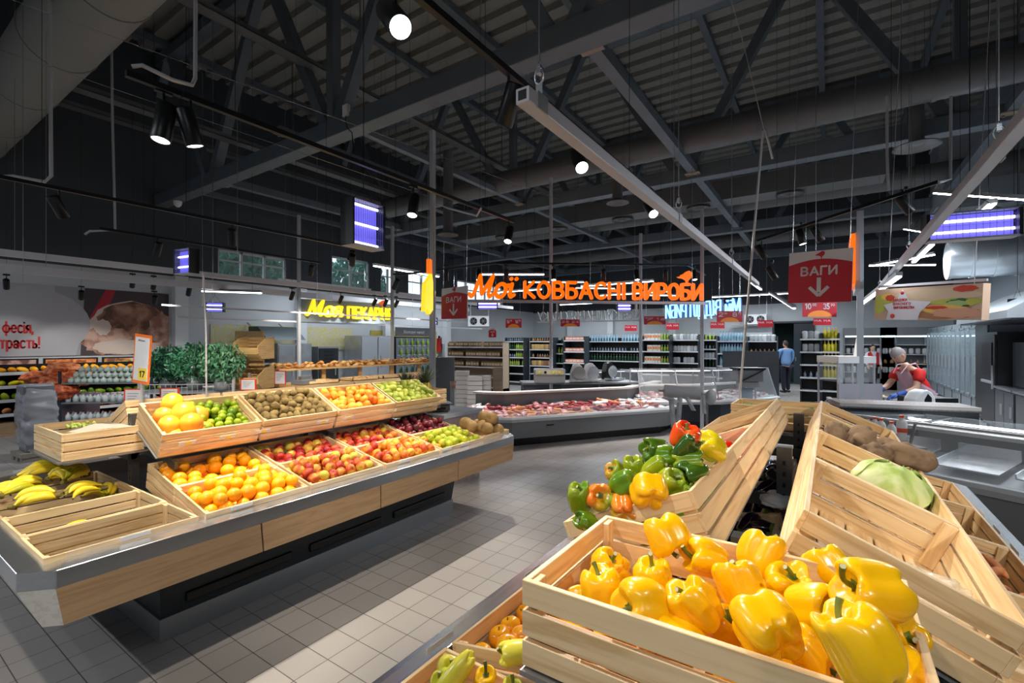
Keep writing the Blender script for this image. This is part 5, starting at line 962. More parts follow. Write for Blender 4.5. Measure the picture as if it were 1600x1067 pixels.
banner(1254, 1307, 471, 495, 8.5, (('10', '00'), ('35', '90')), 'red price banner reading 10 and 35 under the big sign', True)
banner(1120, 1160, 486, 503, 10.5, (('2', '00'), ('8', '90')), 'magenta red price banner with an orange glow shape beside the slanted pole', True)
banner(790, 815, 498, 512, 14, (('16', '00'), ('16', '90')), 'red price banner over the small bottle shelves', True)
banner(876, 906, 499, 510, 14, ('25', '24'), 'red price banner below the mirrored grey letters', True)
banner(1006, 1040, 494, 507, 14, ('7', '16'), 'red price banner left of the mirrored blue letters', True)
for (a, b, c, e, d, lab) in ((976, 995, 508, 517, 18, 'small red shelf sign over the water bottles'), (1041, 1061, 505, 515, 18, 'small red shelf sign over the cartons'), (1110, 1132, 503, 513, 18, 'small red shelf sign over the stacked bags'), (1184, 1208, 500, 511, 18, 'small red shelf sign beside the wall cooler'), (1271, 1299, 497, 508, 15, 'small red shelf sign over the oil bottles')): banner(a, b, c, e, d, ('НА', 'НА'), lab)
# sandwich banner
A, B = atd(1367, 476, 6.6), atd(1535, 471, 5.4); M = frame((A+B)/2, (B-A).normalized()); w = (B-A).length; h = .42
t = thing('food_banner', 'long hanging light box with a sandwich picture and a white star', 'sign', M.translation); t.rotation_euler = M.to_euler()
mb = MB(); mb.box((0, .06, 0), (w, .12, h), 0)
def blob(cx, cz, rx, rz, m, y, n=22, s=0, irr=.12): mb.poly([(max(-w/2, min(w/2, (cx+rx*math.cos(2*PI*k/n)*(1+irr*math.sin(3*k+s)))*w)), y, max(-h/2, min(h/2, (cz+rz*math.sin(2*PI*k/n)*(1+irr*math.sin(2*k+s)))*h))) for k in range(n)], m)
for q, (cx, cz, rx, rz, m) in enumerate(((.15, -.28, .34, .2, 8), (.1, .22, .40, .22, 1), (.30, .02, .24, .10, 2), (.33, -.02, .12, .13, 3), (.30, -.03, .09, .08, 4), (.18, -.18, .2, .12, 5), (.30, -.30, .22, .14, 6), (.12, -.14, .1, .05, 7), (.36, .38, .10, .09, 7), (-.40, .10, .10, .22, 2), (-.36, .25, .07, .10, 5), (-.33, .20, .05, .1, 7), (-.44, -.1, .06, .2, 2), (.42, .0, .05, .1, 2))): blob(cx, cz, rx, rz, m, -.002-.0006*q, s=q)
st = [(-.40, -.02), (-.27, .06), (-.20, .46), (-.13, .10), (.08, .04), (-.02, -.28), (-.04, -.5), (-.36, -.5), (-.34, -.22)]; mb.poly([(a*w, -.013, b*h) for a, b in st], 9)
mb.obj('picture_box', [mat('banner_flesh', (.62, .42, .30), .5), mat('pic_bread', (.66, .50, .34), .5), mat('pic_lettuce', (.48, .50, .10), .5), mat('pic_cucumber', (.05, .14, .05), .5), mat('pic_cucumber_in', (.38, .52, .22), .5), mat('pic_cheese', (.80, .55, .12), .5), mat('pic_ham', (.70, .36, .24), .5), mat('pic_tomato', (.62, .06, .03), .5), mat('pic_ham_dark', (.45, .20, .10), .5), mat('pic_star', (.72, .70, .74), .5)], t)
for i, s in enumerate(('ЗАВДЯКИ', 'ВЛАСНОГО', 'ВИРОБНИЦТВА')): text_obj(s, .05, RED, 'lettering', t, Matrix.Translation((-.30*w+.01*i, -.015, .08*h-i*.12*h)), .001, width=w*(.15+.03*i))
mb = MB(); mb.lathe([(0, 0), (.03, 0), (.03, .004), (0, .004)], 16, 0); mb.obj('round_emblem', mat('pic_tomato', (1, 0, 0)), t, (-.29*w, -.016, -.38*h), (PI/2, 0, 0)); mb = MB(); mb.lathe([(0, 0), (.022, 0), (.022, .004), (0, .004)], 12, 0); mb.obj('round_emblem', RED, t, (-.2*w, -.016, .34*h), (PI/2, 0, 0))
mb = MB(); mb.bar((-w/2, .06, h/2+.04), (w/2, .06, h/2+.04), .03); mb.bar((-w*.4, .06, h/2), (-w*.4, .06, 8.8-M.translation.z), .006); mb.bar((w*.4, .06, h/2), (w*.4, .06, 8.8-M.translation.z), .006); mb.obj('hanging_frame', TUBE, t)
# price cards on the left counter
def card(c, w, h, yaw, label, txt=None, frame_m=REDEDGE, pole=None, tilt=0, name='price_card'):
    t = thing(name, label, 'price card', c, yaw); t.rotation_euler = (0, tilt, yaw); MB().box((0, 0, 0), (w, .006, h)).obj('card_frame', frame_m, t); mb = MB(); mb.box((0, -.004, 0), (w*.84, .002, h*.88)); mb.obj('card_sheet', PAPER, t)
    if txt: mb = MB(); mb.box((w*.12, -.0055, -h*.30), (w*.52, .001, h*.24)); mb.obj('yellow_field', mat('tag_yellow', (.9, .7, .08)), t); text_obj(txt, h*.19, BLACK, 'lettering', t, Matrix.Translation((-w*.05, -.0065, -h*.37)), .0005, width=w*.32); text_obj('Яблуко', h*.05, DARK, 'lettering', t, Matrix.Translation((-w*.25, -.0055, h*.36)), .0005, width=w*.4)
    else:
        mb = MB()
        for k in range(4): mb.box((-w*.05*k, -.0055, h*(.25-.14*k)), (w*(.6-.1*k), .001, h*.03))
        mb.obj('printed_lines', mat('print_grey', (.2, .2, .24), .7), t)
    if pole: MB().bar((0, .008, -h/2+.03), (pole[0], .008, pole[1]), .012).obj('card_pole', mat('pole_pale', (.55, .55, .58), .45), t)
card(atd(222, 561, 3.22), .168, .335, cy-.35, 'tall orange framed price card reading 17 on a thin pole', '17', mat('frame_orange', (.95, .20, .02), .5), (.03, -.56), .10)
card(atx(209, 622, -4.02), .13, .13, cy, 'red framed price card behind the raised crate'); card(atx(265, 617, -4.0), .14, .10, cy, 'red framed price card behind the grapefruit crate'); card(atx(388, 601, -4.0), .13, .09, cy, 'red framed price card behind the kiwi crate'); card(atx(438, 590, -4.0), .10, .12, cy, 'narrow price card behind the kiwi crate, right')
# ================================================================ refrigerated cases
MEATC = [mat('sausage_dark_red', (.34, .045, .05), .35, rnd=.3), mat('sausage_pink', (.60, .22, .22), .35, rnd=.3), mat('sausage_orange', (.72, .30, .12), .35, rnd=.3), mat('pack_white', (.75, .72, .72), .3, rnd=.15), mat('sausage_tan', (.60, .38, .20), .4, rnd=.3)]
def sausage(i):
    def mk():
        if i % 2 == 0: pts = [(-.09+.02*k, .012*math.sin(k*.8), 0) for k in range(10)]; o = MB().tube(pts, [.008, .022, .027, .028, .028, .028, .028, .027, .022, .006], 8, 0).obj('sausage', MEATC[i]); MB().tube([pts[-1], (.10, .01, .004)], .004, 5).obj('knot', MEATC[3], o)
        else:
            def rf(a, b): e = .35; s = lambda v: math.copysign(abs(v)**e, v); return (.075*s(math.sin(a))*s(math.cos(b)), .05*s(math.sin(a))*s(math.sin(b)), .022*s(math.cos(a)))
            o = sphere_like(rf, 12, 8).obj('meat_pack', MEATC[i]); MB().box((0, 0, .0225), (.06, .035, .002)).obj('pack_label', PAPER, o)
        return o
    return Proto(mk)
SAUS = [sausage(i) for i in range(5)]
WOODW = mat('case_inner_white', (.62, .64, .66), .4)
def case(label, pts, zb, depth, zr, side=1, grey=GREY, prods=None, cap=True, ztop=None, base=(0.0, .14), plab='pack', group=None, npr=1.0):
    """refrigerated case: front polyline pts (x, y); the inside lies to the left (side=1) or right"""
    o = Vector((*pts[0], 0)); t = thing('refrigerated_case', label, 'refrigerated case', o); P = [Vector((*p, 0))-o for p in pts]; N = []
    for i in range(len(P)):
        ns = []
        if i > 0: d = (P[i]-P[i-1]).normalized(); ns.append(Vector((-d.y, d.x, 0)))
        if i < len(P)-1: d = (P[i+1]-P[i]).normalized(); ns.append(Vector((-d.y, d.x, 0)))
        n = sum(ns, Vector()).normalized(); n = n/max(.5, n.dot(ns[0])); N.append(n*side)
    def sweep(prof, name, m, smooth=False):
        mb = MB(); k = len(prof); vs = [P[i]+N[i]*a+Vector((0, 0, z)) for i in range(len(P)) for a, z in prof]
        fs = [(i*k+j, i*k+(j+1) % k, (i+1)*k+(j+1) % k, (i+1)*k+j) for i in range(len(P)-1) for j in range(k)]+[tuple(range(k)), tuple(range((len(P)-1)*k, len(P)*k))]
        return mb.add(vs, fs).obj(name, m, t)
    sweep([(.14, 0), (depth-.1, 0), (depth-.1, .16), (.14, .16)], 'plinth', BLACK)
    sweep([(.0, .15), (.03, .15), (.03, zb-.08), (.0, zb-.08)], 'front_panel', grey)
    sweep([(-.02, zb-.08), (.08, zb-.08), (.08, zb), (.0, zb), (-.03, zb-.03)], 'bumper', mat('bumper_grey', (.45, .47, .49), .35, .3))
    sweep([(.03, .16), (depth, .16), (depth, .24), (.03, .24)], 'base_tray', DARK)
    zd = zb-.10; sweep([(.08, zd), (depth-.06, zd+.14), (depth-.06, zd+.12), (.08, zd-.02)], 'product_deck', WOODW)
    sweep([(depth-.06, .16), (depth, .16), (depth, zr), (depth-.06, zr)], 'rear_panel', grey)
    sweep([(depth-.16, zr), (depth+.04, zr), (depth+.04, zr+.035), (depth-.16, zr+.035)], 'top_rim', mat('rim_pale', (.60, .60, .56), .4))
    if ztop:
        sweep([(.05, zb), (.056, zb), (.266, ztop), (.26, ztop)], 'front_glass', GLASS); sweep([(.26, ztop), (depth, ztop), (depth, ztop+.012), (.26, ztop+.012)], 'top_glass', GLASS)
        mb = MB()
        for i in range(len(P)-1):
            nseg = max(1, round((P[i+1]-P[i]).length/.95))
            for q in range(nseg+1):
                p = P[i].lerp(P[i+1], q/nseg); n = N[i].lerp(N[i+1], q/nseg); mb = MB(); mb.bar(p+n*.05+UPV*zb, p+n*.26+UPV*ztop, .018); mb.bar(p+n*depth+UPV*zr, p+n*depth+UPV*ztop, .018); mb.bar(p+n*.26+UPV*ztop, p+n*depth+UPV*ztop, .016); mb.obj('glass_post', TUBE, t)
        sweep([(.24, ztop), (.29, ztop), (.29, ztop+.02), (.24, ztop+.02)], 'glass_edge', TUBE)
    else: sweep([(.05, zb), (.055, zb), (.075, zb+.10), (.07, zb+.10)], 'front_glass', GLASS)
    if ztop: sweep([(depth-.14, ztop-.05), (depth-.10, ztop-.05), (depth-.10, ztop-.03), (depth-.14, ztop-.03)], 'case_fill_strip', mat('case_fill_strip', (1, 1, 1), .4, emit=(.9, .95, 1), estr=4))  # glowing strip added below the glass top to brighten the case
    for i in range(len(P)-1):
        p = P[i].lerp(P[i+1], .22); d = (P[i+1]-P[i]).normalized(); MB().bar(p-N[i]*.006+UPV*(zb-.16)-d*.07, p-N[i]*.006+UPV*(zb-.16)+d*.07, .012, .018).obj('pull_handle', BLACK, t)
    if prods:
        for i in range(len(P)-1):
            L = (P[i+1]-P[i]).length; n = int(L/.118*npr); rows = max(2, int((depth-.25)/.11)); d = (P[i+1]-P[i]).normalized(); ang = math.atan2(d.y, d.x)
            for r in range(rows):
                for k in range(n):
                    if random.random() < .06: continue
                    u = (k+.5+random.uniform(-.3, .3))/n; nn = N[i].lerp(N[i+1], u); a = .16+(depth-.34)*r/(rows-1); z = zd+.14*(a-.08)/(depth-.14)+.035+random.uniform(0, .05)
                    c = o+P[i].lerp(P[i+1], u)+nn*a+UPV*z; z1 = int((u*L+i*3)/1.1+r*.3); pi = prods[(z1+(random.random() < .3)) % len(prods)]
                    SAUS[pi].place(TM(c, Euler((random.gauss(0, .2), random.gauss(0, .25), ang+random.choice((0, PI/2))+random.gauss(0, .35))).to_matrix().to_4x4(), random.uniform(.85, 1.15)), plab, group or plab, 'packaged meat')
    return t
def pxy(px, py, z): v = atz(px, py, z); return (v.x, v.y)
s0, s1, s2 = pxy(738, 652, .50), pxy(800, 653, .50), pxy(1042, 637, .50)
case('grey refrigerated island full of sausages in the middle distance', [(s0[0]-.5, s0[1]-.05), s0, s1, s2, (s2[0]+.05, s2[1]+2.2)], .50, .95, .80, 1, prods=[2, 1, 3, 1, 0, 1, 2, 1, 0, 3], plab='packed sausage or meat in the grey island case')
c0 = pxy(1002, 628, .55); c1 = pxy(1126, 628, .55)
case('glass topped meat case with white frame behind the island', [c0, c1, (c1[0]+.9, c1[1]+1.6)], .58, .9, .80, 1, grey=DARK, prods=[3, 1, 0, 3], ztop=1.17, plab='meat pack in the glass topped case')
c2, c3 = pxy(946, 612, .62), pxy(1012, 607, .62)
case('slanted glass case in the middle of the hall, left of the glass topped one', [c2, c3], .62, .9, .80, 1, prods=[3, 2, 1], ztop=1.05, plab='meat pack in the small slanted case')
g0, g1 = pxy(1408, 732, .62), pxy(1600, 770, .62); du = Vector((g1[0]-g0[0], g1[1]-g0[1])).normalized()
gl = (g0[0]-du.x*.75, g0[1]-du.y*.75)
case('empty glass and steel delicatessen counter at the right', [(gl[0]-.15, gl[1]+1.8), gl, g0, (g1[0]+du.x*1.2, g1[1]+du.y*1.2)], .62, 1.0, .86, 1, ztop=1.0, grey=GREY)
nn = Vector((-du.y, du.x)); 
for k, (a, b) in enumerate(((-.55, .0), (.1, .55), (.62, 1.15), (1.2, 1.8))):
    p0 = Vector(g0)+du*(a+.02); t = thing('steel_tray', ['shiny steel tray in the delicatessen counter, leftmost', 'shiny steel tray in the delicatessen counter, under the glass fold', 'shiny steel tray third from the left in the delicatessen counter', 'shiny steel tray at the right edge of the picture'][k], 'tray', (p0.x+nn.x*.3, p0.y+nn.y*.3, .66)); t.rotation_euler = (.10, 0, math.atan2(du.y, du.x))
    MB().box(((b-a)/2, .22, 0), ((b-a)*.94, .5, .012)).obj('tray_base', STEEL, t); mb = MB(); mb.box(((b-a)/2, .47, .05), ((b-a)*.94, .012, .1)); mb.box(((b-a)*.03, .22, .02), (.01, .5, .04)); mb.obj('tray_rim', STEEL, t)
# ledge and milk bottles behind the tilted crates
q0, q1 = atd(1312, 630, 5.15), atd(1532, 648, 4.75); v = q1-q0; t = thing('stone_ledge', 'speckled stone ledge with a white edge behind the milk bottles', 'ledge', q0); t.rotation_euler = (0, 0, math.atan2(v.y, v.x)); L = Vector((v.x, v.y)).length
MB().box((L/2, .2, -.02), (L, .4, .05)).obj('ledge_top', mat('speckled_stone', (.30, .25, .23), .5, var=.5, vscale=60), t); MB().box((L/2, -.01, -.01), (L, .02, .035)).obj('ledge_edge', mat('ledge_edge', (.62, .60, .58), .4), t); MB().box((L/2, .2, -.55), (L, .36, 1.0)).obj('ledge_body', DARK, t)
MILK = mat('milk_bottle', (.75, .76, .78), .3)
def milk():
    o = MB().lathe([(0, 0), (.036, 0), (.038, .02), (.034, .06), (.038, .10), (.037, .15), (.026, .175), (.014, .19), (.014, .2)], 16).obj('milk_bottle', MILK); MB().cyl((0, 0, .195), .017, .02, 12).obj('cap', mat('cap_orange', (.9, .12, .03), .4), o); MB().lathe([(.0378, .075), (.0392, .08), (.0392, .105), (.0378, .11)], 16).obj('label_band', mat('label_red', (.75, .10, .05), .5), o); return o
mlk = Proto(milk)
for i, (px, py, d, lab) in enumerate(((1356, 680, 4.7, 'leftmost milk bottle with an orange cap'), (1367, 681, 4.62, 'milk bottle second from the left'), (1377, 684, 4.5, 'milk bottle third from the left'), (1393, 690, 4.3, 'milk bottle fourth from the left, in front'), (1409, 684, 4.4, 'tallest milk bottle at the right of the group'))):
    p = atd(px, py, d); mlk.place(TM((p.x, p.y, p.z-.03), None, 1.12 if i == 4 else 1.0), lab, None, 'milk bottle')
p = atd(1385, 690, 4.42); t = thing('bottle_shelf', 'small dark shelf carrying the milk bottles', 'shelf', (p.x, p.y, 0)); t.rotation_euler = (0, 0, cy); MB().box((0, .05, p.z-.04), (.55, .35, .02)).obj('shelf_plate', GREY, t); MB().box((0, .1, (p.z-.05)/2), (.5, .2, p.z-.05)).obj('shelf_stand', DARK, t)
# white weighing machine / cabinet and boards behind the right counter
p = atd(1340, 600, 6.3); t = thing('glass_cabinet', 'white and glass display cabinet with a grey board behind the right counter', 'cabinet', (p.x-.0, p.y, 0), cy)
MB().box((-.02, .2, 1.52), (.5, .45, .09)).obj('cabinet_top', WHITE, t); MB().box((.02, -.02, 1.02), (.58, .02, .36)).obj('front_board', mat('board_lilac_grey', (.34, .33, .38), .5), t); MB().box((-.02, .2, 1.35), (.46, .4, .26)).obj('cabinet_glass', GLASS, t); MB().box((.02, .25, .45), (.56, .5, .9)).obj('cabinet_body', GREY, t)
mb = MB(); 
for sx in (-.26, .22):
    for sy in (.0, .4): mb.bar((sx, sy, .9), (sx, sy, 1.5), .02)
mb.obj('cabinet_frame', TUBE, t); MB().bar((.12, .2, 1.56), (.26, .3, 1.95), .05, .03).obj('card_arm', WHITE, t)
# kitchen block with the scale by the apron woman
p = atd(1400, 650, 6.2); t = thing('work_counter', 'low steel work counter with black sink in front of the bending worker', 'counter', (p.x, p.y, 0), cy); MB().box((0, .3, .84), (1.2, .8, .05)).obj('worktop', STEEL, t); MB().box((0, .35, .41), (1.1, .65, .8)).obj('counter_body', GREY, t); mb = MB(); mb.box((.45, .05, .90), (.55, .4, .03)); mb.box((.45, .05, .97), (.5, .35, .12)); mb.obj('sink_block', BLACK, t); MB().box((-.35, .2, .89), (.3, .3, .04)).obj('paper_tray', WHITE, t)
p = atd(1446, 634, 5.9); t = thing('slicing_machine', 'rounded white slicing machine beside the bending worker', 'machine', p, cy)
mb = MB(); mb.prism([(-.13, 0, -.02), (.14, 0, -.02), (.13, 0, .10), (.09, 0, .17), (.03, 0, .20), (-.05, 0, .17), (-.11, 0, .08)], (0, .2, 0)); mb.obj('machine_body', WHITE, t, bevel=.02); mb = MB(); mb.prism([(-.02, -.004, .0), (.08, -.004, .0), (.075, -.004, .10), (.03, -.004, .15), (-.01, -.004, .08)], (0, .004, 0)); mb.obj('dark_opening', BLACK, t); MB().box((0, .1, -.05), (.5, .35, .05)).obj('machine_base', SHELFSTEEL, t); MB().box((0, .12, -.5), (.4, .25, .86)).obj('machine_stand', DARK, t)
# scale cabinet beside the left counter
t = thing('scale_cabinet', 'pale wood and grey cabinet carrying the scales at the end of the fruit counter', 'cabinet', (-4.12, 4.56, 0)); PW = wood('pinkish_wood', 2, ((.36, .26, .24), (.48, .37, .34))); MB().bx(-.3, .3, -.32, .36, 0, .84).obj('cabinet_body', PW, t); MB().bx(-.32, .33, -.36, .38, .84, .885).obj('cabinet_top', mat('top_pale_blue', (.42, .46, .50), .35), t)
t = thing('weighing_scale', 'grey weighing scale with a flat platter on the cabinet', 'scale', (-4.10, 4.42, .885), .9); mb = MB(); mb.box((0, .02, .05), (.28, .26, .07)); 
for a in (-1, 1):
    for b in (-1, 1): mb.cyl((a*.11, b*.09, 0), .015, .02, 8)
mb.obj('scale_body', GREY, t, bevel=.01); MB().box((0, .02, .10), (.34, .30, .012)).obj('platter', SHELFSTEEL, t, bevel=.004); MB().box((-.24, .0, .08), (.13, .22, .16)).obj('printer_unit', mat('unit_grey', (.25, .27, .29), .4), t, bevel=.01); MB().box((0, -.13, .05), (.16, .01, .03)).obj('display', BLACK, t)
p = atd(708, 606, 6.4); t = thing('paper_cup', 'pinkish paper cup on a clear stand behind the scale', 'cup', p); MB().lathe([(.0, 0), (.035, 0), (.045, .09), (.04, .09), (.03, .01)], 16).obj('cup_wall', mat('cup_pink', (.55, .30, .26), .6), t); MB().cyl((0, 0, -.34), .04, .34, 12).obj('clear_stand', GLASS, t); MB().box((0, 0, -(p.z+.0)/2-.17), (.2, .2, p.z-.34)).obj('stand_base', GREY, t)
# bag roll holder
p = atd(1068, 622, 6.6); t = thing('bag_dispenser', 'roll of clear bags on a stand with strips hanging down', 'bag dispenser', p, cy-.15); FILM = mat('bag_film', (.55, .57, .60), .35, alpha=.75)
MB().tube([(-.26, 0, .1), (.22, 0, .06)], .085, 20).obj('bag_roll', mat('roll_grey', (.50, .51, .53), .45), t); MB().tube([(.22, 0, .06), (.235, 0, .059)], .045, 16).obj('roll_core', mat('core_brown', (.14, .08, .05), .8), t); MB().tube([(-.34, 0, .1), (.34, 0, .05)], .015, 8).obj('roll_axle', TUBE, t)
for k, (x0, x1, z0, z1, w) in enumerate(((-.18, -.15, .02, -.40, .07), (-.06, -.10, .02, -.42, .07), (.02, .12, .03, -.16, .06), (.24, .26, .05, -.20, .05), (-.25, -.12, .02, -.05, .14))):
    mb = MB(); n = 8; vs = []
    for i in range(n+1): u = i/n; xc = x0+(x1-x0)*u; y = -.088+.012*math.sin(6*u+k); z = z0+(z1-z0)*u; vs += [(xc-w/2, y, z), (xc+w/2, y+.01*math.sin(4*u), z), (xc+w/2, y+.004, z), (xc-w/2, y+.004, z)]
    mb.add(vs, [(4*i+j, 4*i+(j+1) % 4, 4*i+4+(j+1) % 4, 4*i+4+j) for i in range(n) for j in range(4)], 0, True); mb.obj('hanging_bag', FILM, t)
o = sphere_like(lambda a, b: (.36+.075*math.sin(a)*math.cos(b)*(1+.2*math.sin(3*b)), .05*math.sin(a)*math.sin(b), .02+.10*math.cos(a)*(1+.15*math.sin(2*b))), 20, 12).obj('loose_bag', FILM, t)
MB().bar((.34, .12, .05), (.34, .12, -p.z), .03).obj('stand_pole', SHELFSTEEL, t); MB().bar((.34, 0, .05), (.34, .12, .05), .03).obj('stand_arm', SHELFSTEEL, t); MB().cyl((.34, .12, -p.z), .16, .02, 20).obj('stand_foot', SHELFSTEEL, t)
# charcoal board with kiosk
a, b = atd(1129, 600, 11.6), atd(1217, 600, 11.2); M = frame(((a.x+b.x)/2, (a.y+b.y)/2, 0), Vector((b.x-a.x, b.y-a.y, 0))); t = thing('standing_board', 'large charcoal board standing on the floor left of the man in blue', 'partition', M.translation); t.rotation_euler = M.to_euler(); MB().box((0, 0, .78), ((b-a).length, .06, 1.52)).obj('board_panel', mat('board_charcoal', (.045, .052, .062), .5), t); MB().box((0, 0, .01), ((b-a).length, .3, .02)).obj('board_foot', DARK, t)
a = atd(700, 560, 9.5); t = thing('standing_board', 'dark board behind the pineapples', 'partition', (a.x, a.y, 0), cy); MB().box((-.08, 0, .9), (.42, .06, 1.1)).obj('board_panel', mat('board_charcoal', (1, 1, 1)), t); MB().box((-.08, 0, .18), (.3, .3, .35)).obj('board_foot', DARK, t)
p = atd(1168, 600, 9.6); t = thing('scale_kiosk', 'grey self-service scale with a black strap in front of the charcoal board', 'scale', (p.x, p.y, 0), cy); MB().box((0, 0, 1.08), (.5, .3, .24)).obj('kiosk_body', GREY, t, bevel=.02); MB().box((0, 0, 1.22), (.56, .34, .04)).obj('kiosk_top', BLACK, t); MB().bar((-.2, -.17, .98), (.24, -.17, 1.2), .02).obj('strap', BLACK, t); MB().box((0, 0, .90), (.34, .26, .1)).obj('kiosk_neck', SHELFSTEEL, t)
mb = MB(); mb.bar((-.16, 0, 0), (-.16, 0, .9), .03); mb.bar((.16, 0, 0), (.16, 0, .9), .03); mb.obj('kiosk_legs', TUBE, t); MB().box((-.02, -.03, .72), (.22, .02, .22)).obj('notice_card', mat('card_blue_grey', (.25, .32, .38), .5), t)
# machines behind the sausage island
a, b = atd(815, 597, 10.4), atd(992, 600, 10.6); M = frame(((a.x+b.x)/2, (a.y+b.y)/2, 0), Vector((b.x-a.x, b.y-a.y, 0))); L = (b-a).length; t = thing('work_table', 'long dark steel table with slicing machines inside the island', 'table', M.translation); t.rotation_euler = M.to_euler()
MB().box((0, .1, .86), (L, .7, .04)).obj('table_top', SHELFSTEEL, t); MB().box((0, -.2, .70), (L, .04, .28)).obj('table_front', mat('table_blue_grey', (.07, .085, .10), .4), t)
for sx in (-.48, -.16, .16, .48): mb = MB(); mb.bar((sx*L, -.2, 0), (sx*L, -.2, .85), .04); mb.obj('table_leg', SHELFSTEEL, t); mb = MB(); mb.bar((sx*L, .42, 0), (sx*L, .42, .85), .04); mb.obj('table_leg', SHELFSTEEL, t)
p = atd(858, 597, 10.3); t = thing('bread_machine', 'boxy steel machine with a yellow marked control strip', 'machine', (p.x, p.y, .88), cy); MB().box((0, 0, .15), (.66, .45, .3)).obj('machine_body', mat('machine_steel', (.40, .41, .42), .35, .6), t, bevel=.02); MB().box((0, -.235, .235), (.6, .01, .1)).obj('control_strip', mat('strip_beige', (.55, .52, .36), .5), t)
for k, x in enumerate((-.22, -.1, .08, .2)): MB().box((x, -.245, .235), (.05, .01, .05)).obj('control_knob', mat('tag_yellow', (1, 1, 0)) if k != 1 else BLACK, t)
for i, (px, d, lab) in enumerate(((903, 10.4, 'rounded pale slicing machine in the middle of the work table'), (925, 10.5, 'second pale slicing machine close to the right of the first'), (955, 10.9, 'dark slicing machine at the right of the work table'))):
    p = atd(px, 597, d); t = thing('slicer', lab, 'slicing machine', (p.x, p.y, .88), cy+.3*i); mm = mat('slicer_pale', (.42, .43, .44), .35, .3) if i < 2 else BLACK
    mb = MB(); mb.prism([(-.16, 0, 0), (.16, 0, 0), (.16, 0, .1), (.1, 0, .34), (.0, 0, .42), (-.1, 0, .38), (-.16, 0, .2)], (0, .16, 0)); mb.obj('slicer_body', mm, t, bevel=.02); MB().tube([(.02, -.02, .2), (.02, -.035, .2)], .14, 24).obj('blade', STEEL, t); MB().box((0, -.1, .04), (.4, .24, .04)).obj('slicer_tray', STEEL, t)
# ================================================================ far shelving
SHW = mat('shelf_white', (.60, .62, .64), .4)
def bottle_p(nm, m, capm, h=.26, r=.038):
    def mk(): o = MB().lathe([(0, 0), (r, 0), (r, h*.62), (r*.4, h*.8), (r*.36, h*.92), (r*.36, h)], 10).obj(nm, m); MB().cyl((0, 0, h*.97), r*.42, h*.06, 8).obj('cap', capm, o); return o
    return Proto(mk)
def box_p(nm, m, w, d, h, m2=None):
    def mk(): o = MB().box((0, 0, h/2), (w, d, h)).obj(nm, m); MB().box((0, -d/2-.001, h*.55), (w*.8, .003, h*.4)).obj('printed_front', m2 or PAPER, o); return o
    return Proto(mk)
def bag_p(nm, m):
    def mk():
        def rf(a, b): e = .5; s = lambda v: math.copysign(abs(v)**e, v); return (.07*s(math.sin(a))*s(math.cos(b)), .045*s(math.sin(a))*s(math.sin(b)), .11+.11*s(math.cos(a)))
        return sphere_like(rf, 10, 7).obj(nm, m)
    return Proto(mk)
capw = mat('cap_white', (.75, .75, .75), .4); capb = mat('cap_blue', (.05, .15, .5), .4)
K = dict(water=bottle_p('water_bottle', mat('water_blue', (.30, .50, .62), .15, rnd=.1), capb, .32, .045), oil=bottle_p('oil_bottle', mat('oil_yellow', (.66, .56, .05), .2, rnd=.1), mat('cap_cream', (.75, .7, .5), .4), .30, .042), dark=bottle_p('soda_bottle', mat('bottle_dark_green', (.02, .07, .03), .2, rnd=.4), capw, .28, .038),
     green=bottle_p('juice_bottle', mat('bottle_lime', (.30, .42, .05), .3, rnd=.3), capw, .24, .04), carton=box_p('milk_carton', mat('carton_white', (.66, .66, .62), .5, rnd=.1), .09, .09, .24, mat('carton_orange', (.75, .20, .04), .5)), redbox=box_p('snack_box', mat('box_red_white', (.62, .22, .16), .5, rnd=.2), .16, .14, .14, mat('box_print', (.75, .65, .55), .5)),
     jar=bottle_p('jar', mat('jar_brown', (.30, .16, .06), .3, rnd=.5), capw, .14, .04), can=bottle_p('drink_can', mat('can_steel_blue', (.20, .26, .32), .3, .4, rnd=.4), SHELFSTEEL, .15, .034), bagw=bag_p('filled_bag', mat('bag_pale', (.42, .44, .45), .4, rnd=.35)), bagc=bag_p('snack_bag', mat('bag_coloured', (.42, .25, .10), .4, rnd=.5)), coffee=box_p('coffee_dispenser', mat('dispenser_brown', (.20, .11, .05), .4, rnd=.2), .12, .14, .2, mat('dispenser_pane', (.52, .42, .28), .3)))
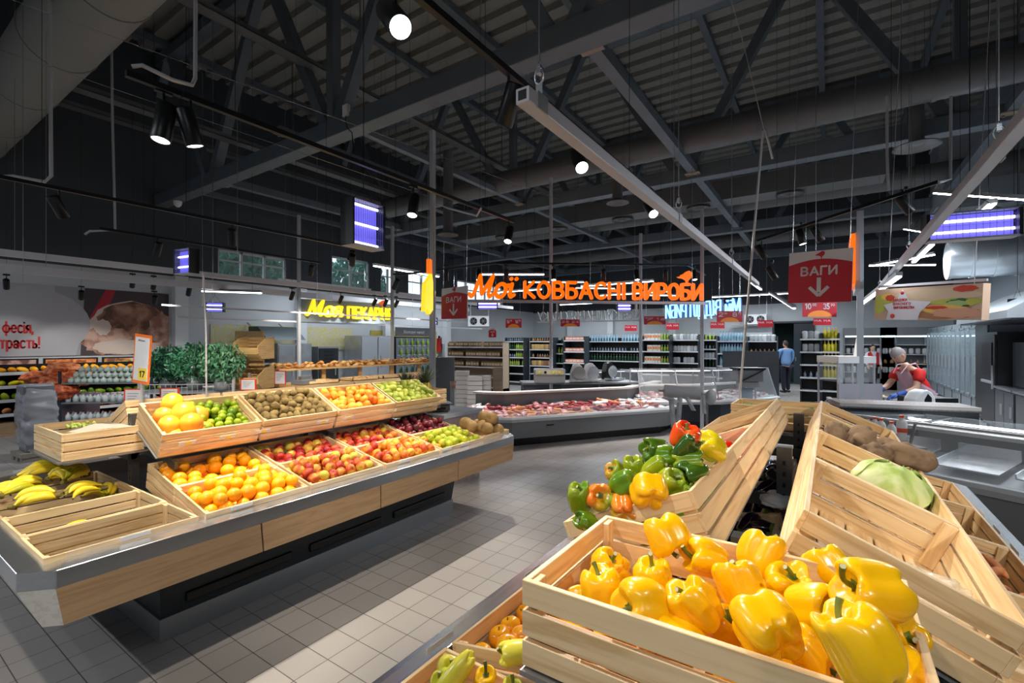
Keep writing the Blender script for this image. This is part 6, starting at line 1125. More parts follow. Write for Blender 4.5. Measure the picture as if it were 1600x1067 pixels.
def gondola(label, px0, px1, y, zt, rows, kinds, pitch=.115, depth=.45, back=None, wood_=False, rz=0):
    x0, x1 = aty(px0, 535, y).x, aty(px1, 535, y).x; w = x1-x0; t = thing('shelf_unit', label, 'shelf', (x0, y, 0), rz); bm = back or BLACK
    MB().bx(0, w, depth-.03, depth, .05, zt).obj('back_panel', bm, t)
    for x in (0, w-.03): MB().bx(x, x+.03, 0, depth, 0, zt).obj('side_panel', OAKX if wood_ else DARK, t)
    MB().bx(0, w, .0, depth, 0, .12).obj('plinth', DARK, t); zs = [.14+(zt-.30)*k/(rows-1) if rows > 1 else .14 for k in range(rows)]; R = Matrix.Rotation(rz, 4, 'Z')
    for k, z in enumerate(zs):
        MB().bx(.03, w-.03, 0, depth-.03, z-.02, z).obj('shelf_board', SHW if not wood_ else OAKX, t); MB().bx(.0, w, -.012, 0, z-.03, z+.012).obj('price_strip', SHW, t)
        if z < .75 and k < rows-3: continue
        kd = kinds[k % len(kinds)]
        if kd is None: continue
        kd = kd if isinstance(kd, tuple) else (kd,); n = int((w-.08)/(pitch*.78))
        for i in range(n):
            if random.random() < .05: continue
            kk = kd[min(len(kd)-1, int(i/n*len(kd)))]; c = Vector((x0, y, 0))+R @ Vector((.04+(w-.08)*(i+.5)/n, .10+random.uniform(0, .02), z+.001))
            K[kk].place(TM(c, Matrix.Rotation(rz+random.gauss(0, .05), 4, 'Z')), '%s, %s shelf, %s' % (K[kk].root.name.split('.')[0].replace('_', ' '), ['bottom', 'second', 'third', 'fourth', 'fifth', 'sixth'][k], label), 'goods: %s, row %d' % (label[:40], k+1), K[kk].root.name.split('.')[0].replace('_', ' '))
    return t
gondola('tall wooden shelf of coffee dispensers', 699, 786, 13.6, 1.74, 5, ['coffee'], .15, .4, wood_=True, back=mat('shelf_back_wood', (.30, .22, .15), .6))
gondola('small bottle rack right of the coffee', 789, 818, 16.2, 1.95, 6, ['can', 'can', 'green', ('can', 'green'), ('dark', 'green')], .13)
gondola('snack rack with coloured packs', 828, 864, 16.6, 1.95, 6, ['jar', 'jar', 'bagc', 'jar', 'bagc', 'jar'], .13)
gondola('narrow dark rack beside the snacks', 864, 880, 16.9, 1.85, 5, ['dark', 'jar', 'dark', 'green'], .15)
gondola('red and white promotion rack', 881, 913, 16.0, 1.98, 5, ['redbox'], .18)
gondola('long rack of water and soda bottles', 920, 1003, 19.0, 1.95, 5, ['dark', 'can', 'dark', 'can', 'water'], .16)
gondola('rack of cartons and juice', 1004, 1046, 17.5, 2.0, 5, ['carton', 'carton', ('carton', 'carton', 'green'), ('carton', 'carton', 'green'), ('carton', 'carton', 'green')], .13)
gondola('rack of pale stacked bags', 1049, 1091, 18.0, 2.0, 5, ['bagw', 'bagw', 'bagw', 'bagw', 'bagw'], .15)
gondola('dark rack of mixed packs', 1092, 1119, 18.6, 2.0, 6, ['can', 'jar', 'dark', 'bagw', 'can', 'green'], .15)
gondola('stack rack of blue water bottles', 1121, 1166, 17.0, 1.95, 5, [None, 'water', 'water', 'water', 'water'], .11, back=mat('back_blue', (.10, .20, .30), .6))
gondola('rack of pale packs before the wall cooler', 1168, 1214, 17.6, 1.95, 5, ['bagw', 'bagw', 'bagw', 'jar', 'bagw'], .15)
gondola('narrow column rack with yellow oil bottles', 1250, 1284, 14.8, 2.0, 6, ['bagw', 'can', 'can', None, 'bagw', 'bagw'], .15)
gondola('column of shelves full of yellow oil', 1283, 1312, 14.9, 2.0, 6, ['oil'], .10)
gondola('wall rack behind the slicing machines', 720, 790, 21.5, 1.9, 5, ['dark', 'can', 'green', 'jar', 'can'], .2)
gondola('wall rack in the middle of the back wall', 1010, 1100, 21.8, 2.1, 5, ['dark', 'can', 'bagw', 'can', 'green'], .22)
# stack of pale trays on a pallet
p = atd(735, 612, 11.4); 
for i, (px, d, n, w, lab) in enumerate(((722, 11.2, 9, .32, 'left'), (743, 11.0, 8, .34, 'middle'), (758, 11.1, 8, .28, 'right'))):
    p = atd(px, 610, d)
    for k in range(n):
        o = MB().bx(-w/2, w/2, -.2, .2, 0, .095).obj('stacked_tray', mat('tray_pale', (.46, .46, .45), .5), None, (p.x, p.y, .14+k*.105), (0, 0, cy)); tag(o, 'pale tray in the %s stack behind the fruit counter end' % lab, 'tray', 'pale trays, %s stack' % lab)
    t = thing('wooden_pallet', 'small wooden pallet under the %s stack of pale trays' % lab, 'pallet', (p.x, p.y, 0), cy); MB().box((0, 0, .12), (w, .42, .03)).obj('deck_boards', WX, t); mb = MB()
    for sx in (-.4, .4): mb.box((sx*w, 0, .05), (.06, .4, .1))
    mb.obj('pallet_blocks', WX, t)
p = atd(778, 600, 11.3); o = MB().bx(-.12, .12, -.02, .25, 0, 1.15).obj('wooden_board', OAKX, None, (p.x, p.y, 0), (0, 0, cy)); tag(o, 'upright wooden board right of the pale tray stacks', 'board')
# wall coolers (fan units) on the back and left walls, extinguisher
for (c, rz, lab, n) in ((atd(748, 502, 19.5), cy, 'white cooling unit with two fans high on the far wall', 2), (aty(1181, 499, 22.6), 0, 'white cooling unit with one visible fan right of the middle', 2)):
    t = thing('cooling_unit', lab, 'cooling unit', c, rz); MB().box((0, 0, 0), (.85, .35, .42)).obj('unit_body', WHITE, t)
    for k in range(n): MB().tube([(-.2+.4*k, -.18, 0), (-.2+.4*k, -.19, 0)], .15, 20).obj('fan_opening', BLACK, t); mb = MB(); [mb.bar((-.2+.4*k-.14*math.cos(a), -.20, -.14*math.sin(a)), (-.2+.4*k+.14*math.cos(a), -.20, .14*math.sin(a)), .012) for a in (0, 1.05, 2.1)]; mb.obj('fan_guard', SHELFSTEEL, t)
    MB().box((-.2, .05, -.25), (1.5, .3, .03)).obj('unit_shelf', SHELFSTEEL, t); mb = MB(); mb.bar((-.6, .1, -.25), (-.6, .1, 8.8-c.z), .02); mb.bar((.4, .1, -.25), (.4, .1, 8.8-c.z), .02); mb.obj('unit_bracket', SHELFSTEEL, t)
p = atd(686, 537, 14.8); t = thing('fire_extinguisher', 'red fire extinguisher on the wall behind the bakery fridge', 'fire extinguisher', p); MB().cyl((0, 0, -.25), .08, .42, 16).obj('cylinder_body', mat('extinguisher_red', (.5, .02, .02), .3), t); MB().cyl((0, 0, .17), .03, .08, 10).obj('valve', BLACK, t); MB().tube([(.03, 0, .22), (.1, 0, .18), (.1, 0, -.1)], .012, 6).obj('hose', BLACK, t); MB().box((0, .1, -.6), (.2, .1, 1.2)).obj('wall_bracket', SHELFSTEEL, t)
# freezers on the right wall
FZ = mat('freezer_frame', (.32, .37, .41), .35, .3); FZI = mat('freezer_inside', (.45, .55, .60), .5); FZL = mat('freezer_light', (.8, .95, 1), .4, emit=(.75, .92, 1), estr=2.5)
pk = [Proto(lambda: box_p('frozen_box', mat('frozen_pack', (.18, .24, .28), .5, rnd=.6), .2, .2, .16, mat('frozen_print', (.5, .55, .55), .5)).root)]
for u in range(7):
    y0 = 14.9+1.12*u; t = thing('glass_door_freezer', 'tall glass door freezer along the right wall, '+['nearest one', 'second from the front', 'third from the front', 'fourth from the front', 'fifth from the front', 'sixth from the front', 'farthest one'][u], 'freezer', (3.62, y0, 0)); D = .72
    mb = MB(); mb.bx(-.06, 0, 0, 1.1, .1, 2.2); mb.bx(-D, 0, 0, .03, .1, 2.2); mb.bx(-D, 0, 1.07, 1.1, .1, 2.2); mb.bx(-D, 0, 0, 1.1, 2.12, 2.25); mb.bx(-D, 0, 0, 1.1, .1, .42); mb.obj('freezer_body', FZ, t); MB().bx(-D+.04, -.06, .03, 1.07, .42, .44).obj('inner_floor', FZI, t); MB().bx(-.08, -.06, .03, 1.07, .42, 2.12).obj('inner_back', FZI, t)
    for k in range(4): MB().bx(-D+.12, -.08, .03, 1.07, .75+.34*k, .765+.34*k).obj('inner_shelf', SHW, t)
    MB().bx(-D+.06, -D+.12, .05, 1.05, 2.08, 2.12).obj('inner_lamp', FZL, t); MB().bx(-D, 0, 0, 1.1, 0, .1).obj('plinth', BLACK, t)
    for k in range(2):
        d = empty('glass_door', (-D, .55*k, 0)); d.parent = t; mb = MB()
        for y in (.02, .53): mb.bx(-.035, 0, y-.018, y+.018, .42, 2.12)
        mb.bx(-.035, 0, 0, .55, .42, .47); mb.bx(-.035, 0, 0, .55, 2.07, 2.12); mb.obj('door_frame', FZ, d); MB().bx(-.02, -.014, .03, .52, .47, 2.07).obj('door_pane', glassm('freezer_glass', (.7, .85, .9), .2, .05), d); MB().bx(-.06, -.04, .48, .5, 1.0, 1.4).obj('door_handle', TUBE, d)
    for k in range(4):
        for j in range(4):
            if random.random() < .1: continue
            pk[0].place(TM((3.62-D+.24, y0+.17+.25*j, [.44, .765, 1.105, 1.445][k])), 'frozen goods box behind the glass of the right wall freezers', 'frozen goods boxes', 'frozen goods')
# freezer row across the back right
for u in range(2):
    x0 = aty((1318, 1375)[u], 520, 22.2).x; t = thing('open_chiller', 'open chiller in the far right corner, '+('left' if u == 0 else 'right')+' one', 'chiller', (x0, 22.2, 0)); mb = MB(); mb.bx(0, 1.6, .6, .7, 0, 2.1); mb.bx(0, .04, 0, .7, 0, 2.1); mb.bx(1.56, 1.6, 0, .7, 0, 2.1); mb.bx(0, 1.6, 0, .7, 0, .4); mb.bx(0, 1.6, -.05, .7, 2.0, 2.3); mb.obj('chiller_body', GREY, t); MB().bx(.05, 1.55, .0, .05, 1.95, 2.0).obj('chiller_lamp', FZL, t)
    for k in range(4): MB().bx(.04, 1.56, .1, .6, .6+.35*k, .62+.35*k).obj('chiller_shelf', SHW, t)
    for k in range(3):
        for j in range(8): K['bagw' if k != 1 else 'jar'].place(TM((x0+.15+.19*j, 22.4, .62+.35*k+.001)), 'pack on the shelves of the %s far chiller' % ('left' if u == 0 else 'right'), 'packs in the far chiller %d' % (u+1), 'pack')
# kitchen equipment on the right
SS = mat('kitchen_steel', (.20, .22, .24), .3, .85); SSD = mat('kitchen_dark', (.03, .034, .038), .35, .3)
def unit(name, label, y0, y1, x, h, body, doors=1, z0=.12, dm=None, depth=None, extra=None):
    dp = depth or (3.62-x); t = thing(name, label, 'kitchen equipment', (x, y0, 0)); L = y1-y0; MB().bx(.02, dp, 0, L, z0, h).obj('unit_body', body, t)
    for a in (.06, dp-.08):
        for b in (.06, L-.06): MB().bx(a, a+.04, b-.02, b+.02, 0, z0).obj('leg', SS, t)
    for k in range(doors): a, b = L*k/doors+.015, L*(k+1)/doors-.015; MB().bx(-.015, .02, a, b, z0+.05, h-.05).obj('door', dm or body, t, bevel=.006); MB().bx(-.045, -.02, a+.06, a+.08, z0+(h-z0)*.4, z0+(h-z0)*.65).obj('handle', TUBE, t)
    if extra: extra(t, L, dp)
    return t
unit('upright_fridge', 'tall dark steel refrigerator at the near end of the freezers', 13.75, 14.75, 2.75, 2.2, SS, 1, dm=SSD)
unit('combi_oven', 'tall black and steel oven stack on the right', 12.6, 13.6, 2.62, 1.95, SSD, 1, dm=SSD, extra=lambda t, L, dp: (MB().bx(-.03, -.02, .15, L-.15, 1.1, 1.75).obj('oven_window', BLACK, t), MB().bx(-.035, -.015, .1, L-.1, .95, 1.0).obj('oven_rail', TUBE, t)))
unit('steel_cabinet', 'low steel cabinet with a round grey knob beside the oven stack', 11.4, 12.5, 2.6, .92, SS, 2, extra=lambda t, L, dp: (MB().bx(-.05, dp, 0, L, .9, .94).obj('worktop', STEEL, t), MB().bx(.2, dp, .1, L-.1, .95, 1.75).obj('open_rack', SSD, t)))
unit('steel_cabinet', 'low steel cabinet row running out of the picture at the right', 9.2, 11.3, 2.6, .92, SS, 3, extra=lambda t, L, dp: MB().bx(-.05, dp, 0, L, .9, .94).obj('worktop', STEEL, t))
unit('deck_oven', 'dark deck oven on the steel cabinets at the right edge', 9.6, 11.2, 2.95, 2.0, SSD, 2, z0=.96, dm=SSD)
t = thing('steel_bowl', 'steel bowl on the low cabinet at the right edge', 'bowl', (2.8, 11.0, .945)); MB().lathe([(0, 0), (.1, 0), (.17, .12), (.175, .12), (.16, .10), (.09, .01), (0, .01)], 20).obj('bowl_shell', STEEL, t)
a = atd(1500, 500, 9.6); t = thing('extractor_hood', 'slanted steel extractor hood above the ovens', 'hood', (2.2, 10.0, 2.12)); mb = MB(); mb.prism([(0, 0, 0), (1.4, 0, 0), (1.4, 0, .55), (.7, 0, .55), (0, 0, .12)], (0, 3.4, 0)); mb.obj('hood_body', SILVER, t); MB().bx(.05, 1.35, .05, 3.35, -.02, 0).obj('hood_filter', SS, t); mb = MB(); mb.bar((.8, .5, .5), (.8, .5, 6.6), .02); mb.bar((.8, 2.9, .5), (.8, 2.9, 6.6), .02); mb.obj('hood_rods', SHELFSTEEL, t)
# ================================================================ bakery side
WB = wood('bakery_wood', 1, ((.42, .24, .08), (.62, .40, .16)))
for i, z in enumerate((1.46, .94)):
    c = atd(396, 535, 8.4); t = thing('bread_basket', ['upper empty wooden bread basket', 'lower empty wooden bread basket'][i], 'bread basket', (c.x, c.y, z), cy-.1); w, d, h = .52, .42, .42
    for sx in (-1, 1): mb = MB(); mb.prism([(sx*w/2, d/2, 0), (sx*w/2, -d*.35, 0), (sx*w/2, -d*.6, .10), (sx*w/2, -d*.62, .22), (sx*w/2, -d*.1, h-.06), (sx*w/2, d/2, h-.02)][::sx], (-sx*.015, 0, 0)); mb.obj('side_board', WB, t)
    mb = MB(); pr = [(-d*.62, .20), (-d*.62, .145), (-d*.6, .09), (-d*.5, .045), (-d*.38, .0), (-.02, 0), (.12, .0)]
    for (a, b) in zip(pr, pr[1:]): mb.bar((0, (a[0]+b[0])/2, (a[1]+b[1])/2-.001), (0.001, (a[0]+b[0])/2, (a[1]+b[1])/2), .001); mb.box((0, (a[0]+b[0])/2, (a[1]+b[1])/2), (w-.03, .06, .012), 0, Matrix.Rotation(math.atan2(b[1]-a[1], b[0]-a[0]), 3, 'X'))
    for k in range(6): mb.box((0, d/2-.01, .05+.062*k), (w-.03, .012, .045))
    mb.obj('slats', wood('bakery_wood_x', 0, ((.42, .24, .08), (.62, .40, .16))), t)
c = atd(388, 535, 8.8); t = thing('basket_stand', 'tall wooden stand holding the two bread baskets', 'stand', (c.x, c.y, 0), cy-.1); MB().bx(-.28, .28, .02, .06, 0, 1.96).obj('stand_back', WB, t); MB().bx(-.3, -.26, -.45, .05, 0, .9).obj('stand_side', WB, t); MB().bx(.26, .3, -.45, .05, 0, .9).obj('stand_side', WB, t); MB().bx(-.3, .3, -.45, .05, .88, .93).obj('stand_top', WB, t)
BX = -8.9
t = thing('bakery_table', 'long wooden bakery table with a raised shelf', 'table', (BX, 5.0, 0)); MB().bx(-.1, .85, 0, 4.9, .90, .95).obj('table_top', WB, t); MB().bx(.78, .84, .0, 4.9, .4, .9).obj('table_front', WB, t); MB().bx(-.3, .2, 0, 4.9, 1.2, 1.235).obj('raised_shelf', WB, t)
for k in range(6): MB().bx(.0, .05, .1+.93*k, .18+.93*k, .95, 1.2).obj('shelf_support', WB, t); MB().bx(.0, .7, .1+.93*k, .16+.93*k, 0, .9).obj('leg', WB, t)
PAST = ramp_mat('baked_crust', [(.35, (.34, .12, .03)), (.5, (.66, .32, .08)), (.65, (.80, .52, .22))], 8, .5)
def croissant():
    pts = [(-.07+.014*k, .03*math.sin(PI*k/10), 0) for k in range(11)]; return MB().tube(pts, [.008+.026*math.sin(PI*k/10)*(1+.18*math.cos(PI*k)) for k in range(11)], 8).obj('pastry', PAST)
def bun(): return sphere_like(lambda a, b: (.05*math.sin(a)*math.cos(b), .05*math.sin(a)*math.sin(b), .03*math.cos(a)), 12, 8).obj('bun', PAST)
prs = [Proto(croissant), Proto(bun)]
for i in range(30):
    for j in range(3):
        for l in range(2):
            if random.random() < (.12 if l == 0 else .45): continue
            prs[random.random() < .4].place(TM((BX-.22+.15*j+random.uniform(-.03, .03), 5.12+.157*i+random.uniform(-.04, .04), 1.262+.045*l), Euler((random.gauss(0, .3), random.gauss(0, .3), random.uniform(0, 6))).to_matrix().to_4x4(), random.uniform(.9, 1.25)), 'golden pastry on the raised shelf of the bakery table', 'pastries on the raised shelf', 'pastry')
for k, yy in enumerate((5.6, 6.6, 7.4, 8.2)):
    t = thing('bread_tray', 'shallow wooden tray on the bakery table, '+['nearest', 'second', 'third', 'farthest'][k], 'tray', (BX+.52, yy, .95)); MB().bx(-.22, .22, -.34, .34, 0, .015).obj('tray_base', WX, t); mb = MB(); mb.bx(-.22, -.2, -.34, .34, 0, .06); mb.bx(.2, .22, -.34, .34, 0, .06); mb.bx(-.22, .22, -.34, -.32, 0, .06); mb.bx(-.22, .22, .32, .34, 0, .06); mb.obj('tray_rim', WX, t)
for k in range(5): prs[1].place(TM((BX+.5+.05*k, 6.5+.12*(k % 3), 1.0)), 'small bun left on the lower bakery trays', 'buns on the lower trays', 'bun')
t = thing('slicing_board', 'dark steel bread slicer on the bakery table near the kiwis', 'bread slicer', (BX+.6, 5.25, .95), .3); MB().box((0, 0, .05), (.28, .34, .08)).obj('slicer_base', GREY, t); MB().box((0, .05, .12), (.06, .3, .08)).obj('slicer_arm', STEEL, t)
def wallunit(name, label, px0, px1, h, m, x=-12.9, doors=2, dm=None, z0=.1, extra=None):
    y0, y1 = atx(px0, 535, x).y, atx(px1, 535, x).y; t = thing(name, label, 'kitchen equipment', (x, y0, 0)); L = y1-y0; MB().bx(-.85, 0, 0, L, z0, h).obj('unit_body', m, t); MB().bx(-.8, -.05, .05, L-.05, 0, z0).obj('plinth', BLACK, t)
    for k in range(doors): MB().bx(0, .025, L*k/doors+.02, L*(k+1)/doors-.02, z0+.05, h-.05).obj('door', dm or m, t, bevel=.008); MB().bx(.03, .055, L*(k+.5)/doors+(.15 if k == 0 else -.15)*L/doors*2-.01, L*(k+.5)/doors+(.15 if k == 0 else -.15)*L/doors*2+.01, h*.45, h*.65).obj('handle', TUBE, t)
    if extra: extra(t, L)
    return t
SB = mat('bakery_steel', (.42, .44, .46), .3, .8, var=.2, vscale=2)
wallunit('steel_cupboard', 'double steel cupboard behind the bread baskets', 434, 487, 1.72, SB)
t = thing('oven_hood', 'dark slanted oven hood above the steel cupboard', 'hood', (-12.7, atx(418, 535, -12.7).y, 1.82)); L = atx(478, 535, -12.7).y-atx(418, 535, -12.7).y; mb = MB(); mb.prism([(0, 0, 0), (-1.0, 0, 0), (-1.0, 0, .38), (-.5, 0, .38)], (0, L, 0)); mb.obj('hood_body', mat('hood_dark', (.06, .075, .085), .35, .6), t); mb = MB(); mb.bar((-.9, .1, .3), (-1.25, .1, .5), .03); mb.bar((-.9, L-.1, .3), (-1.25, L-.1, .5), .03); mb.obj('hood_bracket', SHELFSTEEL, t)
wallunit('convection_oven', 'black convection oven in the bakery', 497, 529, 1.62, SHELFSTEEL, doors=1, dm=SSD, extra=lambda t, L: [MB().bx(.03, .04, .2, L-.2, 1.0+.11*k, 1.05+.11*k).obj('oven_slot', BLACK, t) for k in range(5)])
wallunit('bakery_fridge', 'wide steel double door fridge in the bakery', 564, 614, 1.98, SB, dm=mat('fridge_door', (.46, .50, .55), .35, .6))
def drinks(t, L):
    MB().bx(-.02, .03, 0, L, 1.98, 2.3).obj('header_sign', mat('header_grey', (.10, .11, .12), .5), t); text_obj('Холодні напої', .16, SIGNW, 'lettering', t, Matrix.Translation((.04, L*.2, 2.08)) @ Matrix.Rotation(PI/2, 4, 'Z'), .002, width=L*.6)
wallunit('drinks_fridge', 'glass door drinks fridge with a dark header', 618, 672, 1.96, SSD, doors=2, dm=glassm('fridge_glass', (.6, .75, .8), .35, .08), extra=drinks)
yd0, yd1 = atx(620, 535, -12.9).y, atx(670, 535, -12.9).y
for k in range(4):
    o = MB().bx(0, .03, 0, yd1-yd0-.1, 0, .02).obj('fridge_shelf', SHW, None, (-12.87, yd0, .6+.34*k)); tag(o, 'white shelf edge in the drinks fridge, '+['lowest', 'second', 'third', 'highest'][k], 'shelf')
    for j in range(8): K['green' if k > 1 else 'dark'].place(TM((-12.82, yd0+.15+.27*j, .62+.34*k)), 'drink bottle in the glass door drinks fridge', 'fridge drinks', 'bottle')
o = MB().bx(0, .02, 0, 4.6, 0, .75).obj('tiled_splashback', ramp_mat('yellow_mosaic', [(.45, (.50, .52, .50)), (.55, (.62, .52, .12))], 22, .4, rnd=0), None, (-13.985, 6.1, 1.5)); struct(o); o.name = 'trim_mosaic'
o = MB().bx(0, .02, 0, 3.5, 0, 1.1).obj('trim_yellow_tiles', mat('yellow_tiles', (.42, .34, .06), .5), None, (-13.985, 11.5, 1.1)); struct(o)
# potted plants in a cart
POTM = mat('planter_grey', (.25, .27, .28), .5)
for i, (px, py, d, r, lab) in enumerate(((262, 570, 8.4, .33, 'dark leafy shrub at the left of the plant cart'), (305, 566, 8.2, .42, 'large dark green shrub in the middle of the plant cart'), (348, 566, 8.0, .36, 'lighter green shrub at the right of the plant cart'))):
    p = atd(px, py, d); t = thing('potted_shrub', lab, 'plant', (p.x, p.y, .95)); m = ramp_mat('shrub_leaf_%d' % (i == 2), [(.3, (.006, .045, .025) if i < 2 else (.02, .10, .05)), (.55, (.02, .12, .05) if i < 2 else (.08, .24, .12)), (.75, (.06, .22, .10) if i < 2 else (.28, .46, .30))], 9, .4)
    leaf_ball(1100, r, r, .34, .045, i, None, .35).obj('foliage', m, t, (0, 0, p.z-.95)); MB().lathe([(0, 0), (.11, 0), (.14, .2), (.13, .2), (.1, .03)], 16).obj('pot', POTM, t); mb = MB(); mb.tube([(0, 0, .1), (.02, .0, .45)], .015, 6); mb.tube([(0, 0, .1), (-.05, .04, .4)], .012, 6); mb.obj('stems', BROWNSTEM, t)
c = atd(308, 610, 8.2); t = thing('wire_cart', 'long wire cart under the leafy shrubs', 'cart', (c.x, c.y, 0), cy+.1); mb = MB(); mb.bx(-.75, .75, -.3, .3, .90, .94); mb.obj('cart_deck', SHELFSTEEL, t); mb = MB()
for z in (.6, .75, .9, 1.05): mb.bar((-.75, -.3, z), (.75, -.3, z), .012); mb.bar((-.75, .3, z), (.75, .3, z), .012)
for k in range(19): mb.bar((-.75+1.5*k/18, -.3, .55), (-.75+1.5*k/18, -.3, 1.05), .006)
mb.obj('wire_basket', TUBE, t)
for sx in (-.74, .74): MB().bar((sx, -.3, 0), (sx, -.3, 1.2), .04).obj('cart_post', TUBE, t); MB().bar((sx, .3, 0), (sx, .3, 1.2), .04).obj('cart_post', TUBE, t)
# rack with white jars
c = atd(178, 610, 9.0); RYAW = cy+.12; t = thing('steel_rack', 'dark steel rack of white jars left of the shrubs', 'shelf', (c.x, c.y, 0), RYAW); W2 = .78
for k, z in enumerate((.30, .64, 1.0)): MB().bx(-W2, W2, -.2, .2, z-.025, z).obj('rack_shelf', SHELFSTEEL, t)
for sx in (-W2, W2):
    for sy in (-.2, .2): MB().bar((sx, sy, 0), (sx, sy, 1.22), .035).obj('rack_post', DARK, t)
JW = bottle_p('white_jar', mat('jar_white', (.62, .66, .66), .35, rnd=.15), mat('jar_cap_red', (.5, .05, .05), .4), .15, .042); JC = bottle_p('pale_can', mat('can_pale_green', (.50, .58, .50), .35, rnd=.2), capw, .10, .05); Rr = Matrix.Rotation(RYAW, 4, 'Z')
for k, z in enumerate((.30, .64)):
    for j in range(12):
        for r_ in range(2): JW.place(TM(Vector((c.x, c.y, 0))+Rr @ Vector((-.7+.127*j, -.12+.12*r_, z+.001))), 'white jar on the %s shelf of the dark steel rack' % ('lowest' if k == 0 else 'middle'), 'white jars, shelf %d' % (k+1), 'jar')
for l in range(3):
    for j in range(13-2*l):
        for r_ in range(3-l): JC.place(TM(Vector((c.x, c.y, 0))+Rr @ Vector((-.66+.055*2*l/2+.11*j, -.10+.11*r_+.05*l, 1.001+.1*l))), 'pale can in the stepped pile on top of the steel rack, '+['bottom', 'middle', 'top'][l]+' layer', 'pale cans, layer %d' % (l+1), 'can')
# wrapped pallet, orange net sacks
WRAP = mat('stretch_wrap', (.34, .36, .39), .22, coat=.5, var=.35, vscale=9, bump=.9)
c = atz(58, 716, 0); t = thing('wrapped_pallet_stack', 'tall stack of trays in grey plastic wrap on a pallet', 'wrapped stack', c, cy-.55)
for k in range(8):
    rd = random.Random(k); mb = MB(); mb.box((rd.uniform(-.015, .015), rd.uniform(-.02, .02), .20+.12*k), (.34+rd.uniform(-.03, .03), .34, .11)); o = mb.obj('wrapped_layer', mat('wrapped_tray', (.14, .14, .15), .5), t)
def wf(a, b):
    e = .28; s = lambda v: math.copysign(abs(v)**e, v); z = .64+.53*math.cos(a)/max(.35, abs(math.cos(a))**.3 if abs(math.cos(a)) > .02 else .35); z = .12+1.02*(PI-a)/PI; r = .205*(math.sin(min(max(a, .12), PI-.12))**.12); p = Vector((s(math.cos(b)), s(math.sin(b)), 0))*r
    n_ = noise.noise(Vector((p.x*6, p.y*6, z*9)))*.03+noise.noise(Vector((p.x*14, p.y*14, z*22)))*.014; q = 1+n_/.2; return (p.x*q if 0 < a < PI else 0, p.y*q if 0 < a < PI else 0, z+.04*noise.noise(Vector((p.x*9, p.y*9, 0))))
sphere_like(wf, 56, 44).obj('wrap_film', mat('wrap_film', (.46, .48, .52), .16, alpha=.55, coat=.6, spec=.9), t)
MB().box((0, 0, .10), (.5, .46, .06)).obj('pallet_deck', mat('pallet_wood', (.26, .22, .18), .8), t); mb = MB()
for sx in (-.2, 0, .2): mb.box((sx, 0, .035), (.08, .44, .07))
mb.obj('pallet_blocks', mat('pallet_wood', (1, 1, 1)), t)
c = atz(112, 722, 0)+Vector((.1, .1, 0)); t = thing('low_pallet', 'low wrapped pallet beside the tall wrapped stack', 'wrapped stack', c, cy-.55); MB().box((0, 0, .17), (.4, .4, .1)).obj('wrapped_layer', WRAP, t, bevel=.02); MB().box((0, 0, .06), (.46, .46, .12)).obj('pallet_deck', mat('pallet_wood', (1, 1, 1)), t)
NET = ramp_mat('orange_net', [(.35, (.40, .06, .02)), (.5, (.75, .16, .05)), (.68, (.88, .36, .15))], 14, .5, rnd=.2, bump=.8)
for i, (px, py, d, sx, sz, lab) in enumerate(((60, 589, 9.3, .30, .12, 'orange net sack at the left of the pile'), (88, 596, 9.0, .28, .14, 'orange net sack in the middle of the pile'), (98, 578, 9.3, .34, .15, 'orange net sack on top of the pile'), (95, 612, 8.8, .26, .15, 'orange net sack at the bottom of the pile'), (125, 590, 9.3, .26, .16, 'orange net sack at the right of the pile'))):
    bag('net_sack', lab, atd(px, py, d), sx, .25, sz, 20+i, NET, 'sack')
c = atd(95, 660, 9.2); t = thing('sack_bin', 'dark bin under the orange net sacks', 'bin', (c.x, c.y, 0), cy); MB().bx(-.5, .5, -.3, .3, .05, .72).obj('bin_body', mat('bin_purple_grey', (.10, .07, .09), .5), t); MB().bx(-.52, .52, -.32, .32, .72, .76).obj('bin_rim', SHELFSTEEL, t)
# vegetable wall shelf at the far left
t = thing('vegetable_shelf', 'dark tiered vegetable shelf at the left edge under the pictures', 'shelf', (-13.3, -1.0, 0)); MB().bx(-.6, -.55, 0, 8.4, 0, 1.3).obj('back_panel', BLACK, t); MB().bx(-.55, .62, 0, 8.4, 0, .25).obj('wood_base', OAK, t)
for k in range(4): MB().bx(-.55, .55-.18*k, 0, 8.4, .38+.25*k, .40+.25*k).obj('tier_board', BLACK, t); MB().bx(.55-.18*k, .57-.18*k, 0, 8.4, .36+.25*k, .42+.25*k).obj('price_strip', SHW, t)
vc = [M_CARROT, M_GPEP, M_YGPEP, M_ORANGE]; vn = ['carrot orange', 'green', 'yellow-green', 'orange']
for k in range(4):
    pv = Proto(lambda: sphere_like(lambda a, b: (.06*math.sin(a)*math.cos(b), .10*math.sin(a)*math.sin(b), .05*math.cos(a)), 10, 7).obj('loose_vegetable', vc[k]))
    for j in range(22): pv.place(TM((-13.3+.34-.18*k+random.uniform(-.05, .05), 1.3+.16*j, .45+.25*k), rndrot()), '%s vegetable on the %s tier of the shelf at the left edge' % (vn[k], ['lowest', 'second', 'third', 'top'][k]), 'vegetables, tier %d' % (k+1), 'vegetable')
